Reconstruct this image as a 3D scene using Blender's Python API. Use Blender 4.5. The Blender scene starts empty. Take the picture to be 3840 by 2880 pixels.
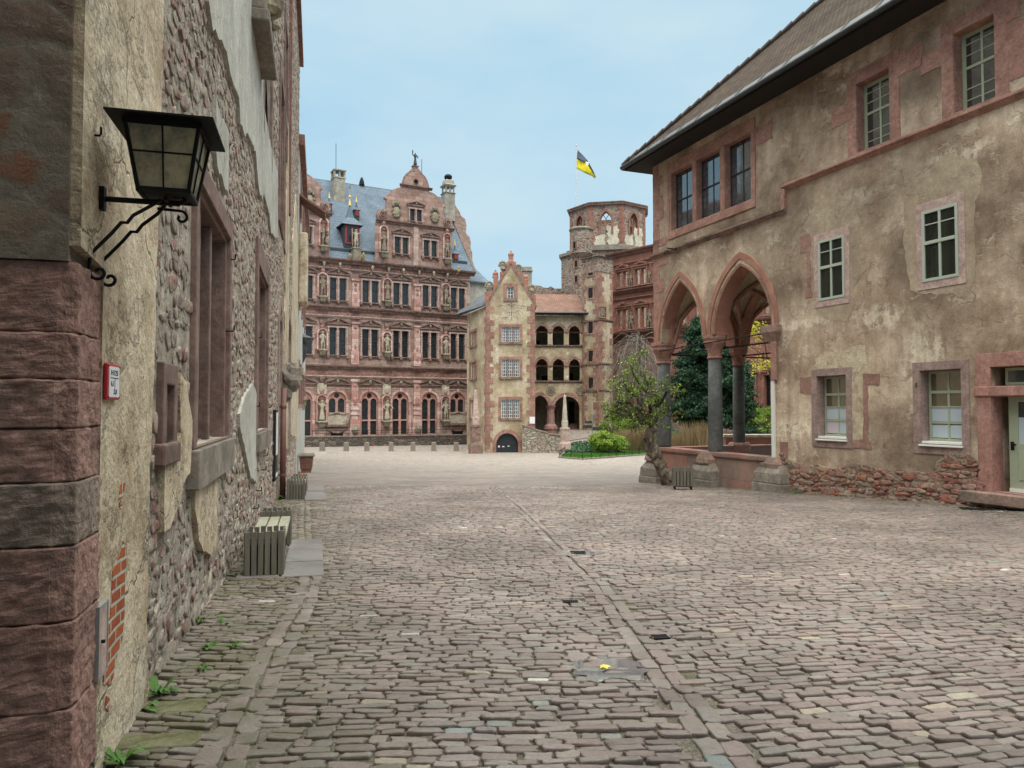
import bpy, bmesh, math, random
import numpy as np
from mathutils import Vector, Matrix
from mathutils.geometry import tessellate_polygon
random.seed(7)
S = bpy.context.scene
C = S.collection
PI = math.pi
# ------------------------------------------------------------------ camera, sky, sun, exposure
EYE = 1.6
FP = 2750.0                       # focal length in pixels of the 3840 px wide photograph
PITCH = math.atan(90 / FP)
cam = bpy.data.objects.new('camera', bpy.data.cameras.new('camera'))
C.objects.link(cam)
cam.location = (0, 0, EYE)
cam.rotation_euler = (PI / 2 + PITCH, 0, 0)
cam.data.sensor_width = 36
cam.data.lens = 36 * FP / 3840
cam.data.clip_start = 0.05
cam.data.clip_end = 2000
S.camera = cam
W = bpy.data.worlds.new('World'); S.world = W; W.use_nodes = True
SUN_EL, SUN_AZ = math.radians(52), math.radians(160)   # azimuth clockwise from +y : behind the camera, a little right
wn = W.node_tree.nodes; wl = W.node_tree.links
bg = wn['Background']
sky = wn.new('ShaderNodeTexSky'); sky.sky_type = 'NISHITA'; sky.sun_disc = False
sky.sun_elevation = SUN_EL; sky.sun_rotation = SUN_AZ; sky.air_density = 1.0; sky.dust_density = 1.5
wtc = wn.new('ShaderNodeTexCoord')
wmap = wn.new('ShaderNodeMapping'); wmap.inputs['Scale'].default_value = (1.0, 1.0, 2.6)
wl.new(wtc.outputs['Generated'], wmap.inputs[0])
wno = wn.new('ShaderNodeTexNoise'); wno.inputs['Scale'].default_value = 2.2; wno.inputs['Detail'].default_value = 7
wno.inputs['Roughness'].default_value = 0.5
wl.new(wmap.outputs[0], wno.inputs['Vector'])
wr = wn.new('ShaderNodeValToRGB')
wr.color_ramp.elements[0].position = 0.38; wr.color_ramp.elements[0].color = (4.3, 6.9, 8.7, 1)
wr.color_ramp.elements[1].position = 0.68; wr.color_ramp.elements[1].color = (6.3, 8.1, 8.9, 1)
wl.new(wno.outputs['Fac'], wr.inputs[0])
wm = wn.new('ShaderNodeMix'); wm.data_type = 'RGBA'; wm.inputs[0].default_value = 0.93
wl.new(sky.outputs[0], wm.inputs[6]); wl.new(wr.outputs[0], wm.inputs[7])
# sky overhead, out of view, boosted and warmed as added fill light
wsp = wn.new('ShaderNodeSeparateXYZ'); wl.new(wtc.outputs['Generated'], wsp.inputs[0])
wz = wn.new('ShaderNodeValToRGB'); wl.new(wsp.outputs[2], wz.inputs[0])
wz.color_ramp.elements[0].position = 0.53; wz.color_ramp.elements[0].color = (1, 1, 1, 1)
wz.color_ramp.elements[1].position = 0.88; wz.color_ramp.elements[1].color = (10.5, 7.6, 6.0, 1)
wx = wn.new('ShaderNodeMix'); wx.data_type = 'RGBA'; wx.blend_type = 'MULTIPLY'; wx.inputs[0].default_value = 1
wl.new(wm.outputs[2], wx.inputs[6]); wl.new(wz.outputs[0], wx.inputs[7]); wl.new(wx.outputs[2], bg.inputs[0])
bg.inputs[1].default_value = 0.075
sl = bpy.data.lights.new('sun', 'SUN'); sl.energy = 1.0; sl.angle = math.radians(50); sl.color = (1.0, 0.88, 0.74)
so = bpy.data.objects.new('sun', sl); C.objects.link(so)
sd = Vector((math.sin(SUN_AZ) * math.cos(SUN_EL), math.cos(SUN_AZ) * math.cos(SUN_EL), math.sin(SUN_EL)))
so.rotation_euler = sd.to_track_quat('Z', 'Y').to_euler(); so.location = sd * 50
S.view_settings.view_transform = 'Standard'; S.view_settings.look = 'None'
S.view_settings.exposure = 0.44; S.view_settings.gamma = 1
S.cycles.max_bounces = 6; S.cycles.transparent_max_bounces = 8

# ------------------------------------------------------------------ helpers
def ray(px, py):
    x = (px - 1920) / FP; y = (1440 - py) / FP
    c, s = math.cos(PITCH), math.sin(PITCH)
    return Vector((x, c - y * s, s + y * c))

class Fr:
    """wall frame: X along the wall (to the viewer's right), Y into the wall, Z up."""
    def __init__(s, x, y, dx, dy):
        l = math.hypot(dx, dy); s.d = Vector((dx / l, dy / l, 0)); s.n = Vector((-dy / l, dx / l, 0))
        s.o = Vector((x, y, 0))
        s.M = Matrix(((s.d.x, s.n.x, 0, x), (s.d.y, s.n.y, 0, y), (0, 0, 1, 0), (0, 0, 0, 1)))
        s.I = s.M.inverted()
    def at(s, px, py, off=0.0):
        r = ray(px, py); c = Vector((0, 0, EYE))
        t = ((s.o + s.n * off) - c).dot(s.n) / r.dot(s.n)
        p = s.I @ (c + r * t)
        return (p.x, p.z)
    def u(s, px, py=1500, off=0): return s.at(px, py, off)[0]
    def rect(s, x0, y0, x1, y1, off=0):
        xm, ym = (x0 + x1) / 2, (y0 + y1) / 2
        return s.at(x0, ym, off)[0], s.at(x1, ym, off)[0], s.at(xm, y1, off)[1], s.at(xm, y0, off)[1]
    def w(s, u, y, v): return s.M @ Vector((u, y, v))

def hbelow(y):
    T = [(-40, 1.5), (0, 1.5), (3, 1.6), (6, 1.75), (9, 1.9), (12, 2.0), (16, 2.14), (22, 2.5), (28.4, 2.88), (35, 3.15), (45, 3.45), (61, 3.7), (80, 3.76), (2000, 3.76)]
    for (a, b), (c, d) in zip(T, T[1:]):
        if y <= c:
            return b + (d - b) * (y - a) / (c - a)
    return 3.76
def hs(y): return (hbelow(y - 1.2) + 2 * hbelow(y) + hbelow(y + 1.2)) / 4
def sst(a, b, x):
    t = min(1, max(0, (x - a) / (b - a))); return t * t * (3 - 2 * t)
def gz(x, y):
    z = EYE - hs(y)
    z += 1.55 * sst(57, 74, y) * sst(3.2, 5.2, x)
    return z
def gpt(px, py):                       # where a ray meets the ground
    r = ray(px, py); t = 1.0
    for i in range(4000):
        p = r * t
        if EYE + p.z <= gz(p.x, p.y): break
        t += 0.03
    return p.x, p.y, gz(p.x, p.y)
def onray(px, py, d):
    r = ray(px, py); r = r * (d / r.y); return Vector((r.x, r.y, r.z + EYE))

class MB:
    def __init__(s, M=None): s.v = []; s.f = []; s.M = M; s.mi = []; s.m = 0
    def add(s, vs, fs):
        b = len(s.v)
        if s.M is not None: vs = [s.M @ Vector(q) for q in vs]
        s.v += [tuple(q) for q in vs]; s.f += [tuple(b + i for i in f) for f in fs]; s.mi += [s.m] * len(fs)
        return s
    def box(s, x0, x1, y0, y1, z0, z1):
        return s.add([(x0, y0, z0), (x1, y0, z0), (x1, y1, z0), (x0, y1, z0), (x0, y0, z1), (x1, y0, z1), (x1, y1, z1), (x0, y1, z1)],
              [(0, 3, 2, 1), (4, 5, 6, 7), (0, 1, 5, 4), (1, 2, 6, 5), (2, 3, 7, 6), (3, 0, 4, 7)])
    def ext(s, pts, y0, y1, holes=(), back=True, front=True):
        """polygon in the XZ plane pushed from y0 to y1, with holes"""
        loops = [list(pts)] + [list(h) for h in holes]
        tri = tessellate_polygon([[Vector((p[0], p[1], 0)) for p in l] for l in loops])
        flat = [p for l in loops for p in l]; n = len(flat)
        vs = [(p[0], y0, p[1]) for p in flat] + [(p[0], y1, p[1]) for p in flat]
        fs = []
        if front: fs += [tuple(t) for t in tri]
        if back: fs += [tuple(i + n for i in reversed(t)) for t in tri]
        b = 0
        for l in loops:
            k = len(l)
            for i in range(k):
                j = (i + 1) % k; fs.append((b + i, b + j, b + j + n, b + i + n))
            b += k
        return s.add(vs, fs)
    def tube(s, pts, r, n=8, caps=True):
        pts = [Vector(p) for p in pts]; k = len(pts)
        rs = r if isinstance(r, (list, tuple)) else [r] * k
        vs = []; up = Vector((0, 0, 1)); prev = None
        for i, p in enumerate(pts):
            t = (pts[min(i + 1, k - 1)] - pts[max(i - 1, 0)])
            if t.length < 1e-9: t = Vector((0, 0, 1))
            t.normalize()
            if prev is None:
                a = t.cross(up if abs(t.z) < .95 else Vector((1, 0, 0))).normalized()
            else:
                a = (prev - t * prev.dot(t)).normalized()
            prev = a; b = t.cross(a)
            for j in range(n):
                q = 2 * PI * j / n + (PI / 4 if n == 4 else 0)
                vs.append(p + (a * math.cos(q) + b * math.sin(q)) * rs[i])
        fs = [(i * n + j, i * n + (j + 1) % n, (i + 1) * n + (j + 1) % n, (i + 1) * n + j) for i in range(k - 1) for j in range(n)]
        if caps: fs += [tuple(range(n))[::-1], tuple((k - 1) * n + j for j in range(n))]
        return s.add(vs, fs)
    def lathe(s, prof, cx=0, cy=0, n=16, ph=0, sy=1.0, seg=None):
        vs = []; k = len(prof)
        for r, z in prof:
            for j in range(n):
                a = 2 * PI * j / n + ph
                vs.append((cx + r * math.cos(a), cy + r * sy * math.sin(a), z))
        fs = [(i * n + j, i * n + (j + 1) % n, (i + 1) * n + (j + 1) % n, (i + 1) * n + j) for i in range(k - 1) for j in range(n)]
        fs += [tuple(range(n))[::-1], tuple((k - 1) * n + j for j in range(n))]
        return s.add(vs, fs)
    def loft(s, rects, cx=0, cy=0):
        """stack of rectangles (hx, hy, z)"""
        vs = []
        for hx, hy, z in rects: vs += [(cx - hx, cy - hy, z), (cx + hx, cy - hy, z), (cx + hx, cy + hy, z), (cx - hx, cy + hy, z)]
        k = len(rects)
        fs = [(i * 4 + j, i * 4 + (j + 1) % 4, (i + 1) * 4 + (j + 1) % 4, (i + 1) * 4 + j) for i in range(k - 1) for j in range(4)]
        fs += [(3, 2, 1, 0), tuple((k - 1) * 4 + j for j in range(4))]
        return s.add(vs, fs)
    def ball(s, c, r, n=8, sx=1, sy=1, sz=1, jit=0):
        k = max(4, n // 2 + 1); vs = []
        for i in range(k + 1):
            th = PI * i / k
            for j in range(n):
                q = 2 * PI * j / n; rr = r * (1 + (random.uniform(-jit, jit) if jit else 0))
                vs.append((c[0] + rr * sx * math.sin(th) * math.cos(q), c[1] + rr * sy * math.sin(th) * math.sin(q), c[2] + rr * sz * math.cos(th)))
        fs = [(i * n + j, (i + 1) * n + j, (i + 1) * n + (j + 1) % n, i * n + (j + 1) % n) for i in range(k) for j in range(n)]
        return s.add(vs, fs)
    def build(s, name, mat, parent=None, bevel=0, smooth=False, seg=2):
        me = bpy.data.meshes.new(name); me.from_pydata(s.v, [], s.f)
        mats = mat if isinstance(mat, (list, tuple)) else [mat]
        for m in mats: me.materials.append(m)
        if len(mats) > 1: me.polygons.foreach_set('material_index', s.mi)
        bm = bmesh.new(); bm.from_mesh(me)
        bmesh.ops.recalc_face_normals(bm, faces=bm.faces); bm.to_mesh(me); bm.free()
        if smooth: me.polygons.foreach_set('use_smooth', [True] * len(me.polygons))
        me.update()
        o = bpy.data.objects.new(name, me); C.objects.link(o)
        if parent is not None: o.parent = parent
        if bevel:
            b = o.modifiers.new('bevel', 'BEVEL'); b.width = bevel; b.segments = seg; b.limit_method = 'ANGLE'; b.angle_limit = 0.6
        return o

def tag(o, label, cat, group=None, kind=None):
    if label: o['label'] = label
    if cat: o['category'] = cat
    if group: o['group'] = group
    if kind: o['kind'] = kind
    return o
def thing(name, label, cat, M=None, group=None):
    o = bpy.data.objects.new(name, None); C.objects.link(o); o.empty_display_size = .3
    if M is not None: o.matrix_world = M
    return tag(o, label, cat, group)
def copy_tree(o, loc=None, rz=None, label=None):
    c = o.copy(); C.objects.link(c)
    if loc is not None: c.location = loc
    if rz is not None: c.rotation_euler[2] = rz
    if label: c['label'] = label
    for ch in list(o.children):
        d = ch.copy(); C.objects.link(d); d.parent = c
        for g in list(ch.children):
            e = g.copy(); C.objects.link(e); e.parent = d
    return c
def ragged(pts, amp=.03, step=.12, seed=1, closed=True):
    rnd = random.Random(seed); out = []
    k = len(pts)
    for i in range(k if closed else k - 1):
        a, b = pts[i], pts[(i + 1) % k]; l = math.hypot(b[0] - a[0], b[1] - a[1]); n = max(1, min(60, int(l / step)))
        for j in range(n):
            t = j / n; q = amp if (j or True) else 0
            out.append((a[0] + (b[0] - a[0]) * t + rnd.uniform(-q, q), a[1] + (b[1] - a[1]) * t + rnd.uniform(-q, q)))
    return out
def arch(u0, u1, vs, va, n=10):
    """points from (u0,vs) over the apex to (u1,vs)"""
    w = (u1 - u0) / 2; r = va - vs; c = (u0 + u1) / 2
    L = []
    if r >= w * 1.02:
        R = (w * w + r * r) / (2 * w); a1 = math.atan2(r, -(R - w) )  # apex angle seen from centre u0+R
        for i in range(n + 1):
            a = PI + (a1 - PI) * i / n
            L.append((u0 + R + R * math.cos(a), vs + R * math.sin(a)))
        L[-1] = (c, va)
        return L + [(2 * c - p[0], p[1]) for p in reversed(L[:-1])]
    return [(c - w * math.cos(PI * i / (2 * n)), vs + r * math.sin(PI * i / (2 * n))) for i in range(2 * n + 1)]

# ------------------------------------------------------------------ materials
class G:
    def __init__(s, name, rough=.85, spec=.3, metal=0):
        s.mat = bpy.data.materials.new(name); s.mat.use_nodes = True
        s.t = s.mat.node_tree; s.b = s.t.nodes['Principled BSDF']
        s.b.inputs['Roughness'].default_value = rough; s.b.inputs['Specular IOR Level'].default_value = spec; s.b.inputs['Metallic'].default_value = metal
        s._tc = None
    def n(s, ty, ins=None, out=0, **pr):
        nd = s.t.nodes.new('ShaderNode' + ty)
        for k, v in pr.items(): setattr(nd, k, v)
        for k, v in (ins or {}).items():
            if isinstance(v, bpy.types.NodeSocket): s.t.links.new(v, nd.inputs[k])
            elif v is not None: nd.inputs[k].default_value = v
        return nd.outputs[out]
    def tc(s):
        if s._tc is None: s._tc = s.n('TexCoord', out='Object')
        return s._tc
    def map(s, sc=(1, 1, 1), loc=(0, 0, 0), v=None, rot=(0, 0, 0)):
        return s.n('Mapping', {0: v or s.tc(), 'Scale': sc, 'Location': loc, 'Rotation': rot})
    def noise(s, sc, det=4, v=None, r=.6, dist=0): return s.n('TexNoise', {'Vector': v or s.tc(), 'Scale': sc, 'Detail': det, 'Roughness': r, 'Distortion': dist})
    def noisec(s, sc, det=2, v=None): return s.n('TexNoise', {'Vector': v or s.tc(), 'Scale': sc, 'Detail': det}, out=1)
    def ramp(s, fac, stops):
        o = s.n('ValToRGB', {0: fac}); r = o.node.color_ramp
        while len(r.elements) < len(stops): r.elements.new(.5)
        for e, (p, c) in zip(r.elements, stops):
            e.position = p; e.color = (c, c, c, 1) if isinstance(c, (int, float)) else (*c, 1)
        return o
    def mix(s, f, a, b, mode='MIX'):
        a = (*a, 1) if isinstance(a, tuple) and len(a) == 3 else a; b = (*b, 1) if isinstance(b, tuple) and len(b) == 3 else b
        return s.n('Mix', {0: f, 6: a, 7: b}, out=2, data_type='RGBA', blend_type=mode)
    def m(s, op, a, b=0.0, clamp=False): return s.n('Math', {0: a, 1: b}, operation=op, use_clamp=clamp)
    def sep(s, v=None):
        o = s.n('SeparateXYZ', {0: v or s.tc()}); return o.node.outputs
    def bump(s, h, st=.5, d=.02, nrm=None): return s.n('Bump', {'Height': h, 'Strength': st, 'Distance': d, 'Normal': nrm})
    def done(s, col, nrm=None, rough=None):
        if isinstance(col, tuple): s.b.inputs[0].default_value = (*col, 1)
        else: s.t.links.new(col, s.b.inputs[0])
        if nrm is not None: s.t.links.new(nrm, s.b.inputs['Normal'])
        if rough is not None: s.t.links.new(rough, s.b.inputs['Roughness'])
        return s.mat

def m_plaster(name, a, b, c, light=(.62, .55, .42), sc=.55, streak=.5, bs=.5, lightamt=.5, seed=0, stainamt=.5, spots=(), dspots=(), big=0.0):
    g = G(name, .92, .2)
    v = g.map(loc=(seed, seed * .7, seed * 1.3))
    n1 = g.noise(sc, 7, v, .62); n2 = g.noise(sc * 3.1, 8, v, .7); n3 = g.noise(38, 4, v, .7)
    col = g.ramp(g.m('MULTIPLY_ADD', n2, .35, ) if False else g.mix(.4, n1, n2), [(.41, a), (.5, b), (.59, c)])
    # ragged light flakes
    fl = g.ramp(g.noise(1.6, 9, g.map((1, 1, 1.5), (seed + 9, 3, 1)), .72), [(.55, 0.0), (.60, 1.0)])
    fm = g.ramp(g.noise(.35, 3, g.map(loc=(seed + 3, 8, 2)), .5), [(.48, 0.0), (.62, 1.0)])
    col = g.mix(g.m('MULTIPLY', g.m('MULTIPLY', fl, fm), lightamt), col, light)
    def spotmask(L_):
        acc = None
        x_, y_, z_ = g.sep(); wn_ = g.m('MULTIPLY', g.m('SUBTRACT', g.noise(1.1, 6, None, .7), .5), 1.6)
        for (px_, pz_, rx_, rz_) in L_:
            d_ = g.m('ADD', g.m('POWER', g.m('ABSOLUTE', g.m('DIVIDE', g.m('SUBTRACT', x_, px_), rx_)), 2.0), g.m('POWER', g.m('ABSOLUTE', g.m('DIVIDE', g.m('SUBTRACT', z_, pz_), rz_)), 2.0))
            k_ = g.ramp(g.m('ADD', d_, wn_), [(.25, 1.0), (1.0, 0.0)])
            acc = k_ if acc is None else g.m('MAXIMUM', acc, k_)
        return acc
    if spots: col = g.mix(g.m('MULTIPLY', g.m('MULTIPLY', spotmask(spots), g.ramp(g.noise(3.2, 9, g.map((1, 1, .7)), .75), [(.44, 0.0), (.53, 1.0)])), .85), col, tuple(min(.8, q * 1.05) for q in light))
    if dspots: col = g.mix(g.m('MULTIPLY', spotmask(dspots), .65), col, tuple(q * .62 for q in a))
    if big: col = g.mix(big, col, g.ramp(g.noise(.22, 4, v, .6), [(.38, .62), (.62, 1.28)]), 'MULTIPLY')
    # rain streaks
    st = g.ramp(g.noise(1.0, 5, g.map((3.2, 3.2, .22), (seed, 0, 0)), .6), [(.42, 0.0), (.7, 1.0)])
    col = g.mix(g.m('MULTIPLY', st, streak * .6), col, tuple(x * .62 for x in a))
    st2 = g.ramp(g.noise(1.3, 6, g.map((2.4, 2.4, .5), (seed + 5, 0, 0)), .7), [(.5, 0.0), (.75, 1.0)])
    col = g.mix(g.m('MULTIPLY', st2, stainamt * .5), col, (a[0] * .75, a[1] * .66, a[2] * .55))
    col = g.mix(.45, col, g.ramp(n3, [(.3, .35), (.7, 1.25)]), 'MULTIPLY')
    col = g.mix(.35, col, g.ramp(g.noise(5.5, 8, v, .75), [(.35, .5), (.65, 1.35)]), 'MULTIPLY')
    wob = g.n('VectorMath', {0: v, 1: g.n('VectorMath', {0: g.noisec(2.0, 5), 'Scale': .9}, operation='SCALE')}, operation='ADD')
    ck = g.ramp(g.n('TexVoronoi', {'Vector': wob, 'Scale': .55}, feature='DISTANCE_TO_EDGE'), [(0, 0.0), (.006, 1.0)])
    col = g.mix(g.m('MULTIPLY', g.m('SUBTRACT', 1.0, ck), .55), col, tuple(x * .4 for x in a))
    pits = g.ramp(g.n('TexVoronoi', {'Vector': v, 'Scale': 9.0}), [(.0, 0.0), (.09, 1.0)])
    h = g.m('ADD', g.m('MULTIPLY', n3, .35), g.m('ADD', g.m('MULTIPLY', g.noise(9, 5, v), 1.0), g.m('MULTIPLY', fl, .5)))
    h = g.m('ADD', h, g.m('ADD', g.m('MULTIPLY', pits, .25), g.m('MULTIPLY', ck, .5)))
    return g.done(col, g.bump(h, bs, .03))

def m_rubble(name, sx=3.4, sz=6.0, cols=None, mortar=(.42, .38, .31), bs=1.0, mw=.10, light=.0, dist=.22):
    g = G(name, .93, .2)
    cols = cols or [(.0, (.24, .115, .09)), (.25, (.30, .17, .14)), (.45, (.22, .15, .13)), (.6, (.37, .24, .20)), (.75, (.33, .28, .21)), (.9, (.20, .16, .14)), (1, (.42, .35, .28))]
    w = g.n('VectorMath', {0: g.noisec(2.6, 3), 1: (.5, .5, .5)}, operation='SUBTRACT')
    w = g.n('VectorMath', {0: w, 'Scale': dist * 2}, operation='SCALE')
    v = g.n('VectorMath', {0: g.tc(), 1: w}, operation='ADD')
    v = g.n('Mapping', {0: v, 'Scale': (sx, sx, sz)})
    e = g.n('TexVoronoi', {'Vector': v, 'Scale': 1.0}, feature='DISTANCE_TO_EDGE')
    o = g.n('TexVoronoi', {'Vector': v, 'Scale': 1.0}); cc = o.node.outputs['Color']
    rnd = g.n('SeparateColor', {0: cc})
    st = g.ramp(rnd, cols); st.node.color_ramp.interpolation = 'LINEAR'
    n3 = g.noise(30, 7, None, .78); nb = g.noise(8, 8, None, .74)
    st = g.mix(.55, st, g.ramp(nb, [(.3, .38), (.7, 1.25)]), 'MULTIPLY')
    gn = g.noise(1.3, 4)
    ee = g.m('ADD', e, g.m('MULTIPLY', g.m('SUBTRACT', nb, .5), .45))
    mk = g.ramp(ee, [(mw * .5, 0.0), (mw, 1.0)])
    mo = g.mix(.5, mortar, g.ramp(n3, [(.3, .5), (.7, 1.15)]), 'MULTIPLY')
    col = g.mix(mk, mo, st)
    if light: col = g.mix(g.m('MULTIPLY', g.ramp(g.noise(1.0, 7, None, .7), [(.5, 0.0), (.56, 1.0)]), light), col, mortar)
    dark = g.ramp(ee, [(0.0, .45), (mw * .45, 1.0)])
    h = g.m('ADD', g.ramp(ee, [(0, 0.0), (.28, 1.0)]), g.m('ADD', g.m('MULTIPLY', nb, .9), g.m('MULTIPLY', n3, .35)))
    h = g.m('ADD', h, g.m('MULTIPLY', rnd, .5))
    return g.done(col, g.bump(h, bs, .05))

def m_ashlar(name, c1, c2, mortar=(.36, .27, .22), bw=.75, rh=.36, ms=.012, var=.5, bs=.5, dirt=.4, sq=1.0, dark=(.10, .075, .06)):
    g = G(name, .88, .25)
    x, y, z = g.sep()
    v = g.n('CombineXYZ', {0: g.m('ADD', x, y), 1: z})
    wv = g.n('VectorMath', {0: v, 1: g.n('VectorMath', {0: g.n('VectorMath', {0: g.noisec(3, 2), 1: (.5, .5, .5)}, operation='SUBTRACT'), 'Scale': .03}, operation='SCALE')}, operation='ADD')
    br = g.n('TexBrick', {'Vector': wv, 'Color1': (*c1, 1), 'Color2': (*c2, 1), 'Mortar': (*mortar, 1), 'Scale': 1.0, 'Mortar Size': ms, 'Mortar Smooth': .3, 'Brick Width': bw, 'Row Height': rh, 'Bias': 0.0})
    br.node.squash = sq; br.node.squash_frequency = 3
    fac = br.node.outputs['Fac']
    n1 = g.noise(1.1, 6, None, .65); n2 = g.noise(16, 6, None, .7); n3 = g.noise(60, 3, None, .6)
    col = g.mix(var, br, g.ramp(n1, [(.3, .55), (.5, .95), (.7, 1.3)]), 'MULTIPLY')
    col = g.mix(.35, col, g.ramp(n2, [(.3, .6), (.7, 1.2)]), 'MULTIPLY')
    if dirt:
        dm = g.ramp(g.noise(.8, 7, g.map((1.6, 1.6, .5)), .7), [(.5, 0.0), (.66, 1.0)])
        col = g.mix(g.m('MULTIPLY', dm, dirt), col, dark)
    h = g.m('ADD', g.m('MULTIPLY', fac, -1.2), g.m('ADD', g.m('MULTIPLY', n2, .8), g.m('MULTIPLY', n3, .35)))
    return g.done(col, g.bump(h, bs, .02))

def m_stone(name, a, b, dirt=.35, dark=(.07, .06, .05), sc=5, bs=.4, rough=.88, top=0.0):
    g = G(name, rough, .25)
    n1 = g.noise(sc * .3, 6, None, .65); n2 = g.noise(sc * 3, 6, None, .7)
    col = g.ramp(n1, [(.35, a), (.65, b)])
    col = g.mix(.6, col, g.ramp(n2, [(.3, .45), (.7, 1.35)]), 'MULTIPLY')
    col = g.mix(.5, col, g.ramp(g.noise(sc * .9, 6, None, .7), [(.35, .55), (.65, 1.4)]), 'MULTIPLY')
    dm = g.ramp(g.noise(sc * .5, 7, None, .75), [(.48, 0.0), (.64, 1.0)])
    col = g.mix(g.m('MULTIPLY', dm, dirt), col, dark)
    if top:
        nz = g.sep(g.n('NewGeometry', out='Normal'))[2]
        tm = g.m('MULTIPLY', g.ramp(nz, [(.35, 0.0), (.8, 1.0)]), g.ramp(g.noise(sc * .8, 5), [(.3, .2), (.55, 1.0)]))
        col = g.mix(g.m('MULTIPLY', tm, top), col, (.045, .045, .028))
    return g.done(col, g.bump(n2, bs, .02))

def m_plain(name, c, rough=.6, spec=.4, metal=0, var=.25, sc=6, bs=.15):
    g = G(name, rough, spec, metal)
    n = g.noise(sc, 5, None, .65)
    col = g.mix(var, c, g.ramp(n, [(.3, .4), (.7, 1.3)]), 'MULTIPLY')
    return g.done(col, g.bump(n, bs, .01) if bs else None)

def m_leaf(name, stops, trans=.25):
    g = G(name, .6, .25)
    a = g.n('Attribute', out='Fac', attribute_name='col')
    col = g.ramp(a, stops)
    m = g.done(col)
    if trans:
        t = g.n('BsdfTranslucent', {0: col}); mx = g.n('MixShader', {0: trans, 1: g.b.outputs[0], 2: t})
        g.t.links.new(mx, g.t.nodes['Material Output'].inputs[0])
    return m

MT = {}
RSP = [(9.0, 7.1, 1.6, .35), (12.5, 7.3, 1.2, .3), (7.5, 4.0, 1.6, .16), (11.6, 2.6, .8, 1.2), (12.3, 1.8, .5, 1.0), (8.2, 1.0, 2.2, .4), (13.6, .7, 1.0, .5), (5.0, 6.2, .3, .9), (10.3, 3.9, 1.0, .4), (16.5, 4.8, 1.2, .4)]
RDS = [(11.5, 5.2, 1.3, 1.1), (14.6, 4.6, 1.0, .9), (3.0, 8.6, 1.8, .5), (12.0, 9.3, 1.6, .6), (16.0, 6.4, .8, 1.2)]
MT['plaster_r'] = m_plaster('ochre_plaster', (.265, .178, .125), (.445, .33, .24), (.60, .47, .355), light=(.74, .63, .49), sc=.42, bs=.55, streak=.5, lightamt=.8, big=.9, spots=RSP, dspots=RDS)
MT['plaster_new'] = m_plaster('pink_patch_plaster', (.33, .25, .18), (.42, .33, .24), (.48, .38, .27), light=(.56, .48, .38), sc=.7, bs=.35, streak=.3, lightamt=.5, seed=4, stainamt=.3)
MT['plaster_l'] = m_plaster('cream_plaster', (.42, .32, .21), (.60, .49, .35), (.70, .59, .44), light=(.70, .64, .52), sc=1.3, bs=.9, streak=.35, seed=2)
MT['plaster_g'] = m_plaster('grey_plaster', (.40, .38, .33), (.50, .48, .43), (.58, .56, .50), light=(.62, .60, .54), sc=.8, bs=.5, streak=.45, seed=6, stainamt=.25)
MT['plaster_f'] = m_plaster('far_ochre_plaster', (.31, .235, .15), (.46, .37, .25), (.60, .51, .38), light=(.72, .68, .58), sc=.35, bs=.5, streak=.4, seed=11, lightamt=.9)
MT['plaster_v'] = m_plaster('vault_plaster', (.42, .34, .23), (.50, .42, .30), (.55, .47, .34), sc=.8, bs=.3, streak=.1, seed=14, lightamt=.2, stainamt=.15)
MT['rubble_l'] = m_rubble('left_rubble', 3.8, 7.5, cols=[(.0, (.27, .13, .105)), (.25, (.36, .22, .19)), (.45, (.26, .18, .16)), (.6, (.42, .29, .25)), (.75, (.40, .35, .28)), (.9, (.22, .18, .16)), (1, (.50, .44, .36))], mortar=(.47, .42, .35), bs=1.0, mw=.16)
MT['rubble_d'] = m_rubble('dark_rubble', 2.0, 4.0, cols=[(0, (.26, .17, .13)), (.4, (.36, .26, .2)), (.6, (.28, .23, .17)), (.8, (.42, .19, .11)), (1, (.4, .32, .24))], mortar=(.36, .30, .23), bs=1.0, mw=.12)
MT['rubble_r'] = m_rubble('base_rubble', 2.6, 6.2, cols=[(0, (.32, .12, .08)), (.3, (.24, .12, .09)), (.5, (.36, .19, .14)), (.7, (.22, .17, .14)), (.85, (.38, .27, .20)), (1, (.45, .16, .08))], mortar=(.38, .31, .22), bs=1.0, mw=.10)
MT['rubble_t'] = m_rubble('tower_rubble', 1.7, 3.2, cols=[(0, (.18, .095, .08)), (.3, (.26, .15, .12)), (.6, (.20, .155, .13)), (.8, (.32, .25, .20)), (1, (.13, .095, .08))], mortar=(.38, .31, .25), bs=1.0, mw=.12, light=.5)
MT['rubble_w'] = m_rubble('ramp_rubble', 2.2, 4.2, cols=[(0, (.38, .34, .28)), (.4, (.48, .44, .37)), (.7, (.36, .26, .21)), (1, (.55, .5, .42))], mortar=(.22, .19, .15), bs=1.0, mw=.10)
MT['rubble_k'] = m_rubble('parapet_rubble', 1.8, 4.5, cols=[(0, (.10, .08, .07)), (.5, (.16, .13, .11)), (1, (.25, .19, .16))], mortar=(.09, .08, .065), bs=1.0, mw=.10)
MT['ashlar_f'] = m_ashlar('pink_ashlar', (.50, .36, .31), (.27, .16, .13), mortar=(.26, .18, .15), bw=1.1, rh=.48, ms=.02, var=.75, dirt=.6, dark=(.13, .085, .07))
MT['ashlar_g'] = m_ashlar('banded_ashlar', (.64, .48, .44), (.42, .20, .17), mortar=(.30, .2, .17), bw=1.0, rh=.42, ms=.02, var=.4, dirt=.2, dark=(.17, .10, .08))
MT['ashlar_o'] = m_ashlar('red_ashlar', (.38, .165, .12), (.28, .12, .09), mortar=(.2, .12, .09), bw=1.1, rh=.5, ms=.02, var=.5, dirt=.45)
MT['ashlar_d'] = m_stone('near_quoin_stone', (.29, .155, .125), (.42, .255, .21), dirt=.5, dark=(.11, .075, .065), sc=7, bs=1.0)
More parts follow.
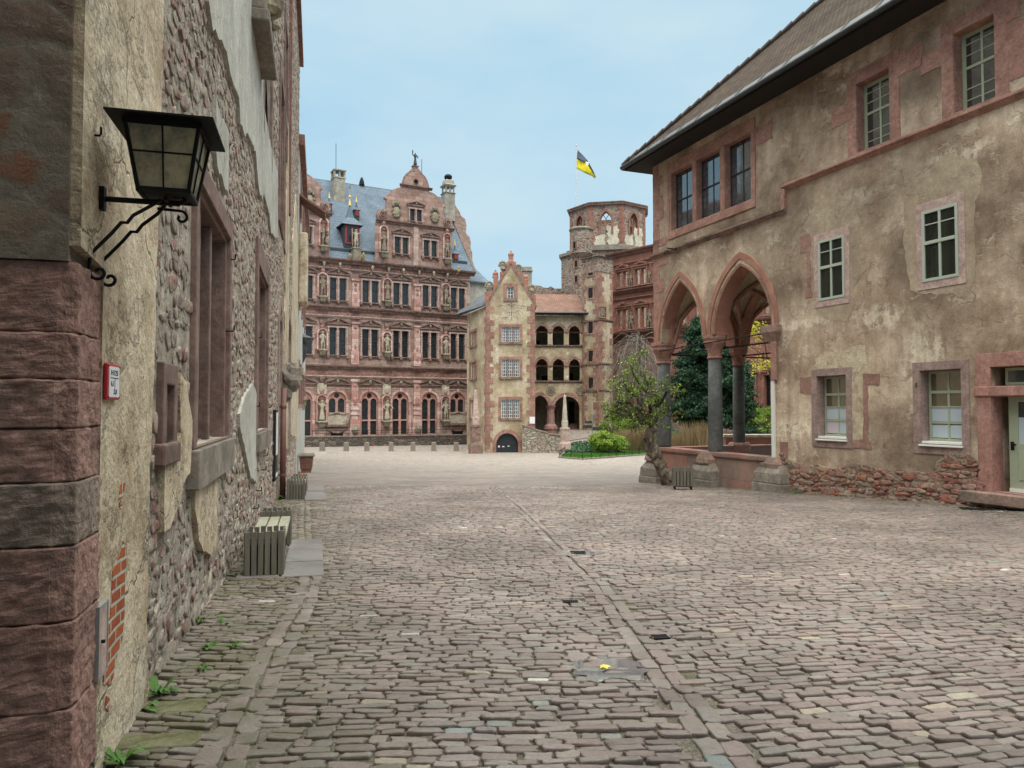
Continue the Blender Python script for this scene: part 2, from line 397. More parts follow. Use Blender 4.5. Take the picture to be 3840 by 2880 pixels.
MT['ashlar_d2'] = m_stone('near_quoin_tan_stone', (.24, .175, .14), (.36, .28, .22), dirt=.45, dark=(.12, .085, .07), sc=7, bs=1.0)
MT['mortar_l'] = m_plaster('rubble_mortar', (.28, .24, .19), (.42, .37, .30), (.52, .46, .38), sc=2.0, bs=1.0, streak=.2, seed=31, lightamt=.3)
MT['red'] = m_stone('red_sandstone', (.30, .15, .12), (.42, .24, .19), dirt=.30, dark=(.15, .09, .07), bs=.5)
MT['pink'] = m_stone('pale_pink_sandstone', (.38, .27, .23), (.54, .41, .36), dirt=.4, dark=(.22, .13, .11))
MT['pinkd'] = m_stone('weathered_cornice_stone', (.21, .135, .115), (.32, .20, .17), dirt=.8, dark=(.06, .05, .04), top=.9)
MT['mauve'] = m_stone('mauve_window_stone', (.27, .19, .17), (.36, .25, .22), dirt=.2, dark=(.17, .11, .09))
MT['quoin'] = m_stone('quoin_sandstone', (.24, .125, .10), (.40, .235, .185), dirt=.45, dark=(.17, .11, .09), sc=3)
MT['reddark'] = m_stone('brown_sandstone', (.19, .095, .075), (.28, .145, .115), dirt=.35, dark=(.08, .06, .05))
MT['greystone'] = m_stone('grey_green_stone', (.19, .165, .14), (.31, .26, .22), dirt=.5, dark=(.08, .085, .05), top=.3)
MT['statue'] = m_stone('statue_sandstone', (.36, .33, .25), (.50, .46, .36), dirt=.45, dark=(.10, .09, .06), sc=8, top=.2)
MT['statued'] = m_stone('darkened_statue_stone', (.20, .17, .13), (.33, .28, .21), dirt=.6, dark=(.06, .055, .04), sc=8)
MT['shield'] = m_stone('carved_shield_stone', (.27, .22, .16), (.42, .37, .26), dirt=.5, dark=(.08, .07, .05), sc=8)
MT['bronze'] = m_plain('dark_bronze', (.035, .035, .03), .6, .4)
MT['basalt'] = m_stone('dark_basalt', (.085, .085, .082), (.15, .15, .145), dirt=.3, dark=(.05, .05, .05), sc=3, bs=.3, rough=.7)
MT['gold'] = m_plain('gilded_metal', (.75, .52, .13), .4, .5, .3, .2)
MT['iron'] = m_plain('black_iron', (.008, .008, .009), .65, .2, .0, .5, 14, .2)
MT['steel'] = m_plain('grey_steel', (.30, .31, .31), .5, .5, .3)
MT['pipe'] = m_plain('brown_downpipe', (.17, .08, .065), .55, .4)
MT['lead'] = m_plain('dark_lead_gutter', (.035, .036, .04), .5, .5, .2, .5, 3)
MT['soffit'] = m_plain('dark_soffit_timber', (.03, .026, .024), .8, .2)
MT['leadlight'] = m_plain('grey_lead_flashing', (.20, .21, .20), .6, .4, .1, .6, 2.5)
MT['white'] = m_plain('white_paint', (.72, .72, .68), .5, .4, 0, .1)
MT['green'] = m_plain('sage_green_paint', (.34, .38, .27), .5, .4, 0, .12, 8, .05)
MT['greywin'] = m_plain('grey_green_paint', (.40, .43, .36), .5, .4, 0, .12, 8, .05)
MT['redpaint'] = m_plain('dark_red_paint', (.25, .03, .03), .5, .4)
MT['signred'] = m_plain('sign_red_enamel', (.42, .015, .03), .4, .5, 0, .08)
MT['signwhite'] = m_plain('sign_white_enamel', (.75, .76, .78), .4, .5, 0, .05)
MT['ink'] = m_plain('black_ink', (.02, .02, .022), .6, .2, 0, .05, 5, 0)
MT['grille'] = m_plain('dark_frame_metal', (.03, .03, .03), .6, .3)
MT['film'] = m_plain('frosted_window_film', (.44, .50, .55), .35, .5, 0, .06, 2, 0)
MT['filmp'] = m_plain('pinkish_window_film', (.52, .44, .50), .35, .5, 0, .06, 2, 0)
MT['roomwall'] = m_plain('yellow_room_wall', (.42, .34, .13), .9, .2, 0, .1, 2, 0)
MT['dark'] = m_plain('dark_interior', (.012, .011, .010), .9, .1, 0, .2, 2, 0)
MT['lampglass'] = m_stone('dusty_lantern_glass', (.10, .10, .075), (.24, .22, .14), dirt=.5, dark=(.03, .03, .03), sc=9, rough=.25)
MT['flagblack'] = m_plain('black_cloth', (.035, .035, .045), .8, .2, 0, .1, 3, 0)
MT['flaggrey'] = m_plain('backlit_black_cloth', (.10, .12, .16), .8, .2, 0, .1, 3, 0)  # opaque; skylight through the black cloth is put into its lighter colour
MT['flagyellow'] = m_plain('yellow_cloth', (.72, .60, .03), .8, .2, 0, .1, 3, 0)
MT['soil'] = m_stone('garden_soil', (.10, .08, .055), (.18, .14, .10), dirt=.3, sc=2)
MT['slab'] = m_ashlar('pavement_slabs', (.22, .20, .19), (.16, .15, .15), mortar=(.12, .11, .09), bw=1.3, rh=.9, ms=.012, var=.4, dirt=.35, bs=.3)

def m_glass(name, base=(.018, .022, .025), nx=8.0, nz=6.0, lead=True, rough=.08, wob=.25, tint=None):
    g = G(name, rough, .7)
    x, y, z = g.sep()
    v = g.n('CombineXYZ', {0: g.m('ADD', x, y), 1: z})
    pv = g.n('Mapping', {0: v, 'Scale': (nx, nz, 1)})
    br = g.n('TexBrick', {'Vector': pv, 'Color1': (0, 0, 0, 1), 'Color2': (1, 1, 1, 1), 'Mortar': (0, 0, 0, 1), 'Scale': 1.0, 'Mortar Size': .05, 'Brick Width': 1.0, 'Row Height': 1.0})
    br.node.offset = 0
    fac = br.node.outputs['Fac']
    col = g.mix(g.m('MULTIPLY', br, .7), base, tuple(min(1, b * 2.6) for b in base))
    if lead: col = g.mix(fac, col, (.012, .012, .012))
    h = g.m('ADD', g.m('MULTIPLY', br, 1.0), g.noise(3, 2))
    g.b.inputs['IOR'].default_value = 2.0; g.b.inputs['Specular IOR Level'].default_value = .8
    return g.done(col, g.bump(h, wob, .01))
MT['glass'] = m_glass('leaded_glass', (.014, .018, .022), 7, 5, wob=.3, rough=.2); MT['glass'].node_tree.nodes['Principled BSDF'].inputs['IOR'].default_value = 1.4
MT['glassc'] = m_glass('clear_leaded_glass', (.03, .04, .05), 6, 4, rough=.04, wob=.08)
MT['glassp'] = m_plain('dark_window_glass', (.02, .025, .025), .05, .8, 0, .2, 1, 0)

def m_roof(name, c1, c2, gap, bw, rh, rough=.6, spec=.4, bs=.8, moss=0.0, mosscol=(.07, .06, .03)):
    g = G(name, rough, spec)
    v = g.n('UVMap')
    br = g.n('TexBrick', {'Vector': v, 'Color1': (*c1, 1), 'Color2': (*c2, 1), 'Mortar': (*gap, 1), 'Scale': 1.0, 'Mortar Size': rh * .07, 'Mortar Smooth': .2, 'Brick Width': bw, 'Row Height': rh})
    uu = g.sep(v)
    saw = g.m('FRACT', g.m('DIVIDE', uu[1], rh))
    n1 = g.noise(.7, 6, None, .65)
    col = g.mix(.5, br, g.ramp(n1, [(.3, .5), (.7, 1.4)]), 'MULTIPLY')
    if moss: col = g.mix(g.m('MULTIPLY', g.ramp(g.noise(1.5, 7, None, .7), [(.5, 0.0), (.62, 1.0)]), moss), col, mosscol)
    h = g.m('ADD', g.m('MULTIPLY', saw, -1.0), g.m('MULTIPLY', br.node.outputs['Fac'], -.6))
    return g.done(col, g.bump(h, bs, .04))
MT['slate'] = m_roof('blue_grey_slate', (.105, .14, .18), (.125, .16, .20), (.085, .115, .15), .5, .42, .8, .2, bs=.25)
MT['slated'] = m_roof('dark_slate', (.06, .075, .09), (.10, .115, .13), (.03, .035, .04), .30, .26, .45, .5)
MT['tile'] = m_roof('orange_roof_tiles', (.24, .135, .10), (.17, .10, .078), (.10, .055, .04), .4, .36, .9, .15, moss=.5, mosscol=(.14, .09, .07))
MT['tileb'] = m_roof('weathered_brown_roof_tiles', (.085, .058, .044), (.05, .038, .031), (.02, .016, .013), .19, .17, .95, .05, bs=1.0, moss=.35, mosscol=(.07, .065, .045))

def m_wood(name, a, b):
    g = G(name, .8, .25)
    n = g.noise(3, 6, g.map((6, 6, .7)), .7); n2 = g.noise(2, 4)
    col = g.ramp(n, [(.3, a), (.7, b)])
    col = g.mix(g.m('MULTIPLY', g.ramp(n2, [(.5, 0.0), (.7, 1.0)]), .35), col, (.10, .11, .05))
    return g.done(col, g.bump(n, .4, .01))
MT['wood'] = m_wood('weathered_grey_wood', (.10, .09, .075), (.19, .17, .14))
MT['woodtop'] = m_wood('pale_weathered_planks', (.25, .24, .18), (.38, .36, .28))
MT['woodorange'] = m_wood('orange_planks', (.42, .15, .09), (.55, .22, .13))
MT['bark'] = m_stone('flaky_bark', (.13, .10, .075), (.44, .37, .29), dirt=.5, dark=(.05, .04, .03), sc=14, bs=1.0)
MT['barkd'] = m_stone('dark_bark', (.05, .04, .032), (.09, .075, .06), dirt=.3, sc=10, bs=.8)
MT['twig'] = m_plain('pale_bare_twigs', (.25, .22, .19), .9, .1, 0, .3, 4, 0)
MT['leafy'] = m_leaf('fresh_green_leaves', [(0, (.10, .17, .02)), (.5, (.20, .31, .05)), (1, (.38, .50, .12))])
MT['needle'] = m_leaf('dark_yew_needles', [(0, (.008, .024, .012)), (.5, (.018, .052, .026)), (1, (.05, .11, .05))], .08)
MT['bushy'] = m_leaf('yellow_green_leaves', [(0, (.09, .14, .02)), (.5, (.19, .28, .04)), (1, (.36, .47, .09))])
MT['yellowfl'] = m_leaf('yellow_blossom', [(0, (.45, .42, .04)), (1, (.72, .66, .08))])
MT['weed'] = m_leaf('green_weed_leaves', [(0, (.05, .13, .015)), (.5, (.10, .24, .03)), (1, (.20, .38, .07))])
MT['ivy'] = m_leaf('blue_green_ground_cover', [(0, (.03, .08, .04)), (1, (.10, .19, .10))])
MT['dryg'] = m_leaf('dry_straw_grass', [(0, (.20, .14, .07)), (1, (.42, .32, .18))])
MT['lawn'] = m_leaf('lawn_grass', [(0, (.035, .10, .012)), (.5, (.065, .18, .022)), (1, (.12, .27, .04))])
MT['moss'] = m_plain('moss', (.09, .12, .015), .95, .1, 0, .6, 20, .5)

MT['mauvep'] = m_stone('pale_mauve_surround', (.42, .29, .26), (.50, .36, .32), dirt=.12, dark=(.26, .18, .15), bs=.3)
MT['quoinm'] = m_stone('door_frame_sandstone', (.33, .16, .13), (.42, .23, .19), dirt=.15, dark=(.18, .10, .08), bs=.4)
MT['glassb'] = m_plain('warm_window_glass', (.09, .07, .035), .07, .7, 0, .3, .8, 0)
MT['stoneA'] = m_stone('footing_stone_red', (.30, .11, .08), (.42, .18, .13), dirt=.3, sc=9, bs=.9)
MT['stoneB'] = m_stone('footing_stone_grey', (.20, .15, .12), (.33, .26, .21), dirt=.3, sc=9, bs=.9)
MT['stoneC'] = m_stone('footing_stone_cream', (.34, .26, .18), (.46, .36, .27), dirt=.3, sc=9, bs=.9)
gg = G('thin_clear_glass', .03, .6); gg.b.inputs['Base Color'].default_value = (.03, .035, .03, 1)
tt = gg.n('BsdfTransparent', {0: (.75, .8, .75, 1)}); mx = gg.n('MixShader', {0: .55, 1: gg.b.outputs[0], 2: tt}); gg.t.links.new(mx, gg.t.nodes['Material Output'].inputs[0])
MT['glassc2'] = gg.mat
MT['red2'] = m_stone('rosy_tracery_stone', (.42, .22, .18), (.50, .29, .25), dirt=.15, dark=(.22, .12, .10))
MT['shield2'] = m_stone('pale_tablet_stone', (.38, .33, .26), (.50, .44, .36), dirt=.3, dark=(.20, .17, .13), sc=4)
MT['chim'] = m_stone('chimney_stone', (.26, .24, .20), (.40, .37, .31), dirt=.4, dark=(.10, .09, .08), sc=3)
MT['redgable'] = m_stone('red_gable_stone', (.33, .14, .10), (.42, .21, .15), dirt=.45, dark=(.12, .08, .06), sc=3)
MT['gatedark'] = m_plain('dark_blue_grey_gate', (.02, .028, .035), .5, .4)
MT['dial'] = m_plain('faded_dial_paint', (.20, .13, .08), .9, .1)
MT['archred2'] = m_ashlar('loggia_voussoirs', (.36, .19, .15), (.24, .14, .12), mortar=(.45, .38, .3), bw=.5, rh=.4, ms=.02, var=.5, dirt=.3)
MT['reddark2'] = m_stone('mauve_column_stone', (.27, .155, .14), (.36, .22, .19), dirt=.25, sc=3)
MT['quoin2'] = m_stone('dark_red_tower_stone', (.24, .11, .085), (.34, .17, .13), dirt=.35, dark=(.12, .07, .05), sc=3)
MT['plaster_f2'] = m_plaster('pale_tower_plaster', (.50, .45, .35), (.62, .57, .45), (.70, .65, .53), sc=.8, bs=.4, streak=.3, seed=21, stainamt=.3)
MT['steel2'] = m_plain('white_pole_paint', (.55, .56, .58), .5, .4, 0, .1)
MT['carvedred'] = m_stone('carved_red_stone', (.22, .10, .08), (.33, .17, .13), dirt=.55, dark=(.08, .05, .04), sc=6)
MT['rubble_w2'] = m_rubble('garden_rubble', 1.3, 2.4, cols=[(0, (.20, .15, .12)), (.4, (.26, .19, .16)), (.7, (.18, .14, .12)), (1, (.3, .24, .2))], mortar=(.17, .14, .12), bs=1.0, mw=.08)

for k_ in ('glassp', 'glassb'): MT[k_].node_tree.nodes['Principled BSDF'].inputs['IOR'].default_value = 2.0
MT['leadlight'] = m_plain('grey_lead_flashing', (.065, .068, .066), .6, .4, .1, .7, 2.5)
MT['lawnbase'] = m_plain('lawn_soil_green', (.05, .15, .02), .95, .1, 0, .5, 6, .2)
MT['bark2'] = m_stone('grey_yew_bark', (.17, .15, .12), (.27, .24, .19), dirt=.3, sc=6, bs=.8)
MT['weed2'] = m_plain('weed_leaf', (.065, .15, .02), .6, .3, 0, .5, 12, 0)
MT['leafyellow'] = m_plain('yellow_leaf', (.75, .65, .12), .5, .3, 0, .3, 30, 0)
MT['mossy'] = m_stone('mossy_flat_stone', (.11, .11, .045), (.20, .18, .12), dirt=.4, dark=(.06, .08, .015), sc=8, bs=.7)
gp = G('puddle_water', .03, .9); gp.b.inputs['IOR'].default_value = 3.2
tt = gp.n('BsdfTransparent', {0: (.75, .75, .72, 1)}); gp.b.inputs['Base Color'].default_value = (.72, .78, .82, 1); gp.b.inputs['Metallic'].default_value = .75; mx = gp.n('MixShader', {0: gp.ramp(gp.noise(6, 5, None, .6), [(.36, 1.0), (.43, .06)]), 1: gp.b.outputs[0], 2: tt}); gp.t.links.new(mx, gp.t.nodes['Material Output'].inputs[0])
MT['puddle'] = gp.mat

MT['lawnbase2'] = None; del MT['lawnbase2']
gs = G('wall_rubble_stones', .93, .2); av = gs.n('Attribute', out='Fac', attribute_name='col')
cs_ = gs.ramp(av, [(.0, (.26, .125, .10)), (.18, (.36, .21, .18)), (.34, (.24, .165, .15)), (.5, (.42, .28, .24)), (.63, (.30, .25, .21)), (.76, (.44, .37, .30)), (.88, (.20, .155, .14)), (1, (.50, .44, .35))])
n2_ = gs.noise(14, 8, None, .75); n3_ = gs.noise(55, 4, None, .7)
cs_ = gs.mix(.65, cs_, gs.ramp(n2_, [(.3, .4), (.7, 1.4)]), 'MULTIPLY'); cs_ = gs.mix(gs.m('MULTIPLY', gs.ramp(gs.noise(4.5, 9, None, .78), [(.46, 0.0), (.56, 1.0)]), .85), cs_, gs.mix(.5, (.50, .45, .37), gs.ramp(n2_, [(.3, .5), (.7, 1.3)]), 'MULTIPLY'))
MT['wallstone'] = gs.done(cs_, gs.bump(gs.m('ADD', n2_, gs.m('MULTIPLY', n3_, .4)), 1.0, .03))

gs = G('footing_rubble_stones', .93, .2); av = gs.n('Attribute', out='Fac', attribute_name='col')
cs_ = gs.ramp(av, [(.0, (.30, .11, .08)), (.25, (.36, .19, .15)), (.45, (.24, .14, .12)), (.6, (.42, .26, .21)), (.75, (.30, .23, .19)), (.88, (.40, .15, .09)), (1, (.44, .36, .28))])
n2_ = gs.noise(14, 8, None, .75)
cs_ = gs.mix(.7, cs_, gs.ramp(n2_, [(.3, .35), (.7, 1.4)]), 'MULTIPLY'); cs_ = gs.mix(gs.m('MULTIPLY', gs.ramp(gs.noise(3.0, 8, None, .75), [(.5, 0.0), (.6, 1.0)]), .6), cs_, (.38, .31, .23))
MT['footstone'] = gs.done(cs_, gs.bump(n2_, 1.0, .03))
MT['golddull'] = m_plain('worn_gilding', (.45, .33, .10), .5, .5, .2, .5, 10)

gl = G('dusty_translucent_glass', .3, .5); nl = gl.noise(9, 6, None, .7); cl_ = gl.ramp(nl, [(.35, (.30, .28, .20)), (.6, (.80, .72, .52))]); gl.done(cl_)
t_ = gl.n('BsdfTranslucent', {0: cl_}); mx = gl.n('MixShader', {0: .6, 1: gl.b.outputs[0], 2: t_}); gl.t.links.new(mx, gl.t.nodes['Material Output'].inputs[0]); MT['lampglass'] = gl.mat
MT['loggia_in'] = m_plaster('shaded_grey_loggia_plaster', (.14, .115, .085), (.22, .185, .14), (.29, .25, .19), light=(.35, .3, .24), sc=.8, bs=.3, seed=41)  # grey inner plaster, darkened further to put the arcades' shade into its colour

MT['frameL'] = m_stone('brown_window_sandstone', (.17, .105, .09), (.26, .175, .15), dirt=.45, dark=(.08, .07, .06), sc=4, bs=.6)
MT['twig'] = m_plain('pale_bare_twigs', (.20, .175, .15), .9, .1, 0, .3, 4, 0)
# ------------------------------------------------------------------ ground
HT = np.array([hs(y * .25 - 20) for y in range(0, 600)])
def gzn(x, y):
    z = EYE - np.interp(y, np.arange(600) * .25 - 20, HT)
    def ss(a, b, q):
        t = np.clip((q - a) / (b - a), 0, 1); return t * t * (3 - 2 * t)
    return z + 1.55 * ss(57, 74, y) * ss(3.2, 5.2, x)
def m_cobble(name, far):
    g = G(name, .62, .4)
    if far:
        br = g.n('TexBrick', {'Vector': g.n('Mapping', {0: g.n('VectorMath', {0: g.tc(), 1: g.n('VectorMath', {0: g.noisec(.5, 2), 'Scale': .5}, operation='SCALE')}, operation='ADD')}), 'Color1': (0, 0, 0, 1), 'Color2': (1, 1, 1, 1), 'Mortar': (.5, .5, .5, 1), 'Scale': 1.0, 'Mortar Size': .012, 'Mortar Smooth': .5, 'Brick Width': .18, 'Row Height': .085})
        rnd = g.m('ADD', 0.0, br); fac = br.node.outputs['Fac']
    else:
        rnd = g.n('Attribute', out='Fac', attribute_name='col')
    col = g.ramp(rnd, [(0, (.15, .115, .10)), (.2, (.20, .150, .132)), (.4, (.175, .148, .128)), (.6, (.222, .168, .15)), (.78, (.172, .152, .134)), (.975, (.235, .192, .168)), (.99, (.30, .25, .18)), (.996, (.17, .19, .185)), (1, (.52, .48, .42))])
    n1 = g.noise(.55, 5, None, .6); n2 = g.noise(26, 5, None, .7); n3 = g.noise(90, 3, None, .6)
    col = g.mix(.6, col, g.ramp(n1, [(.36, .58), (.64, 1.35)]), 'MULTIPLY')
    col = g.mix(.45, col, g.ramp(n2, [(.3, .55), (.7, 1.35)]), 'MULTIPLY')
    if far:
        col = g.mix(fac, col, (.10, .09, .075))
        ny = g.sep()[1]
        col = g.mix(g.ramp(g.m('DIVIDE', ny, 100.0), [(.26, 0.0), (.50, .75)]), col, g.ramp(g.noise(4.5, 8, g.map((1, 1.5, 1)), .85), [(.38, (.09, .075, .066)), (.5, (.29, .245, .215)), (.60, (.56, .50, .45))]))
        h = g.m('ADD', g.m('MULTIPLY', fac, -1.0), g.m('MULTIPLY', n2, .4))
        nm = g.bump(h, .8, .02)
    else:
        ms = g.n('Attribute', out='Fac', attribute_name='moss')
        mk = g.m('MULTIPLY', ms, g.ramp(g.noise(3.0, 6, None, .7), [(.36, 0.0), (.58, 1.0)]))
        col = g.mix(g.m('MULTIPLY', mk, .7), col, (.075, .075, .028))
        nm = g.bump(g.m('ADD', n2, g.m('MULTIPLY', n3, .4)), .55, .012)
    rg = g.ramp(g.noise(.8, 4), [(.35, .42), (.65, .72)])
    return g.done(col, nm, rg)
MT['cobble'] = m_cobble('cobblestones', False)
MT['cobblefar'] = m_cobble('distant_cobblestones', True)
gj = G('joint_grit', .95, .15)
nj = gj.noise(45, 5, None, .75)
cj = gj.ramp(nj, [(.3, (.055, .048, .038)), (.5, (.13, .112, .09)), (.72, (.30, .27, .22))])
xj = gj.sep()[0]
cj = gj.mix(gj.m('MULTIPLY', gj.ramp(gj.noise(2.2, 6, None, .7), [(.48, 0.0), (.6, 1.0)]), .5), cj, (.06, .075, .02))
MT['grit'] = gj.done(cj, gj.bump(nj, .6, .02))

WL = lambda y: -.99 - .265 * y            # the left wall's face
WR = lambda y: 16.4 - .385 * y            # the right wall's face
gR = [(2762, 2880), (2500, 2541), (2228, 2176), (2081, 2035), (1960, 1915)]
gL = [(825, 2870), (925, 2660), (996, 2518), (1110, 2319), (1165, 2190)]
gR = [gpt(*p)[:2] for p in gR]; gL = [gpt(*p)[:2] for p in gL]
gR = [(gR[0][0] + (gR[0][0] - gR[1][0]) * 1.2, gR[0][1] + (gR[0][1] - gR[1][1]) * 1.2)] + gR + [(gR[-1][0] + (gR[-1][0] - gR[-2][0]) * 2, gR[-1][1] + (gR[-1][1] - gR[-2][1]) * 2)]
gL = [(gL[0][0] + .3, gL[0][1] - 1.2)] + gL + [(gL[-1][0] - 1.2, gL[-1][1] + 4), (gL[-1][0] - 4.0, gL[-1][1] + 14)]
def xat(line, y):
    ys = [p[1] for p in line]; xs = [p[0] for p in line]
    return np.interp(y, ys, xs)
YC = 26.0
def stones():
    rng = np.random.default_rng(3)
    out = []            # cx, cy, angle, halflen, halfwid, rnd
    def field(ang, test, pitch=.078, len0=.150, len1=.036, bow=.0, seed=0):
        c, s = math.cos(ang), math.sin(ang)
        t = -18.0
        while t < 42:
            p = pitch * rng.uniform(.82, 1.2)
            q = -24 + rng.uniform(0, .2)
            L = rng.normal(len0, len1, 380).clip(.085, .26); e = q + np.cumsum(L + .014)
            cx = e - L / 2 - .007
            tt = t + bow * np.sin(cx * .9 + seed) + .018 * np.sin(cx * 2.9 + t * 4.1)
            X = cx * c - tt * s; Y = cx * s + tt * c
            k = (Y > .3) & (Y < YC) & (X > WL(Y) - .05) & (X < WR(Y) + .1) & (abs(X) < .76 * Y + .6)
            k &= test(X, Y)
            jit = rng.normal(0, .035, len(X))
            for a, b, l, j in zip(X[k], Y[k], L[k], jit[k]):
                out.append((a, b, ang + j, l / 2, p / 2 - .0065 * rng.uniform(.6, 1.6), 0))
            t += p
    hw = .125
    field(math.radians(2), lambda X, Y: (X > xat(gL, Y) + hw) & (X < xat(gR, Y) - hw), bow=.05)
    field(math.radians(-7), lambda X, Y: X < xat(gL, Y) - hw, pitch=.076, len0=.142, bow=.03, seed=2)
    field(math.radians(11), lambda X, Y: X > xat(gR, Y) + hw, pitch=.080, len0=.155, bow=.06, seed=4)
    for line in (gL, gR):                      # gutter courses laid lengthwise
        for side in (-.062, .062):
            y = .5
            while y < YC:
                l = rng.uniform(.15, .28); x = float(xat(line, y + l / 2)); dx = float(xat(line, y + l) - xat(line, y))
                a = math.atan2(l, dx)
                if abs(x) < .76 * y + .6: out.append((x + side + rng.normal(0, .008), y + l / 2, a, math.hypot(l, dx) / 2 - .007, .055, 0))
                y += l
    return np.array(out), rng
A, rng = stones()
def stones_mesh(A, name, ns, rings, moss):
    n = len(A); th = np.arange(ns) * 2 * PI / ns + PI / ns
    cs, sn = np.cos(th), np.sin(th); e = .34
    ux = np.sign(cs) * np.abs(cs) ** e; uy = np.sign(sn) * np.abs(sn) ** e
    nv = ns * len(rings) + 1
    V = np.zeros((n, nv, 3))
    ca, sa = np.cos(A[:, 2]), np.sin(A[:, 2])
    dz = rng.normal(0, .0045, n); tx = rng.normal(0, .03, n); ty = rng.normal(0, .05, n)
    jr = 1 + rng.normal(0, .085, (n, ns))
    base = gzn(A[:, 0], A[:, 1])
    for r, (sc, z, ins) in enumerate(rings):
        lx = (A[:, 3, None] - ins) * ux[None] * jr; ly = (A[:, 4, None] - ins) * uy[None] * jr
        X = A[:, 0, None] + lx * ca[:, None] - ly * sa[:, None]; Y = A[:, 1, None] + lx * sa[:, None] + ly * ca[:, None]
        Z = gzn(X, Y) + z + (dz[:, None] + tx[:, None] * lx + ty[:, None] * ly if r else 0) + (rng.normal(0, .0012, (n, ns)) if r > 1 else 0)
        V[:, r * ns:(r + 1) * ns, 0] = X; V[:, r * ns:(r + 1) * ns, 1] = Y; V[:, r * ns:(r + 1) * ns, 2] = Z
    V[:, -1, 0] = A[:, 0]; V[:, -1, 1] = A[:, 1]; V[:, -1, 2] = base + rings[-1][1] + dz + .0015
    fs = []
    for r in range(len(rings) - 1):
        for j in range(ns): fs.append((r * ns + j, r * ns + (j + 1) % ns, (r + 1) * ns + (j + 1) % ns, (r + 1) * ns + j))
    q = np.array(fs); k = (len(rings) - 1) * ns
    t = np.array([(k + j, k + (j + 1) % ns, nv - 1) for j in range(ns)])
    off = (np.arange(n) * nv)[:, None, None]
    Q = (q[None] + off).reshape(-1); T = (t[None] + off).reshape(-1)
    me = bpy.data.meshes.new(name); me.vertices.add(n * nv); me.vertices.foreach_set('co', V.reshape(-1))
    me.loops.add(len(Q) + len(T)); me.loops.foreach_set('vertex_index', np.concatenate([Q, T]))
    nq, ntr = len(Q) // 4, len(T) // 3
    me.polygons.add(nq + ntr)
    me.polygons.foreach_set('loop_start', np.concatenate([np.arange(nq) * 4, nq * 4 + np.arange(ntr) * 3]))
    me.update(calc_edges=True); me.validate()
    me.polygons.foreach_set('use_smooth', [True] * len(me.polygons))
    cr = rng.random(n); a = me.attributes.new('col', 'FLOAT', 'POINT'); a.data.foreach_set('value', np.repeat(cr, nv))
    b = me.attributes.new('moss', 'FLOAT', 'POINT'); b.data.foreach_set('value', np.repeat(moss, nv))
    me.materials.append(MT['cobble'])
    return me
dl = A[:, 0] - WL(A[:, 1]); drt = WR(A[:, 1]) - A[:, 0]
mossv = np.clip(1.35 - dl * .75, 0, 1) + np.clip(.9 - drt * .5, 0, .8)
near = A[:, 1] < 9
me1 = stones_mesh(A[near], 'cobblestone_paving', 16, [(1, -.022, 0), (1, -.007, -.0008), (1, .0025, .0010), (1, .0055, .0042), (1, .0062, .014)], mossv[near])
me2 = stones_mesh(A[~near], 'cobblestone_paving', 8, [(1, -.02, 0), (1, .0, .001), (1, .005, .008)], mossv[~near])
o = bpy.data.objects.new('cobblestone_paving', me1); C.objects.link(o); tag(o, 'near courtyard paving of worn pinkish grey cobbles', None, kind='structure')
o = bpy.data.objects.new('cobblestone_paving', me2); C.objects.link(o); tag(o, 'farther rows of the courtyard cobbles', None, kind='structure')
def grid_mesh(xs, ys, dz, name, mat, zf=None):
    X, Y = np.meshgrid(xs, ys); Z = (gzn(X, Y) if zf is None else zf(X, Y)) + dz
    vs = np.stack([X, Y, Z], -1).reshape(-1, 3); nx = len(xs)
    fs = [(j * nx + i, j * nx + i + 1, (j + 1) * nx + i + 1, (j + 1) * nx + i) for j in range(len(ys) - 1) for i in range(nx - 1)]
    me = bpy.data.meshes.new(name); me.from_pydata(vs.tolist(), [], fs); me.materials.append(mat)
    me.polygons.foreach_set('use_smooth', [True] * len(fs))
    o = bpy.data.objects.new(name, me); C.objects.link(o); o['kind'] = 'structure'; return o
xs = np.concatenate([[-400, -120, -60], np.arange(-36, 42, .8), [60, 120, 400]])
ysn = np.concatenate([[-60, -20], np.arange(-8, YC - 1.2, .5), [YC - .2]])
ysf = np.concatenate([[YC - .2], np.arange(YC + .3, 90, .8), [110, 160, 300, 700]])
grid_mesh(xs, ysn, -.012, 'ground', MT['grit'])
grid_mesh(xs, ysf, 0.0, 'courtyard_ground', MT['cobblefar'])
# ------------------------------------------------------------------ LEFT BUILDING
D = 3840 / 2212.0                                   # overview pixels -> photograph pixels
FL = Fr(-.99 - .265 * 2.87, 2.87, -.265, 1)
def dl_(x, y, off=0): return FL.at(x * D, y * D, off)
LB = thing('palace_wing', 'tall old palace wing in patchy cream plaster and rubble along the left side', 'building', FL.M)
HL = EYE + 16.2; UL = 32.3
# openings: (x0,y0,x1,y1) in overview px
def lrect(x0, x1, ytop, ybot):
    xm = (x0 + x1) / 2
    return dl_(x0, (ytop + ybot) / 2)[0], dl_(x1, (ytop + ybot) / 2)[0], dl_(xm, ybot)[1], dl_(xm, ytop)[1]
big = lrect(416, 488, 446, 953); sec = lrect(552, 574, 590, 928); small = lrect(344, 362, 832, 955)
def rpts(r): return [(r[0], r[2]), (r[0], r[3]), (r[1], r[3]), (r[1], r[2])]
dA = lrect(600, 606, 700, 1080); dA = [(dA[0], 1.6 - 2.7)] + arch(dA[0], dA[1], dl_(603, 720)[1], dl_(603, 655)[1]) + [(dA[1], 1.6 - 2.7)]
dB = lrect(620, 626, 700, 987); dB = [(dB[0], dB[2])] + arch(dB[0], dB[1], dl_(623, 740)[1], dl_(623, 684)[1]) + [(dB[1], dB[2])]
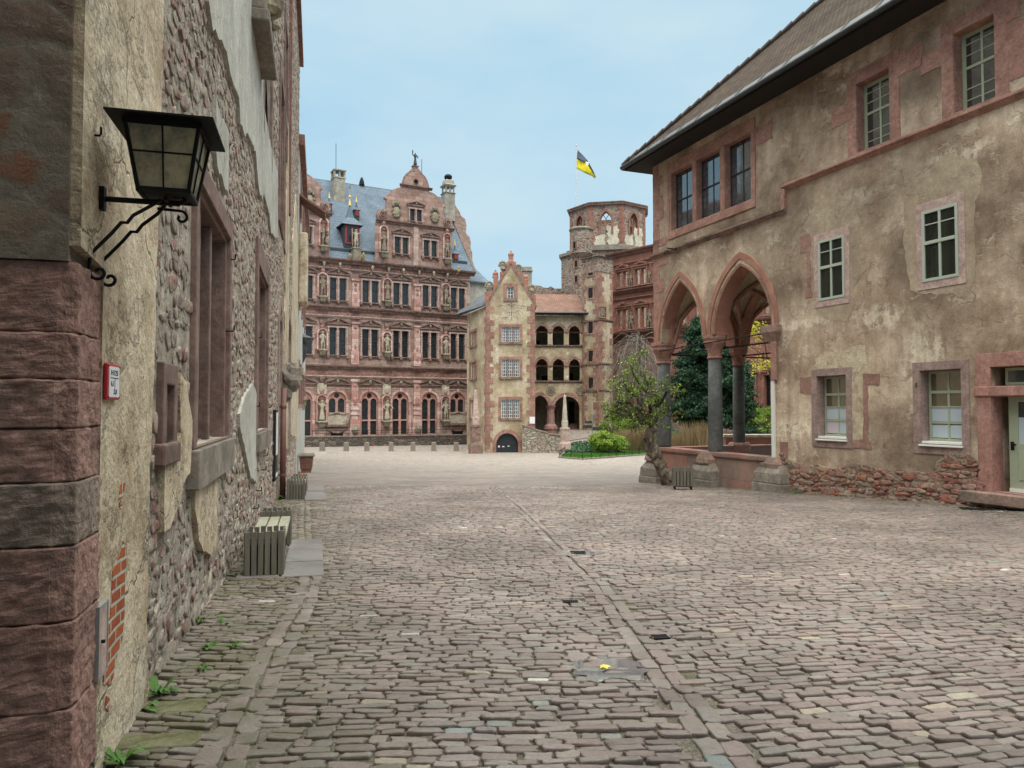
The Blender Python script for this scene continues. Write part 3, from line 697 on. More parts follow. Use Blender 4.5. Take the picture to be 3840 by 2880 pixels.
def urow(x0, x1, yb, h):
    u0, u1 = dl_(x0, 300)[0], dl_(x1, 300)[0]; v0 = dl_((x0 + x1) / 2, yb)[1]
    return (u0, u1, v0, v0 + h)
ups = [urow(566, 583, 330, 3.6), urow(603, 611, 505, 3.6), urow(615, 619, 560, 3.6)]
mids = [urow(566, 583, 20, 3.4), urow(612, 618, 330, 3.4), urow(622, 626, 360, 3.4)]
ups = [u for u in ups + mids if u[3] < HL - .5]
holes = [rpts(big), rpts(sec), rpts(small), dA, dB] + [rpts(u) for u in ups]
b0 = EYE - 3.6
mb = MB(); mb.ext([(.34, b0), (.34, HL), (UL, HL), (UL, b0)], 0, .45, holes)
mb.build('wall', MT['mortar_l'], LB)
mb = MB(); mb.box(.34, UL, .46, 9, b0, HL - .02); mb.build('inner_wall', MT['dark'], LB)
mb = MB(); mb.box(-.2, UL + .25, -.18, .3, HL, HL + .30); mb.box(.0, UL + .1, .3, 9.2, HL - .01, HL + .25); mb.build('cornice', MT['reddark'], LB)
def wall_stones(name, parent, u0, u1, v0, v1, skip, seed, ns=10, h0=.06, h1=.17, w0=.10, w1=.36, mat='wallstone', prj=.012, topf=None, jit=.24, lo=-.35):
    r_ = np.random.default_rng(seed); out = []; v = v0
    while v < v1:
        h = r_.uniform(h0, h1); u = u0 + r_.uniform(-.2, 0)
        while u < u1:
            w = r_.uniform(w0, w1) * (.7 + h / h1 * .5); cu, cv = u + w / 2, v + h / 2 + r_.normal(0, h * .16) + .05 * math.sin(cu * 1.7 + v) if (cu := u + w / 2) else 0
            if not any(a - .02 < cu < b + .02 and c_ - .02 < cv < d + .02 for a, b, c_, d in skip) and (topf is None or cv < topf(cu)): out.append((cu, cv, w / 2 * r_.uniform(.82, .98), h / 2 * r_.uniform(.78, .98), r_.normal(0, .12) + (r_.uniform(-.6, .6) if r_.random() < .12 else 0)))
            u += w
        v += h * .95
    A = np.array(out); n = len(A); th = np.arange(ns) * 2 * PI / ns + PI / ns; e = .75
    ux = np.sign(np.cos(th)) * np.abs(np.cos(th)) ** e; uy = np.sign(np.sin(th)) * np.abs(np.sin(th)) ** e
    rings = [(1.0, .012), (.99, -.80), (.93, -1.0), (.5, -1.03)]; nv = ns * len(rings) + 1; V_ = np.zeros((n, nv, 3)); jr = 1 + r_.normal(0, jit, (n, ns)); pj = prj * r_.uniform(lo, 1.35, n)
    ca, sa = np.cos(A[:, 4]), np.sin(A[:, 4]); tx = r_.normal(0, .09, n)
    for k, (sc, y) in enumerate(rings):
        j = jr * (1 + r_.normal(0, .03, (n, ns))); lx = A[:, 2, None] * sc * ux * j; lz = A[:, 3, None] * sc * uy * j
        V_[:, k * ns:(k + 1) * ns, 0] = A[:, 0, None] + lx * ca[:, None] - lz * sa[:, None]; V_[:, k * ns:(k + 1) * ns, 2] = A[:, 1, None] + lx * sa[:, None] + lz * ca[:, None]
        V_[:, k * ns:(k + 1) * ns, 1] = .012 if k == 0 else y * pj[:, None] + tx[:, None] * lx * .5 + (r_.normal(0, .0025, (n, ns)) if k > 1 else 0)
    V_[:, -1, 0] = A[:, 0]; V_[:, -1, 2] = A[:, 1]; V_[:, -1, 1] = -pj
    q = np.array([(k * ns + j, k * ns + (j + 1) % ns, (k + 1) * ns + (j + 1) % ns, (k + 1) * ns + j) for k in range(len(rings) - 1) for j in range(ns)]); kk = (len(rings) - 1) * ns
    t = np.array([(kk + j, kk + (j + 1) % ns, nv - 1) for j in range(ns)]); off = (np.arange(n) * nv)[:, None, None]
    Q = (q[None] + off).reshape(-1); T = (t[None] + off).reshape(-1); me = bpy.data.meshes.new(name); me.vertices.add(n * nv); me.vertices.foreach_set('co', V_.reshape(-1)); me.loops.add(len(Q) + len(T)); me.loops.foreach_set('vertex_index', np.concatenate([Q, T])); nq, nt_ = len(Q) // 4, len(T) // 3
    me.polygons.add(nq + nt_); me.polygons.foreach_set('loop_start', np.concatenate([np.arange(nq) * 4, nq * 4 + np.arange(nt_) * 3])); me.update(calc_edges=True)
    at_ = me.attributes.new('col', 'FLOAT', 'POINT'); at_.data.foreach_set('value', np.repeat(r_.uniform(0, 1, n), nv)); me.materials.append(MT[mat])
    o = bpy.data.objects.new(name, me); C.objects.link(o); o.parent = parent; return o
def grow(r, a, b=None): b = a if b is None else b; return (r[0] - a, r[1] + a, r[2] - b, r[3] + b)
skp = [grow(big, .2, .3), grow(sec, .28, .35), grow(small, .14, .18), (dA[0][0] - .2, dA[-1][0] + .2, b0, EYE + 2.2), (dB[0][0] - .3, dB[-1][0] + .3, dB[0][1], max(p[1] for p in dB) + .3), (.3, dl_(309, 900)[0] - .05, b0, HL)] + [grow(u, .3, .35) for u in ups]
wall_stones('rubble_stones', LB, dl_(309, 900)[0] - .1, 9.0, b0 + 1.4, 9.5, skp, 3, 7, .045, .14, .07, .27)
wall_stones('rubble_stones', LB, .8, 9.0, 9.5, HL - .05, [grow(u, .3, .35) for u in ups] + [(.3, 2.2, 0, HL)], 7, 7, .06, .17, .1, .34)
wall_stones('rubble_stones', LB, 9.0, UL, b0 + .6, HL - .05, skp, 4, 7, .07, .18, .12, .36)
# plaster coats, proud of the rubble, with ragged edges
def coat(pts, name, mat, y=-.02, amp=.03, step=.12, seed=1, clip=None):
    p = [dl_(a, b) if not isinstance(a, tuple) else a for a, b in pts]
    if clip: p = [clip(q) for q in p]
    mb = MB(); mb.ext(ragged(p, amp, step, seed), y - .022, .0, back=False); return mb.build(name, mat, LB)
uA = dl_(196, 900)[0]
def cutA(q): return q
A1 = [dl_(*p) for p in [(338, 8), (335, 195), (333, 243), (328, 434), (322, 600), (318, 760), (313, 900), (309, 971), (305, 1100), (303, 1266), (301, 1389), (305, 1491)]]
vtop = HL - .02
A1 = [(A1[0][0], vtop)] + A1 + [(A1[-1][0] + .02, b0)]
rag = ragged(A1 + [(A1[-1][0] - .01, b0)], .022, .10, 3, closed=False) + [(A1[-1][0] - .01, b0)]
pl = [q for q in rag] + [(uA, b0), (uA, dl_(196, 575)[1]), (.02, dl_(150, 530)[1]), (.0, vtop)]
mb = MB(); mb.ext(pl, -.04, .34, back=False); mb.build('plaster_coat', MT['plaster_l'], LB)
coat([(340, 979), (342, 972), (333, 986), (370, 967), (377, 930), (374, 860), (378, 800), (389, 833), (403, 903), (404, 955), (399, 1017), (390, 1035), (381, 1060), (377, 1085), (364, 1120), (352, 1151), (338, 1147), (341, 1060)][1:], 'plaster_patch', MT['plaster_l'], seed=5)
coat([(410, 1024), (463, 1006), (461, 1100), (459, 1176), (446, 1200), (434, 1200), (418, 1163), (410, 1102)], 'plaster_patch', MT['plaster_l'], seed=6)
coat([(541, 825), (549, 850), (549, 1040), (536, 1034), (524, 981), (511, 925), (511, 893), (521, 862)], 'plaster_patch', MT['plaster_g'], amp=.04, seed=7)
g1 = [dl_(*p) for p in [(439, 0), (449, 59), (455, 66), (480, 109), (489, 156), (502, 197), (508, 203), (511, 266), (521, 294), (525, 281), (546, 331), (552, 406), (561, 431), (564, 419), (577, 462), (580, 500), (589, 512), (596, 516), (596, 375), (577, 297), (564, 230), (562, 130)]]
g1 = [(g1[0][0] - .9, vtop)] + g1 + [(g1[-1][0], vtop)]
mb = MB(); mb.ext(ragged(g1, .04, .2, 8), -.045, .0, back=False); mb.build('plaster_patch', MT['plaster_g'], LB)
coat([(457, 205), (461, 230), (485, 280), (485, 420), (478, 404), (460, 360), (456, 300)], 'plaster_patch', MT['plaster_g'], seed=9)
ff = [dl_(*p) for p in [(612, 560), (618, 640), (630, 600), (636, 560)]]
uf0, uf1 = dl_(611, 800)[0], dl_(630, 800)[0]
mb = MB(); mb.ext(ragged([(uf0, EYE - .6), (uf0 + .2, EYE + 7), (uf0 + 1.5, EYE + 9), (UL - 6, EYE + 7.5), (UL - 2, EYE + 9), (UL - .05, EYE + 6), (UL - .05, EYE - 1.0), (uf1, EYE - 1.6)], .12, .35, 12), -.02, .0,
   holes=[], back=False)
# (cut clear of the second arch by being two strips)
for (a, b, s) in ((uf0, dB[0][0] - .25, 12), (dB[-1][0] + .3, UL - .05, 13)):
    m2 = MB(); m2.ext(ragged([(a, EYE - 1.0), (a + .1, EYE + 6), (a + .4 * (b - a), EYE + 8.6), (b, EYE + 7), (b, EYE - 1.4)], .10, .3, s), -.042, 0, back=False)
    m2.build('plaster_patch', MT['plaster_l'], LB)
# exposed brick streak in the near plaster
gb = MT['brickstreak'] = m_ashlar('exposed_brick', (.50, .13, .04), (.33, .075, .03), mortar=(.48, .44, .36), bw=.17, rh=.062, ms=.010, var=.5, bs=.8, dirt=.15)
def brickpatch(pts, seed, amp=.012):
    p = [dl_(a, b) for a, b in pts]; mb = MB(); mb.ext(ragged(p, amp, .05, seed), -.044, -.03, back=False); mb.build('exposed_brick', gb, LB)
brickpatch([(247, 1170), (252, 1195), (251, 1260), (247, 1320), (243, 1375), (240, 1395), (226, 1430), (221, 1470), (199, 1487), (201, 1350), (216, 1330), (222, 1240), (230, 1215), (238, 1205)], 3)
brickpatch([(243, 1035), (250, 1040), (247, 1068), (238, 1082), (234, 1075)], 4)
brickpatch([(214, 1515), (206, 1512), (203, 1535), (213, 1538)], 5)
brickpatch([(236, 1090), (244, 1092), (243, 1100), (236, 1100)], 6)
# the corner : quoins and upper rubble face
ys_ = [535, 560, 717, 819, 925, 1041, 1176, 1335, 1516, 1700]
vs_ = [dl_(141, y)[1] for y in ys_]
rq = random.Random(5)
for i in range(1, len(vs_) - 1):
    t, b = vs_[i] - .003, vs_[i + 1] + .003
    w = uA - .012 + rq.uniform(-.012, .02); q = [.0, .01, .0, -.012, -.008, -.018, -.022, -.028, -.03][i]
    mb = MB(); mb.loft([(1, 1, 0)]) if False else None
    mb.v = []; mb.f = []; mb.mi = []
    x0 = q; c = .035
    outline = [(x0, 1.3), (x0, c), (x0 + c, -.035 + q * .4), (w, -.035 + q * .4), (w, .3), (x0 + .5, 1.3)]
    nn = len(outline); vs = [(a, d, b) for a, d in outline] + [(a, d, t) for a, d in outline]
    mb.add(vs, [tuple(range(nn))[::-1], tuple(range(nn, 2 * nn))] + [(k, (k + 1) % nn, (k + 1) % nn + nn, k + nn) for k in range(nn)])
    ob = mb.build('quoin_block', MT['ashlar_d2'] if i in (5,) else MT['ashlar_d'], LB, bevel=.007, seg=2)
    sb = ob.modifiers.new('sub', 'SUBSURF'); sb.subdivision_type = 'SIMPLE'; sb.levels = sb.render_levels = 5
    if 'rock' not in bpy.data.textures:
        tx_ = bpy.data.textures.new('rock', 'CLOUDS'); tx_.noise_scale = .05; tx_.noise_depth = 4
    dm_ = ob.modifiers.new('rough', 'DISPLACE'); dm_.texture = bpy.data.textures['rock']; dm_.strength = .022; dm_.mid_level = .5; dm_.texture_coords = 'LOCAL'
    rr = rq.random()
    mm = MT['ashlar_d']
mb = MB(); mb.box(.04, uA - .02, -.014, 1.25, b0, vs_[1] - .01); mb.build('quoin_mortar', MT['mortar_l'], LB)
mb = MB(); mb.box(.0, .34, .0, 1.3, vs_[1] + .0, HL - .02); mb.build('corner_face', MT['rubble_d'], LB)
# big mullioned window
def stone_window(r, n, depth, fw, name='window', sill=True, surround=.13, head=.2, mat=None, glass=True, arched=False):
    u0, u1, v0, v1 = r; mat = mat or MT['frameL']
    mb = MB()
    mb.ext([(u0 - surround, v0 - .02), (u0 - surround, v1 + head), (u1 + surround, v1 + head), (u1 + surround, v0 - .02)], -.045, .0, [[(u0, v0), (u0, v1), (u1, v1), (u1, v0)]], back=False)
    mb.box(u0, u0 + fw, .0, depth, v0, v1); mb.box(u1 - fw, u1, .0, depth, v0, v1); mb.box(u0 + fw, u1 - fw, 0, depth, v1 - fw, v1)
    f = mb.build(name, mat, LB, bevel=.01)
    for i in range(1, n):
        c = u0 + (u1 - u0) * i / n; mb = MB()
        mb.ext([(c - .05, v0), (c - .05, v1 - fw), (c + .05, v1 - fw), (c + .05, v0)], .06, depth); o = mb.build('mullion', mat, f, bevel=.012)
    mb = MB(); mb.box(u0 + fw, u1 - fw, depth - .03, depth - .01, v0, v1 - fw); mb.build('pane', MT['dark'], f)
    if sill:
        mb = MB(); mb.ext([(u0 - .22, v0 - .32), (u0 - .22, v0 - .02), (u1 + .05, v0 - .02), (u1 + .05, v0 - .32)], -.10, .12)
        mb.box(u0 + .0, u1, .12, depth, v0 - .05, v0 + .012); mb.build('window_sill', MT['greystone'], f, bevel=.012)
    return f
stone_window(big, 3, .32, .05)
stone_window(sec, 3, .30, .05, surround=.25, head=.4)
f = stone_window(small, 2, .25, .04, sill=False, surround=.10, head=.14)
mb = MB(); mb.box(small[0] - .16, small[1] + .1, -.07, .1, small[2] - .14, small[2]); mb.build('window_sill', MT['frameL'], f, bevel=.015)
for i, r in enumerate(ups): stone_window(r, 2, .3, .06, surround=.22, head=.3, sill=False)
# red stone pilaster strips by the upper windows
for (x0, x1, v0, v1) in ((586, 590, EYE + 8.5, HL - .3), (620, 621, EYE + 6, HL - .3)):
    u0, u1 = dl_(x0, 500)[0], dl_(x1, 500)[0]; mb = MB(); mb.box(u0, u1, -.10, 0, v0, v1); mb.build('pilaster', MT['reddark'], LB, bevel=.02)
# arched doorway surrounds
for d in (dA, dB):
    inn = d; c = (d[0][0] + d[-1][0]) / 2
    out_ = [(c + (p[0] - c) * 1.35 + (-.12 if p[0] < c else .12), p[1] + (.25 if i not in (0, len(d) - 1) else 0)) for i, p in enumerate(d)]
    mb = MB(); loop = out_ + inn[::-1]; mb.ext(loop, -.03, 0, back=False); dd = mb.build('door_surround', MT['mauve'], LB)
    mb = MB(); mb.ext(d, .30, .33); mb.build('door', MT['wood'], LB)
# coat-of-arms box, high up
def P3(x, y, off): u, v = dl_(x, y, off); return u, v
u0, v0 = dl_(540, 60); cbx = MB(); va = dl_(553, 112)[1]
ua, ub = dl_(536, 40)[0], dl_(560, 40)[0]
cbx.box(ua, ub, -.22, 0, va, va + 3.2); cbx.box(ua - .05, ub + .05, -.28, 0, va - .18, va); cbx.box(ua - .05, ub + .05, -.28, 0, va + 3.2, va + 3.4)
t = cbx.build('relief_frame', MT['greystone'], LB, bevel=.03)
cbx = MB()
rr = random.Random(3)
for i in range(16): cbx.ball((rr.uniform(ua + .15, ub - .15), -.24, va + rr.uniform(.3, 2.9)), rr.uniform(.08, .2), 8, jit=.2)
cbx.build('carved_relief', MT['shield'], t)
# downpipe with carved head
dp = thing('downpipe', 'brown drainpipe running down the left wall to the cobbles', 'drainpipe', FL.M)
ud = dl_(600, 950)[0]; vt_ = dl_(604, 840)[1]
mb = MB(); mb.tube([(ud, -.13, EYE - hs(2.87 + ud * .967) - .1), (ud, -.13, vt_)], .07, 12); mb.build('pipe', MT['pipe'], dp, smooth=True)
for k in (.5, 2.2, 3.6):
    mb = MB(); mb.lathe([(.082, vt_ - k), (.082, vt_ - k + .06)], ud, -.13, 12); mb.box(ud - .02, ud + .02, -.1, .0, vt_ - k, vt_ - k + .05); mb.build('bracket', MT['pipe'], dp)
gh = MB(); ug, vg = dl_(608, 815)
gh.ball((ug, -.25, vg), .26, 12, 1, 1.3, 1.4, jit=.18); gh.ball((ug + .05, -.48, vg + .08), .14, 10, jit=.2); gh.ball((ug, -.12, vg - .4), .18, 10, 1, 1, 1.5, jit=.2)
gh = gh.build('gargoyle_head', MT['greystone'], None); gh.matrix_world = FL.M; tag(gh, 'mossy carved stone head jutting from the left wall above the drainpipe', 'carving')
# tall thin notice strip
ns = thing('notice_board', 'narrow upright black and white board fixed to the left wall beside the drainpipe', 'board', FL.M)
un, vn0 = dl_(588, 1040); _, vn1 = dl_(592, 885)
mb = MB(); mb.box(un - .05, un + .75, -.07, -.0, vn0, vn1); mb.build('panel', MT['ink'], ns, bevel=.01)
mb = MB(); mb.box(un + .04, un + .66, -.078, -.07, vn0 + (vn1 - vn0) * .36, vn0 + (vn1 - vn0) * .96); mb.box(un + .04, un + .66, -.078, -.07, vn0 + .08, vn0 + (vn1 - vn0) * .10); mb.build('sheet', MT['signwhite'], ns)
# iron hooks
hk = None
hooks = [(490, 560), (487, 715), (553, 729), (585, 742), (548, 878), (576, 880), (567, 985), (563, 1015), (553, 1060), (546, 1098), (181, 290)]
for i, (x, y) in enumerate(hooks):
    u, v = dl_(x, y); s = .6 if i == 10 else 1.0
    if hk is None:
        mb = MB(); mb.tube([(0, 0, 0), (0, -.10, 0), (0, -.108, .012), (0, -.108, .06)], .008, 8); hk = mb.build('iron_hook', MT['iron'], None); o = hk
    else:
        o = hk.copy(); C.objects.link(o)
    o.matrix_world = FL.M @ Matrix.Translation((u, 0.02 if i != 10 else 0, v)) @ Matrix.Diagonal((s, s, s, 1))
    tag(o, ['small iron hook in the left wall beside the top of the big mullioned window', 'iron hook halfway up the right edge of the big mullioned window', 'upper iron hook in front of the narrow second window of the left wall', 'upper iron hook between the narrow second window and the first arched door', 'lower iron hook in front of the narrow second window of the left wall', 'lower iron hook between the narrow second window and the first arched door', 'iron hook just below the black and white notice board level on the left wall', 'second iron hook under the narrow window of the left wall', 'third iron hook low on the left wall above the first bench', 'lowest iron hook on the left wall over the slatted bin', 'short iron stub high on the cream plaster left of the wall lantern'][i], 'hook', 'iron hooks in the left wall')
# hatch
ht = thing('access_panel', 'narrow rusty metal access panel low beside the corner quoins', 'panel', FL.M)
ua, ub = dl_(181, 1385)[0], dl_(199, 1385)[0]; va, vb = dl_(190, 1455)[1], dl_(190, 1312)[1]
mb = MB(); mb.box(ua + .0, ub, -.06, -.035, va, vb); mb.build('door_leaf', MT['pink'], ht, bevel=.003)
mb = MB()
for a in (ua - .012, ub): mb.box(a, a + .012, -.062, -.03, va - .012, vb + .012)
for a in (va - .012, vb): mb.box(ua, ub, -.062, -.03, a, a + .012)
mb.build('frame', MT['steel'], ht); mb = MB(); mb.tube([(ua + .03, -.075, (va + vb) / 2), (ua + .03, -.05, (va + vb) / 2)], .008, 8); mb.build('lock', MT['iron'], ht)
# red framed sign
sg = thing('hydrant_sign', 'small upright sign with a red frame reading H125 on the cream plaster', 'sign', FL.M)
ua, ub, va, vb = FL.rect(399, 1365, 449, 1500)
ua, ub = dl_(232, 825, -.06)[0], dl_(259, 825, -.06)[0]; va, vb = dl_(245, 864, -.06)[1], dl_(245, 786, -.06)[1]
mb = MB(); mb.box(ua, ub, -.060, -.043, va, vb); mb.build('frame', MT['signred'], sg, bevel=.006)
iw = (ub - ua) * .10
mb = MB(); mb.box(ua + iw, ub - iw, -.0625, -.060, va + iw * .6, vb - iw * .6); mb.build('face', MT['signwhite'], sg)
W_, H_ = (ub - ua) * .76, (vb - va) * .84; cu, cv = (ua + ub) / 2, (va + vb) / 2
mb = MB(); mb.box(cu - W_ * .40, cu + W_ * .42, -.0638, -.0625, cv + H_ * .115, cv + H_ * .14); mb.box(cu + W_ * .02, cu + W_ * .06, -.0638, -.0625, cv - H_ * .22, cv + H_ * .115); mb.build('rule', MT['ink'], sg)
mb = MB()
for a in (ua + .012, ub - .012):
    for b in (va + .012, vb - .012): mb.tube([(a, -.064, b), (a, -.058, b)], .0035, 8)
mb.build('screw', MT['iron'], sg)
def text(s, size, M, parent, mat, name='lettering', ext=.0006, sx=1.0, align='CENTER'):
    cu = bpy.data.curves.new(name, 'FONT'); cu.body = s; cu.size = size; cu.extrude = ext; cu.align_x = align; cu.align_y = 'CENTER'; cu.offset = size * .012
    tmp = bpy.data.objects.new('t', cu); C.objects.link(tmp)
    bpy.context.view_layer.update(); dg = bpy.context.evaluated_depsgraph_get()
    me = bpy.data.meshes.new_from_object(tmp.evaluated_get(dg)); me.name = name
    bpy.data.objects.remove(tmp); me.materials.clear(); me.materials.append(mat)
    me.transform(M @ Matrix.Diagonal((sx, 1, 1, 1)))
    o = bpy.data.objects.new(name, me); C.objects.link(o); o.parent = parent; return o
def TM(x, y, z): return Matrix.Translation((x, y, z)) @ Matrix.Rotation(PI / 2, 4, 'X')
ts = H_ * .24; text('H125', ts, TM(cu, -.0632, cv + H_ * .29), sg, MT['ink'], sx=.78 * W_ / (2.3 * ts))
text('6,1', ts, TM(cu - W_ * .2, -.0632, cv - H_ * .06), sg, MT['ink'], sx=.34 * W_ / (1.35 * ts))
text('3,8', ts, TM(cu + W_ * .08, -.0632, cv - H_ * .33), sg, MT['ink'], sx=.40 * W_ / (1.35 * ts))
# wall lantern ------------------------------------------------------
# rods start on the wall; box hangs ~0.75 m out
ln = thing('wall_lantern', 'large black four-sided lantern on a scrolled bracket on the near left wall', 'lantern', FL.M)
uL_, vL_ = dl_(218, 412)
Ow = .31
uc, vb_ = dl_(363, 424, -Ow)
M0 = Matrix.Translation((uc, -Ow, vb_))
def lbox(h0, z0, h1, z1): return [(-h0, -h0, z0), (h0, -h0, z0), (h0, h0, z0), (-h0, h0, z0), (-h1, -h1, z1), (h1, -h1, z1), (h1, h1, z1), (-h1, h1, z1)]
BF = [(0, 3, 2, 1), (4, 5, 6, 7), (0, 1, 5, 4), (1, 2, 6, 5), (2, 3, 7, 6), (3, 0, 4, 7)]
hb = .275; h0, h1 = .10, .145
mb = MB(M0)
cs = [(-1, -1), (1, -1), (1, 1), (-1, 1)]
for a, b in cs: mb.tube([(a * h0, b * h0, 0), (a * h1, b * h1, hb)], .011, 4)
for k in range(4):
    a, b = cs[k], cs[(k + 1) % 4]
    mb.tube([(a[0] * h0, a[1] * h0, 0), (b[0] * h0, b[1] * h0, 0)], .013, 4); mb.tube([(a[0] * h1, a[1] * h1, hb), (b[0] * h1, b[1] * h1, hb)], .016, 4)
    hm = h0 + (h1 - h0) * .56
    mb.tube([(a[0] * hm, a[1] * hm, hb * .56), (b[0] * hm, b[1] * hm, hb * .56)], .0045, 4)
    m0, m1 = ((a[0] + b[0]) / 2 * h0, (a[1] + b[1]) / 2 * h0), ((a[0] + b[0]) / 2 * h1, (a[1] + b[1]) / 2 * h1)
    mb.tube([(*m0, 0), (*m1, hb)], .0045, 4)
mb.build('frame', MT['iron'], ln)
for k in range(4):
    a, b = cs[k], cs[(k + 1) % 4]; mb = MB(M0); q = .97
    mb.add([(a[0] * h0 * q, a[1] * h0 * q, .004), (b[0] * h0 * q, b[1] * h0 * q, .004), (b[0] * h1 * q, b[1] * h1 * q, hb - .004), (a[0] * h1 * q, a[1] * h1 * q, hb - .004)], [(0, 1, 2, 3)])
    mb.build('pane', MT['lampglass'], ln)
mb = MB(M0); mb.add(lbox(h0 * .9, -.004, h0 * .9, .002), BF); mb.build('base_plate', MT['iron'], ln)
mb = MB(M0); R_ = .21; mb.add(lbox(R_, hb + .012, R_, hb + .02) , BF); mb.add(lbox(R_, hb + .0201, .03, hb + .045), BF); mb.build('roof', MT['iron'], ln)
uo, vo = dl_(214, 411)
vo = vb_ - .03
mb = MB(); mb.tube([(uc, -.0, vo), (uc, -Ow - .05, vo)], .012, 10); mb.tube([(uc, .03, vo), (uc, -.045, vo)], .026, 12); mb.box(uc - .02, uc + .02, -.06, -.03, vo - .05, vo + .05)
mb.tube([(uc, -Ow - .05, vo), (uc, -Ow - .07, vo + .015), (uc, -Ow - .06, vo + .035), (uc, -Ow - .02, vo + .03)], .010, 8)
mb.tube([(uc - .06, -Ow, vo + .005), (uc + .06, -Ow, vo + .005)], .010, 8)
mb.build('arm', MT['iron'], ln, smooth=False)
for du in (-.085, .085):
    pts = [(uc + du * .5, -Ow + .02, vo), (uc + du * .8, -.255, vo - .035), (uc + du, -.19, vo - .085), (uc + du, -.168, vo - .118), (uc + du, -.145, vo - .118), (uc + du, -.11, vo - .165), (uc + du, -.05, vo - .235), (uc + du, -.028, vo - .262), (uc + du, -.026, vo - .33)]
    for k in range(14):
        a = PI * .95 + k * .48; r = .036 * (1 - k / 17)
        pts.append((uc + du, -.026 - .036 - r * math.cos(a) * 1.0, vo - .335 + r * math.sin(a) * 1.0 ))
    mb = MB(); mb.tube(pts, .0075, 8); mb.build('scroll_bracket', MT['iron'], ln)
pts = [(uc + .09, -Ow + .06, vo - .005), (uc + .09, -Ow - .04, vo - .01)]
for k in range(12):
    a = PI / 2 - k * .5; r = .03 * (1 - k / 16); pts.append((uc + .09, -Ow - .04 - r * math.cos(a), vo - .04 + r * math.sin(a)))
mb = MB(); mb.tube(pts, .0065, 8); mb.build('scroll', MT['iron'], ln)
# ------------------------------------------------------------------ gate passage round the camera
GT = thing('gate_passage', 'dark rubble gateway tower vault behind the viewer joined to the left corner', 'gatehouse')
mb = MB(); mb.box(-3.2, -2.15, -7, 1.6, -.3, 7.5); mb.box(4.6, 5.8, -7, 1.0, -.3, 7.5); mb.build('side_wall', MT['rubble_d'], GT)
mb = MB(); mb.box(-2.15, 4.6, -7, 1.0, 4.6, 7.5); mb.box(-3.2, -2.151, 1.6, 3.9, b0, 9.5) if False else None
mb.build('vault', MT['rubble_d'], GT)
# ------------------------------------------------------------------ rear wing beyond the left building
FW = Fr(-10.05, 34.3, -.262, 1)
RW = thing('rear_wing', 'farther wing of the left range in pale weathered stone with a small canopy', 'building', FW.M)
mb = MB(); hw_ = FW.at(1112, 356)[1]
mb.ext([(-.5, -2.5), (-.5, hw_), (18, hw_ - 1.0), (19, hw_ - 1.2), (19, -2.5)], 0, 6); mb.build('wall', MT['plaster_g'], RW)
mb = MB(); mb.box(-.6, 19.1, -.25, .1, hw_ - .6, hw_ - .1); mb.build('cornice', MT['reddark'], RW)
mb = MB()
for k in range(4):
    for v in (0, 5, 9.5): mb.box(2 + k * 4, 3.3 + k * 4, -.05, .02, EYE + v, EYE + v + 2.4)
mb.build('window_surround', MT['red'], RW)
mb = MB()
for k in range(4):
    for v in (0, 5, 9.5): mb.box(2.3 + k * 4, 3.0 + k * 4, -.07, .02, EYE + v + .2, EYE + v + 2.2)
mb.build('window', MT['glass'], RW)
ucn, vcn = FW.at(1122, 778)
mb = MB(); z = vcn
mb.add([(ucn, 0, z + .7), (ucn + 1.6, 0, z + .7), (ucn + 1.6, -1.25, z - .1), (ucn, -1.25, z - .1), (ucn, 0, z + .6), (ucn + 1.6, 0, z + .6), (ucn + 1.6, -1.25, z - .2), (ucn, -1.25, z - .2)], BF); mb.box(ucn, ucn + 1.6, -1.25, -1.2, z - 1.1, z - .15)
mb.build('canopy', MT['reddark'], RW)
mb = MB(); mb.box(ucn - .2, ucn + 1.3, -.42, 0, vcn - 4.6, vcn - 1.2); mb.loft([(.4, .2, 0)]) if False else None; mb.build('oriel', MT['plaster_l'], RW, bevel=.1)
rl = thing('wall_lantern', 'small distant lantern hanging on a bracket at the far end of the left wall', 'lantern', FW.M)
pl_ = FW.I @ onray(1137, 1515, 46); ul, yl_, vl = pl_
Q = Matrix.Translation((ul, yl_, vl)); mb = MB(Q)
for a, b in cs: mb.tube([(a * .16, b * .16, -.35), (a * .27, b * .27, .25)], .02, 4)
mb.build('frame', MT['iron'], rl); mb = MB(Q); mb.add(lbox(.15, -.35, .26, .25), BF); mb.build('pane', MT['lampglass'], rl)
mb = MB(Q); mb.add(lbox(.36, .26, .05, .5), BF); mb.build('roof', MT['pipe'], rl); mb = MB(); mb.tube([(ul, 0, vl - .4), (ul, yl_, vl - .4)], .025, 8); mb.build('arm', MT['iron'], rl)
pt_ = FW.I @ onray(1128, 1278, 44); ut, yt_, vt2 = pt_
o = MB(); o.lathe([(.12, vt2 - 1.5), (.34, vt2 - 1.2), (.5, vt2 - .5), (.42, vt2 - .1), (.85, vt2 + .05), (.9, vt2 + .15), (.3, vt2 + .4), (.1, vt2 + .5)], ut, yt_ + .1, 14)
o = o.build('basin', MT['leadlight'], None); o.matrix_world = FW.M; tag(o, 'bluish grey carved basin shaped corbel on the far left wall', 'corbel')

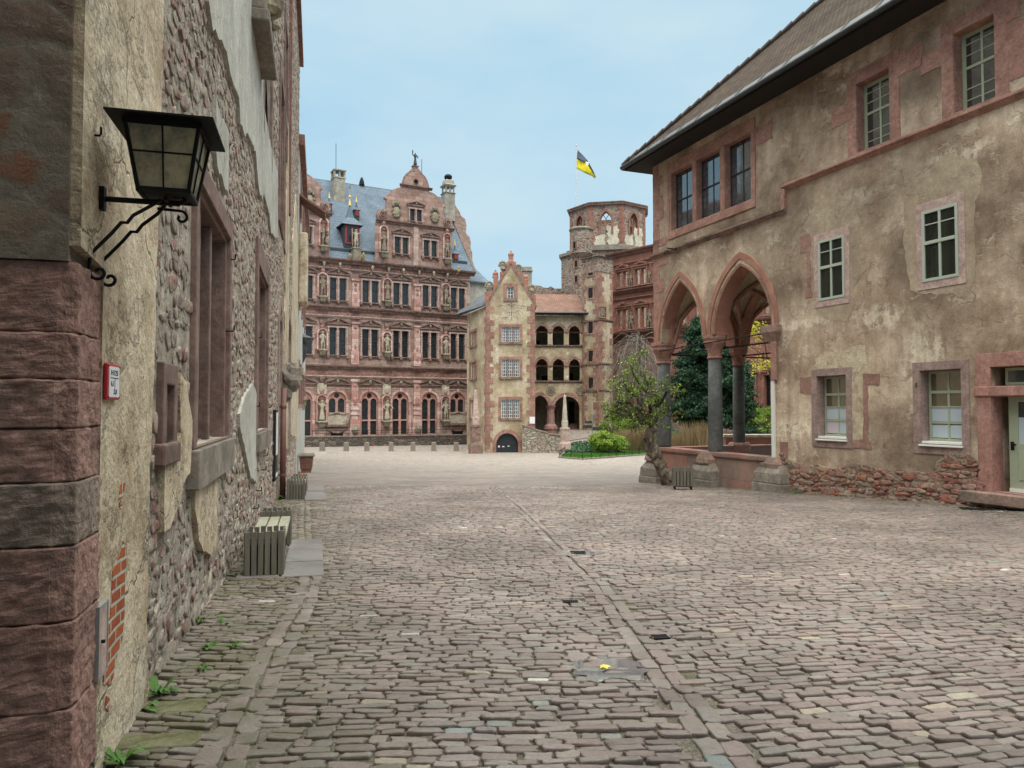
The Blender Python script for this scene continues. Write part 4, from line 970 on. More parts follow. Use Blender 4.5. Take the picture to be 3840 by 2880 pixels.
# ------------------------------------------------------------------ benches and bins along the left wall
def slat_bin(w, d, h, mat=None):
    r = thing('slatted_bin', None, 'litter bin'); mat = mat or MT['wood']
    mb = MB(); n = 6
    for side in range(4):
        L = w if side % 2 == 0 else d; nn = n if side % 2 == 0 else max(4, int(n * d / w))
        for k in range(nn):
            c = -L / 2 + L * (k + .5) / nn; hw = L / nn * .40; e = (random.uniform(-.006, .006))
            if side == 0: mb.box(c - hw, c + hw, -d / 2, -d / 2 + .022, .02, h + e)
            if side == 2: mb.box(c - hw, c + hw, d / 2 - .022, d / 2, .02, h + e)
            if side == 1: mb.box(w / 2 - .022, w / 2, c - hw, c + hw, .02, h + e)
            if side == 3: mb.box(-w / 2, -w / 2 + .022, c - hw, c + hw, .02, h + e)
    mb.build('slats', mat, r, bevel=.004)
    mb = MB(); q = .03; mb.box(-w / 2 + q, w / 2 - q, -d / 2 + q, d / 2 - q, .0, h - .14); mb.build('liner', MT['dark'], r)
    mb = MB()
    for a in (-1, 1):
        for b in (-1, 1): mb.box(a * (w / 2 - .06) - .025, a * (w / 2 - .06) + .025, b * (d / 2 - .06) - .025, b * (d / 2 - .06) + .025, -.08, .04)
    mb.build('foot', MT['iron'], r)
    return r
def bench(L, w, h, topm):
    r = thing('bench', None, 'bench')
    for k in range(3):
        c = -w / 2 + w * (k + .5) / 3; mb = MB(); mb.box(c - w / 6 + .008, c + w / 6 - .008, -L / 2, L / 2, h - .05, h); mb.build('seat_plank', topm, r, bevel=.006)
    mb = MB(); mb.box(-w / 2 + .03, w / 2 - .03, -L / 2 + .1, L / 2 - .1, h - .13, h - .052); mb.build('seat_frame', MT['wood'], r)
    for s in (-1, 1): mb = MB(); mb.box(-w / 2 + .06, w / 2 - .06, s * (L / 2 - .16) - .04, s * (L / 2 - .16) + .04, -.08, h - .13); mb.build('leg', MT['iron'], r, bevel=.005)
    return r
rzw = math.atan(.265)
def alongL(y, off): # point standing off metres out from the left wall (wall frame)
    n = Vector((.967, .256, 0)); p = Vector((WL(y), y, 0)) + n * off; p.z = gz(p.x, p.y); return p
BH = .60
xb, yb, zb = gpt(575 * D, 1236 * D)
w0 = .42
def put(o, p, label, group):
    o.location = p; o.rotation_euler = (0, 0, rzw); o['label'] = label; o['group'] = group
y0b = 8.22
seq = [(y0b, 'bin', 'nearest slatted wooden bin at the front end of the first bench'), (y0b + 1.13, 'bench', 'nearest bench with pale weathered planks between two slatted bins'), (y0b + 2.26, 'bin', 'slatted wooden bin at the far end of the nearest bench')]
y1b = 18.2
seq += [(y1b, 'bin', 'front slatted bin of the farther row of benches'), (y1b + 1.1, 'bench', 'first plank bench of the farther row'), (y1b + 2.2, 'bin', 'slatted bin between the two grey plank benches of the farther row'), (y1b + 3.3, 'bench', 'second grey plank bench of the farther row'), (y1b + 4.4, 'bin', 'slatted bin just before the orange bench'), (y1b + 5.5, 'bench_o', 'bench with orange planks near the stone trough')]
firstb = slat_bin(w0, .42, .50); firstn = bench(1.7, .42, .40, MT['woodtop']); orng = bench(1.7, .42, .42, MT['woodorange'])
ub_, un_ = False, False
for (y, k, lab) in seq:
    p = alongL(y, .46 if y > 12 else .40)
    if k == 'bin':
        o = firstb if not ub_ else copy_tree(firstb); ub_ = True; put(o, p, lab, 'slatted bins along the left wall')
    elif k == 'bench':
        o = firstn if not un_ else copy_tree(firstn); un_ = True; put(o, p, lab, 'plank benches along the left wall')
    else: put(orng, p, lab, 'plank benches along the left wall')
# stone trough
tr = thing('stone_trough', 'brown stone planter trough with a wide pale rim at the far end of the benches', 'planter'); put(tr, alongL(36.5, .44), tr['label'], 'x'); del tr['group']
mb = MB(); mb.loft([(.24, .30, -.1), (.24, .30, .12), (.28, .36, .2), (.34, .5, .76), (.34, .5, .80)]); mb.build('bowl', MT['reddark'], tr, bevel=.02)
mb = MB(); mb.loft([(.38, .56, .80), (.41, .60, .85), (.39, .56, .93)]); mb.build('rim', MT['greystone'], tr, bevel=.02)
# slabs of the bench strip
def slabs(ya, yb_, o0, o1, name):
    mb = MB(); n = max(2, int((yb_ - ya) / .95)); r_ = random.Random(9)
    for k in range(n):
        a = ya + (yb_ - ya) * k / n; b = ya + (yb_ - ya) * (k + 1) / n
        for (q0, q1) in ((o0, (o0 + o1) / 2), ((o0 + o1) / 2, o1)):
            if q1 == o1 and name == 'x': continue
            p = [Vector((WL(y), y, 0)) + Vector((.967, .256, 0)) * q for y, q in ((a + .012, q0 + .012), (a + .012, q1 - .012), (b - .012, q1 - .012), (b - .012, q0 + .012))]
            z = r_.uniform(.012, .02)
            tp = [(v.x, v.y, gz(v.x, v.y) + z) for v in p]; bt = [(v.x, v.y, gz(v.x, v.y) - .05) for v in p]
            mb.add(bt + tp, BF)
    o = mb.build('path_slabs', MT['slab'], None, bevel=.008); o['kind'] = 'structure'
slabs(7.9, 10.8, .10, 1.05, 'a'); slabs(17.9, 25.5, .1, 1.2, 'b')
MT['hipt'] = m_plain('dark_hip_tiles', (.07, .05, .042), .85, .2, 0, .5, 4)
# ------------------------------------------------------------------ RIGHT BUILDING (well house and range)
def I1(x, y): return 2340 + .6781 * x, .6781 * y
def I2(x, y): return 2340 + .6781 * x, 1000 + .6781 * y
yc_ = 28.1
FR = Fr(16.4 - .385 * yc_, yc_, .385, -1)         # origin at the far corner, u grows towards the viewer
RB = thing('well_house', 'long ochre plastered range with a pointed arched well hall and steep brown tiled roof', 'building', FR.M)
def r2(x0, y0, x1, y1, off=0): a = I2(x0, y0); b = I2(x1, y1); return FR.rect(a[0], a[1], b[0], b[1], off)
def r1(x0, y0, x1, y1, off=0): a = I1(x0, y0); b = I1(x1, y1); return FR.rect(a[0], a[1], b[0], b[1], off)
def a1(x, y, off=0): return FR.at(*I1(x, y), off)
def a2(x, y, off=0): return FR.at(*I2(x, y), off)
uL = a1(162, 1100)[0]; uR = 24.0
vT = a1(700, 600)[1]
vS = EYE + 2.49
c1u = a2(220, 700, .30)[0] ; c2u = a2(504, 700, .30)[0]; ru = a2(822, 500)[0]
vB = EYE - 4.2
vA1 = a2(322, 68)[1]; vA2 = a2(655, 0)[1] ; vA2 = a1(640, 1455)[1]
vA = (vA1 + vA2) / 2
aw = .30
arch1 = arch(uL + .42, c2u - aw, vS, vA1, 12); arch2 = arch(c2u + aw, ru, vS, vA2, 12)
# windows
T3 = [r1(290, 925, 381, 1245), r1(432, 845, 532, 1190), r1(590, 755, 703, 1130)]
v0t = sum(r[2] for r in T3) / 3 ; v1t = sum(r[3] for r in T3) / 3
dd_ = .22
def wid(r, f, x0, off): p = f(x0[0], x0[1], off); return (p[0] - .02, r[1], r[2], r[3])
T3 = [wid((a, b, v0t, v1t), a1, q, dd_) for (a, b, _, _), q in zip(T3, ((290, 1085), (432, 1017), (590, 942)))]
U1 = r1(1337, 410, 1470, 800); U2 = r1(1876, 110, 2052, 575)
vu0, vu1 = (U1[2] + U2[2]) / 2, (U1[3] + U2[3]) / 2
U1 = wid((U1[0], U1[1], vu0, vu1), a1, (1330, 605), .26); U2 = wid((U2[0], U2[1], vu0, vu1), a1, (1872, 340), .26)
M1 = r1(1078, 1320, 1222, 1655); M2 = r1(1652, 1140, 1852, 1552)
M1 = (M1[0], M1[1], FR.at(*I2(1150, 174))[1], M1[3]); mm0, mm1 = (M1[2] + M2[2]) / 2, (M1[3] + M2[3]) / 2
M1 = (M1[0], M1[1], mm0, mm1); M2 = (M2[0], M2[1], mm0, mm1)
B1 = r2(1090, 602, 1230, 950); B2 = r2(1655, 568, 1868, 985)
bb0, bb1 = (B1[2] + B2[2]) / 2, (B1[3] + B2[3]) / 2
B1 = wid((B1[0], B1[1], bb0, bb1), a2, (1108, 776), .24); B2 = wid((B2[0], B2[1], bb0, bb1), a2, (1684, 776), .24)
DO = r2(2040, 715, 2330, 1262); TR = r2(2042, 548, 2330, 657)
DO = (DO[0], DO[0] + 1.45, DO[2], DO[3]); TR = (DO[0], DO[0] + 1.45, TR[2], TR[3])
allw = T3 + [U1, U2, M1, M2, B1, B2, DO, TR]
outer = [(uR, vB), (uR, vT), (uL, vT), (uL, vS)] + arch1 + arch2 + [(ru, vB)]
mb = MB(); mb.ext(outer, 0, .55, [rpts(r) for r in allw]); mb.build('wall', MT['plaster_r'], RB)
DB = 9.0
mb = MB(); mb.box(ru + .3, uR, .56, DB, vB, vT - .02); mb.box(uL + .05, ru + .3, .56, DB, vA + .35, vT - .02)
mb.build('inner_wall', MT['roomwall'], RB)
# end wall with its own two arches (toward the garden)
HD = 6.8
ME = Matrix(((0, -1, 0, uL), (1, 0, 0, 0), (0, 0, 1, 0), (0, 0, 0, 1)))   # local x -> depth, local y -> -u (outwards)... faces the garden
u3 = uL + .32; c3 = min([2 + .02 * k for k in range(200)], key=lambda q: abs(a2(634, 700, q)[0] - u3))
mb = MB(ME); e1 = arch(.42, c3 - .3, vS, vA, 12); e2 = arch(c3 + .3, HD - .3, vS, vA, 12)
mb.ext([(.001, vT), (.001, vS)] + e1 + e2 + [(HD - .3, vB), (DB, vB), (DB, vT)], -.55, -.001)
mb.build('end_wall', MT['plaster_r'], RB)
mb = MB(); mb.box(ru, ru + .3, .56, 3.0, vB, vA + .3); mb.box(ru, ru + .3, 3.0, HD + .6, vB, vA + .3); mb.box(uL + .56, ru, HD + .1, HD + .6, vB, EYE - 2.2); mb.box(uL + .56, ru, HD + .1, HD + .6, vS + .4, vA + .3)
mb.build('hall_wall', MT['plaster_v'], RB)
# vault : two by two groined bays
def prof(t, w, rise):
    h = w / 2; x = abs(t - h); R = (h * h + rise * rise) / (2 * h); d = R - h
    q = R * R - (x + d) ** 2
    return math.sqrt(max(0, q))
xsb = [(uL + .55, c2u), (c2u, ru)]; ysb = [(.55, c3), (c3, HD + .1)]
mb = MB(); rib = MB()
for (xa, xb2) in xsb:
    for (ya, yb2) in ysb:
        n = 16; vs = []
        for j in range(n + 1):
            for i in range(n + 1):
                x = xa + (xb2 - xa) * i / n; y = ya + (yb2 - ya) * j / n
                z = max(prof(x - xa, xb2 - xa, vA - vS), prof(y - ya, yb2 - ya, vA - vS))
                vs.append((x, y, vS + .02 + z))
        mb.add(vs, [(j * (n + 1) + i, j * (n + 1) + i + 1, (j + 1) * (n + 1) + i + 1, (j + 1) * (n + 1) + i) for j in range(n) for i in range(n)])
        for fl in (0, 1):
            pts = []
            for i in range(n + 1):
                t = i / n; x = xa + (xb2 - xa) * t; y = ya + (yb2 - ya) * (t if not fl else 1 - t)
                pts.append((x, y, vS + prof(x - xa, xb2 - xa, vA - vS) - .05))
            rib.tube(pts, .085, 6)
mb.build('vault', MT['plaster_v'], RB, smooth=True); rib.build('vault_rib', MT['red'], RB)
ar = MB()      # transverse arches inside the hall
for (xa, xb2) in xsb:
    p = arch(xa + .15, xb2 - .15, vS, vA - .1, 12); q = arch(xa - .05, xb2 + .05, vS, vA + .12, 12); ar.ext(p + q[::-1], c3 - .2, c3 + .2)
mb2 = MB(ME)
for (ya, yb2) in ysb:
    p = arch(ya + .15, yb2 - .15, vS, vA - .1, 12); q = arch(ya - .05, yb2 + .05, vS, vA + .12, 12); mb2.ext(p + q[::-1], -(c2u - uL) - .2, -(c2u - uL) + .2)
ar.build('transverse_arch', MT['red'], RB); mb2.build('transverse_arch', MT['red'], RB)
# moulded red arch rings on both faces
def ring(M, a, y0, y1, th=.30, inn=.07, name='arch_ring'):
    u0, u1 = a[0][0], a[-1][0]; vs = a[0][1]; va = max(p[1] for p in a)
    big_ = arch(u0 - th, u1 + th, vs, va + th * 1.25, 12); sm = arch(u0 + inn, u1 - inn, vs, va - inn * 1.2, 12)
    mid = arch(u0 - th * .35, u1 + th * .35, vs, va + th * .45, 12)
    m = MB(M); m.ext(big_ + mid[::-1], y0, y0 + .06 if y1 > y0 else y0 - .06, back=False)
    m.ext(mid + sm[::-1], y0 + (.05 if y1 > y0 else -.05), y1); return m.build(name, MT['archred'], RB, bevel=.012)
MT['archred'] = m_ashlar('arch_voussoirs', (.42, .21, .155), (.33, .15, .11), mortar=(.25, .15, .12), bw=.52, rh=.42, ms=.006, var=.5, dirt=.12, bs=.5, dark=(.2, .12, .09))
ring(None, arch1, -.03, .58, th=.26); ring(None, arch2, -.035, .585, th=.30)
ring(ME, e1, .03, -.58); ring(ME, e2, .03, -.58)
# columns
def column(u, y, vb, name_vb=None, rs=.31):
    c = MB(); n = 28
    c.lathe([(rs * 1.0, vb), (rs * 1.02, vb + .05), (rs * .99, vb + 1.6), (rs * .90, vS - .78)], u, y, n); sh = c.build('column_shaft', MT['basalt'], RB, smooth=False)
    for p in sh.data.polygons: p.use_smooth = len(p.vertices) == 4
    c = MB(); vs = vS
    c.lathe([(rs * .96, vs - .80), (rs * 1.06, vs - .78), (rs * 1.06, vs - .74), (rs * .95, vs - .71), (rs * .97, vs - .60), (rs * 1.2, vs - .42), (rs * 1.32, vs - .36)], u, y, 20)
    c.lathe([(rs * 1.35, vs - .38), (rs * 1.55, vs - .28), (rs * 1.60, vs - .22), (rs * 1.5, vs - .2), (rs * 1.68, vs - .10), (rs * 1.68, vs - .002)], u, y, 8, ph=PI / 8)
    c.build('capital', MT['red'], RB, bevel=.01)
vP = EYE - 1.49
column(c1u, .30, vP + .02, rs=.275); column(c2u, .30, vP + .0, rs=.245); column(u3, c3, vP + .12, rs=.235); column(c2u, c3, vP - .6, rs=.235)
c = MB(); c.lathe([(.46, vP - .25), (.46, vP + .02), (.40, vP + .12)], u3, c3, 8, ph=PI / 8); c.build('column_base', MT['redq'] if 'redq' in MT else MT['red'], RB, bevel=.01)
# parapet and buttress bases
MT['blocks'] = m_ashlar('parapet_blocks', (.38, .19, .15), (.25, .20, .17), mortar=(.20, .16, .13), bw=.95, rh=.72, ms=.012, var=.6, dirt=.25, bs=.7)
c = MB(); c.box(uL + .1, ru + .3, .02, .5, vB, vP - .01); c.box(uL + .05, ru + .15, -.03, .55, vP - .14, vP); c.box(uL + .051, uL + .5, .5, HD, vB, vP); c.build('parapet', MT['blocks'], RB, bevel=.012)
def buttress(u, s=1.0, y=.06):
    vg = EYE - hs(FR.w(u, 0, 0).y) - .15
    c = MB()
    c.loft([(.62 * s, .52 * s, vg), (.60 * s, .50 * s, vg + .42)], u, y); f = c.build('buttress', MT['greystone'], RB, bevel=.03)
    c = MB(); c.loft([(.58 * s, .48 * s, vg + .42), (.56 * s, .46 * s, vg + .72), (.36 * s, .30 * s, vg + .98)], u, y); c.build('weathered_plinth', MT['greystone'], f, bevel=.03)
    c = MB(); c.loft([(.36 * s, .32 * s, vg + .975), (.36 * s, .32 * s, vP - .25), (.22, .22, vP - .02)], u, y)
    for q in (-1, 0, 1): c.loft([(.14, .10, vg + 1.0), (.13, .09, vP - .42), (.004, .004, vP - .12)], u + q * .24 * s, y - .28 * s)
    c.build('pinnacle_stump', MT['redgrey'], f, bevel=.012)
MT['redgrey'] = m_stone('grey_red_stone', (.22, .16, .13), (.34, .22, .18), dirt=.4, dark=(.08, .07, .05))
buttress(c1u - .05); buttress(c2u); buttress(ru + .12)
# respond (half pillar) with capital
c = MB(); c.box(ru - .02, ru + .22, -.07, .5, a2(830, 630)[1], vS - .28); c.build('respond', MT['red'], RB, bevel=.015)
c = MB(); c.loft([(.15, .22, vS - .55), (.34, .36, vS - .25), (.36, .38, vS - .20), (.36, .38, vS)], ru + .05, .18); c.build('respond_capital', MT['redgrey'], RB, bevel=.015)
c = MB(); c.box(ru - .03, ru + .1, -.055, .5, vP + .0, a2(830, 630)[1]); c.build('painted_edge', MT['white'], RB)
# iron tie rods between the columns
tr_ = MB(); tr_.tube([(c1u + .1, .0, vS - .33), (c2u, -.05, vS - .26), (ru, .0, vS - .2)], .022, 6); tr_.build('tie_rod', MT['iron'], RB)
for yy in (.6, c3):
    tr_ = MB(); tr_.tube([(uL + .3, yy, vS - .42), (ru, yy, vS - .42)], .03, 6); tr_.build('tie_rod', MT['iron'], RB)
tr_ = MB(); tr_.tube([(uL + .3, .3, vS - .45), (uL + .3, HD, vS - .45)], .03, 6); tr_.build('tie_rod', MT['iron'], RB)
# roof
def roof_mesh(name, faces_uv, mat, parent):
    vs, fs, uvs = [], [], []
    for f in faces_uv:                       # each: list of 3D points, eave edge first two
        p = [Vector(q) for q in f]; ex = (p[1] - p[0]).normalized(); nn = (p[1] - p[0]).cross(p[-1] - p[0]).normalized(); ey = nn.cross(ex)
        b = len(vs); vs += p; fs.append(tuple(range(b, b + len(p)))); uvs += [((q - p[0]).dot(ex), (q - p[0]).dot(ey)) for q in p]
    me = bpy.data.meshes.new(name); me.from_pydata([tuple(v) for v in vs], [], fs); uv = me.uv_layers.new(name='UVMap')
    for i, l in enumerate(me.loops): uv.data[i].uv = uvs[l.vertex_index]
    me.materials.append(mat); o = bpy.data.objects.new(name, me); C.objects.link(o); o.parent = parent
    sm = o.modifiers.new('thick', 'SOLIDIFY'); sm.thickness = .08; sm.offset = -1 
    return o
ov = .85; zE = vT + .10; ym = 5.0; zR = zE + 6.2; hip = 3.9
_b = None
for hh in [3 + .1 * k for k in range(90)]:
    A_, B_ = FR.w(uL - ov, -ov, zE), FR.w(uL - ov + hh, ym, zR)
    def pj(P_):
        v = P_ - Vector((0, 0, EYE)); c_, s_ = math.cos(PITCH), math.sin(PITCH); f_ = v.y * c_ + v.z * s_; return 1920 + FP * v.x / f_, 1440 - FP * (v.z * c_ - v.y * s_) / f_
    a_, b_ = pj(A_), pj(B_); xt = a_[0] + (b_[0] - a_[0]) * (a_[1] - 0) / (a_[1] - b_[1])
    if _b is None or abs(xt - 3090) < _b[0]: _b = (abs(xt - 3090), hh, a_, b_)
hip = _b[1]
e = [(uL - ov, -ov, zE), (uR + 1, -ov, zE), (uR + 1, DB + ov, zE), (uL - ov, DB + ov, zE)]
rA, rB_ = (uL - ov + hip, ym, zR), (uR + 1, ym, zR)
roof_mesh('roof', [[e[0], e[1], rB_, rA], [e[2], e[3], rA, rB_], [e[3], e[0], rA]], MT['tileb'], RB)
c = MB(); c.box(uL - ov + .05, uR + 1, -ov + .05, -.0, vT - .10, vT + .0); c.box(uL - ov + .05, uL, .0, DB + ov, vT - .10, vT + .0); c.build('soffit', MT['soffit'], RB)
c = MB(); c.tube([(uL - ov - .02, -ov - .05, vT + .02), (uR + 1, -ov - .05, vT + .02)], .085, 10); c.tube([(uL - ov - .05, -ov, vT + .02), (uL - ov - .05, DB + ov, vT + .02)], .085, 10); c.build('gutter', MT['lead'], RB, smooth=True)
c = MB(); c.add([(uL - ov + .5, -ov + .0, vT + .12), (uR + 1, -ov + .0, vT + .12), (uR + 1, -ov + .28, vT + .42), (uL - ov + .5, -ov + .28, vT + .42), (uL - ov + .5, -ov + .05, vT + .08), (uR + 1, -ov + .05, vT + .08), (uR + 1, -ov + .34, vT + .38), (uL - ov + .5, -ov + .34, vT + .38)], BF)
c.build('lead_strip', MT['leadlight'], RB)
c = MB()
x = uL - ov + .6
while x < uR: c.tube([(x, -ov - .12, vT - .02), (x, -ov - .02, vT + .14), (x, -ov + .29, vT + .46)], .016, 5); x += 1.05
c.build('gutter_strap', MT['lead'], RB)
# hip ridge tiles
c = MB(); n = 34
for k in range(n):
    t0, t1 = k / n, (k + 1) / n; p = Vector(e[0]).lerp(Vector(rA), t0); q = Vector(e[0]).lerp(Vector(rA), t1); c.tube([p, q + Vector((0, 0, .02))], [.11, .14], 7)
c.build('hip_tiles', MT['hipt'], RB)
# string course
vs1 = sum(a1(x, y)[1] for x, y in [(200, 1405), (500, 1300), (850, 1175)]) / 3
vs2 = sum(a1(x, y)[1] for x, y in [(950, 1005), (1480, 803), (2212, 512)]) / 3
us = a1(892, 1100)[0]
c = MB()
def pr(v): return [(-.0, v - .13), (-.10, v - .03), (-.14, v), (-.14, v + .035), (0, v + .10)]
def strip(m, u0, u1, v, sc=1.0):
    P = [(0, v - .13 * sc), (-.08 * sc, v - .05 * sc), (-.13 * sc, v - .02), (-.13 * sc, v + .03), (0, v + .10 * sc)]
    k = len(P); m.add([(u0, y, z) for y, z in P] + [(u1, y, z) for y, z in P], [tuple(range(k))[::-1], tuple(range(k, 2 * k))] + [(i, (i + 1) % k, (i + 1) % k + k, i + k) for i in range(k)])
strip(c, uL - .12, us + .06, vs1); c.build('string_course', MT['pinkd'], RB)
c = MB(); strip(c, us - .06, uR, vs2); c.box(us - .07, us + .07, -.11, .0, vs1 + .02, vs2 - .08); c.build('string_course', MT['red'], RB)
# quoins at the far corner
rq = random.Random(8)
v = a1(165, 1260)[1] * 0 + vS; k = 0
def face_block(u0, u1, v0, v1, mat='red', amp=.02, y=-.012, name='quoin_stone', seed=0, parent=None, b0_=0):
    c = MB(); c.ext(ragged([(u0, v0), (u0, v1), (u1, v1), (u1, v0)], amp, .14, seed), y, b0_, back=False); return c.build(name, MT[mat], parent or RB)
while v < vT - .3:
    h = rq.uniform(.38, .62); w = rq.choice([.45, .7, .95, .38]); c = MB(); w2 = rq.uniform(.3, .6)
    p = ragged([(uL - .012, v), (uL - .012, v + h - .012)], .0, 1, k, False) + ragged([(uL - .012, v + h - .012), (uL + w, v + h - .012), (uL + w, v)], .03, .12, k, False) + [(uL + w, v), ]
    if not (vs1 - .15 < v < vs1 + .05 and False):
        c.ext(p, -.012, .3, back=False); c.build('quoin_stone', MT['red'], RB)
    v += h; k += 1
# long low red band below the triple window reaching to the corner
face_block(uL + .0, T3[0][0] - .30, v0t - .42, v0t - .12, seed=31)
# surrounds
def surround(r, w, top=None, bot=None, mat='red', y=-.02, name='window', depth=.28):
    u0, u1, v0, v1 = r; top = w if top is None else top; bot = w if bot is None else bot
    c = MB(); c.ext([(u0 - w, v0 - bot), (u0 - w, v1 + top), (u1 + w, v1 + top), (u1 + w, v0 - bot)], y, .0, [rpts(r)], back=False)
    q = .012
    for (a, b, d, e_) in ((u0 - .001, u0 + q, v0, v1), (u1 - q, u1 + .001, v0, v1)): c.box(a, b, .0, depth, d, e_)
    c.box(u0 + q, u1 - q, .0, depth, v1 - q, v1 + .001); c.box(u0 + q, u1 - q, .0, depth, v0 - .001, v0 + q)
    return c.build(name, MT[mat], RB, bevel=.006)
def frame(f, r, d, mat, fw=.06, nx=2, rows=(), bar=.035, trans=None, pane='glassp', th=.05, pn=True):
    u0, u1, v0, v1 = r; c = MB()
    c.ext(rpts(r), d, d + th, [[(u0 + fw, v0 + fw), (u0 + fw, v1 - fw), (u1 - fw, v1 - fw), (u1 - fw, v0 + fw)]])
    for i in range(1, nx): x = u0 + (u1 - u0) * i / nx; c.box(x - bar, x + bar, d + .004, d + th - .004, v0 + fw, v1 - fw)
    for t in rows: z = v0 + (v1 - v0) * t; c.box(u0 + fw, u1 - fw, d + .008, d + th - .008, z - bar * .45, z + bar * .45)
    if trans: z = v0 + (v1 - v0) * trans; c.box(u0 + fw, u1 - fw, d - .01, d + th, z - bar * 1.2, z + bar * 1.2)
    s_ = c.build('sash_frame', MT[mat], f, bevel=.004)
    if pn: c = MB(); c.box(u0 + fw * .5, u1 - fw * .5, d + th * .4, d + th * .6, v0 + fw * .5, v1 - fw * .5); c.build('pane', MT[pane], f)
    return s_
MT['glassg'] = m_glass('square_leaded_glass', (.035, .045, .055), 5.2, 4.2, rough=.04, wob=.06)
# triple window: one stone frame with stepped profile
f = None
for i, r in enumerate(T3):
    rr_ = (r[0] - .10, r[1] + .07, r[2] - .02, r[3] + .16)
    f = surround(r, .09, top=.16, bot=.22, name='window', depth=.3)
    c = MB(); g_ = .16
    c.ext([(r[0] - .22, r[2] - .30), (r[0] - .22, r[3] + .40), (r[1] + .22, r[3] + .40), (r[1] + .22, r[2] - .30)], -.035 - .002 * i, .0, [[(rr_[0], rr_[2]), (rr_[0], rr_[3]), (rr_[1], rr_[3]), (rr_[1], rr_[2])]], back=False)
    c.build('window_surround', MT['red'], f, bevel=.02)
    frame(f, r, dd_, 'grille', .05, 2, (), .022, trans=.52, pane='glassg')
# upper two windows
for i, r in enumerate((U1, U2)):
    f = surround(r, .30, top=.34, bot=.26, depth=.34)
    r_ = (r[0] + .01, r[1], r[2] + .03, r[3] - .04)
    frame(f, r, .26, 'green', .10, 2, (.16, .30, .72, .86), .028, trans=.56, pane='glassp')
    s = 41 + i * 7
    face_block(r[0] - .85, r[0] - .28, r[2] + (.95 if i == 0 else 1.25), r[2] + (1.45 if i == 0 else 1.7), seed=s); face_block(r[1] + .25, r[1] + (.95 if i == 0 else .55), r[3] - .35, r[3] + (.22 if i == 0 else .4), seed=s + 1)
    if i: face_block(r[1] + .25, r[1] + .7, r[2] + .2, r[3] - .4, seed=s + 2)
# mid windows with flush grey-green frames
def interior(r, d, yel=True):
    u0, u1, v0, v1 = r; c = MB(); c.box(u0 + .02, u1 - .02, d, d + .01, v0, v1); o = c.build('room', MT['dark'], f)
    return o
for i, r in enumerate((M1, M2)):
    f = surround(r, .16, top=.20, bot=.18, mat='mauvep', depth=.25)
    frame(f, (r[0], r[1], r[2], r[3]), -.035, 'greywin', .07, 2, (.56, .80) , .03, trans=.54, th=.07, pane='glassc2')
    c = MB(); u0, u1, v0, v1 = r; um = (u0 + u1) / 2
    frame(f, (u0 + .10, um - .03, v0 + .05, v0 + (v1 - v0) * .5), .12, 'greywin', .035, 2, (.36, .68), .014, pn=False, th=.03)
    frame(f, (u0 + .08, u1 - .08, v0 + (v1 - v0) * .6, v1 - .3), .14, 'greywin', .03, 2, (), .02, pn=False, th=.03)
# low windows, deep set
for i, r in enumerate((B1, B2)):
    f = surround(r, .19, top=.20, bot=.24, mat='mauve', depth=.32)
    r_ = (r[0] + .03, r[1], r[2] + .06, r[3] - .02)
    frame(f, r_, .24, 'green', .06, 2, (.0,), .028, trans=.70, pane='glassb')
    c = MB(); u0, u1, v0, v1 = r_; fw = .07; um = (u0 + u1) / 2
    H_ = v1 - v0
    for (a, b) in ((u0 + fw, um - .03), (um + .03, u1 - fw)):
        cc = MB(); cc.box(a, b, .252, .258, v0 + .08, v0 + H_ * (.23 if i else .25)); cc.build('window_film', MT['film'] if (i or a > um) else MT['filmp'], f)
        cc = MB(); cc.box(a, b, .252, .258, v0 + H_ * .28, v0 + H_ * .48); cc.build('window_film', MT['film'], f)
    cc = MB(); cc.box(u0 + fw, u1 - fw, .235, .262, v0 + H_ * .25, v0 + H_ * .275); cc.box(u0 + fw, u1 - fw, .235, .262, v0 + H_ * .48, v0 + H_ * .50); cc.build('glazing_bar', MT['green'], f)
    cc = MB(); cc.box(r[0] + .02, r[1] + .0, -.0, .25, r[2], r[2] + .06); cc.box(r[0] - .02, r[1] + .03, -.07, .0, r[2] - .06, r[2] - .02); cc.build('window_sill', MT['white'] if True else None, f, bevel=.006)
# door
f = surround(DO, .32, top=.0, bot=.0, mat='quoinm', depth=.3, name='doorway', y=-.03)
c = MB(); c.box(DO[0] - .38, DO[1] + .4, -.06, .12, DO[3] + .001, TR[2] - .001); c.build('lintel', MT['quoinm'], f, bevel=.02)
c = MB(); c.ext([(TR[0] - .32, TR[2]), (TR[0] - .32, TR[3] + .30), (TR[1] + .32, TR[3] + .30), (TR[1] + .32, TR[2])], -.04, 0, [rpts(TR)], back=False); c.build('transom_surround', MT['quoinm'], f, bevel=.01)
frame(f, (TR[0] + .16, TR[1], TR[2] + .02, TR[3] - .02), .2, 'green', .06, 1, (), .03)
c = MB(); u0, u1, v0, v1 = DO; vm = v0 + (v1 - v0) * .5
c.ext(rpts((u0 + .2, u1, v0 + .02, v1)), .22, .28, [rpts((u0 + .40, u1 - .2, vm + .02, v1 - .12))]); dd = c.build('door', MT['green'], f, bevel=.004)
c = MB(); c.box(u0 + .40, u1 - .2, .235, .25, vm + .02, v1 - .45); c.build('window_film', MT['film'], dd)
c = MB(); c.box(u0 + .40, u1 - .2, .255, .26, vm + .02, v1 - .1); c.build('pane', MT['glassp'], dd)
c = MB()
for k in range(5): c.box(u0 + .40 + k * .17, u0 + .56 + k * .17, .205, .22, v0 + .28, vm - .12)
c.build('door_board', MT['green'], dd, bevel=.006)
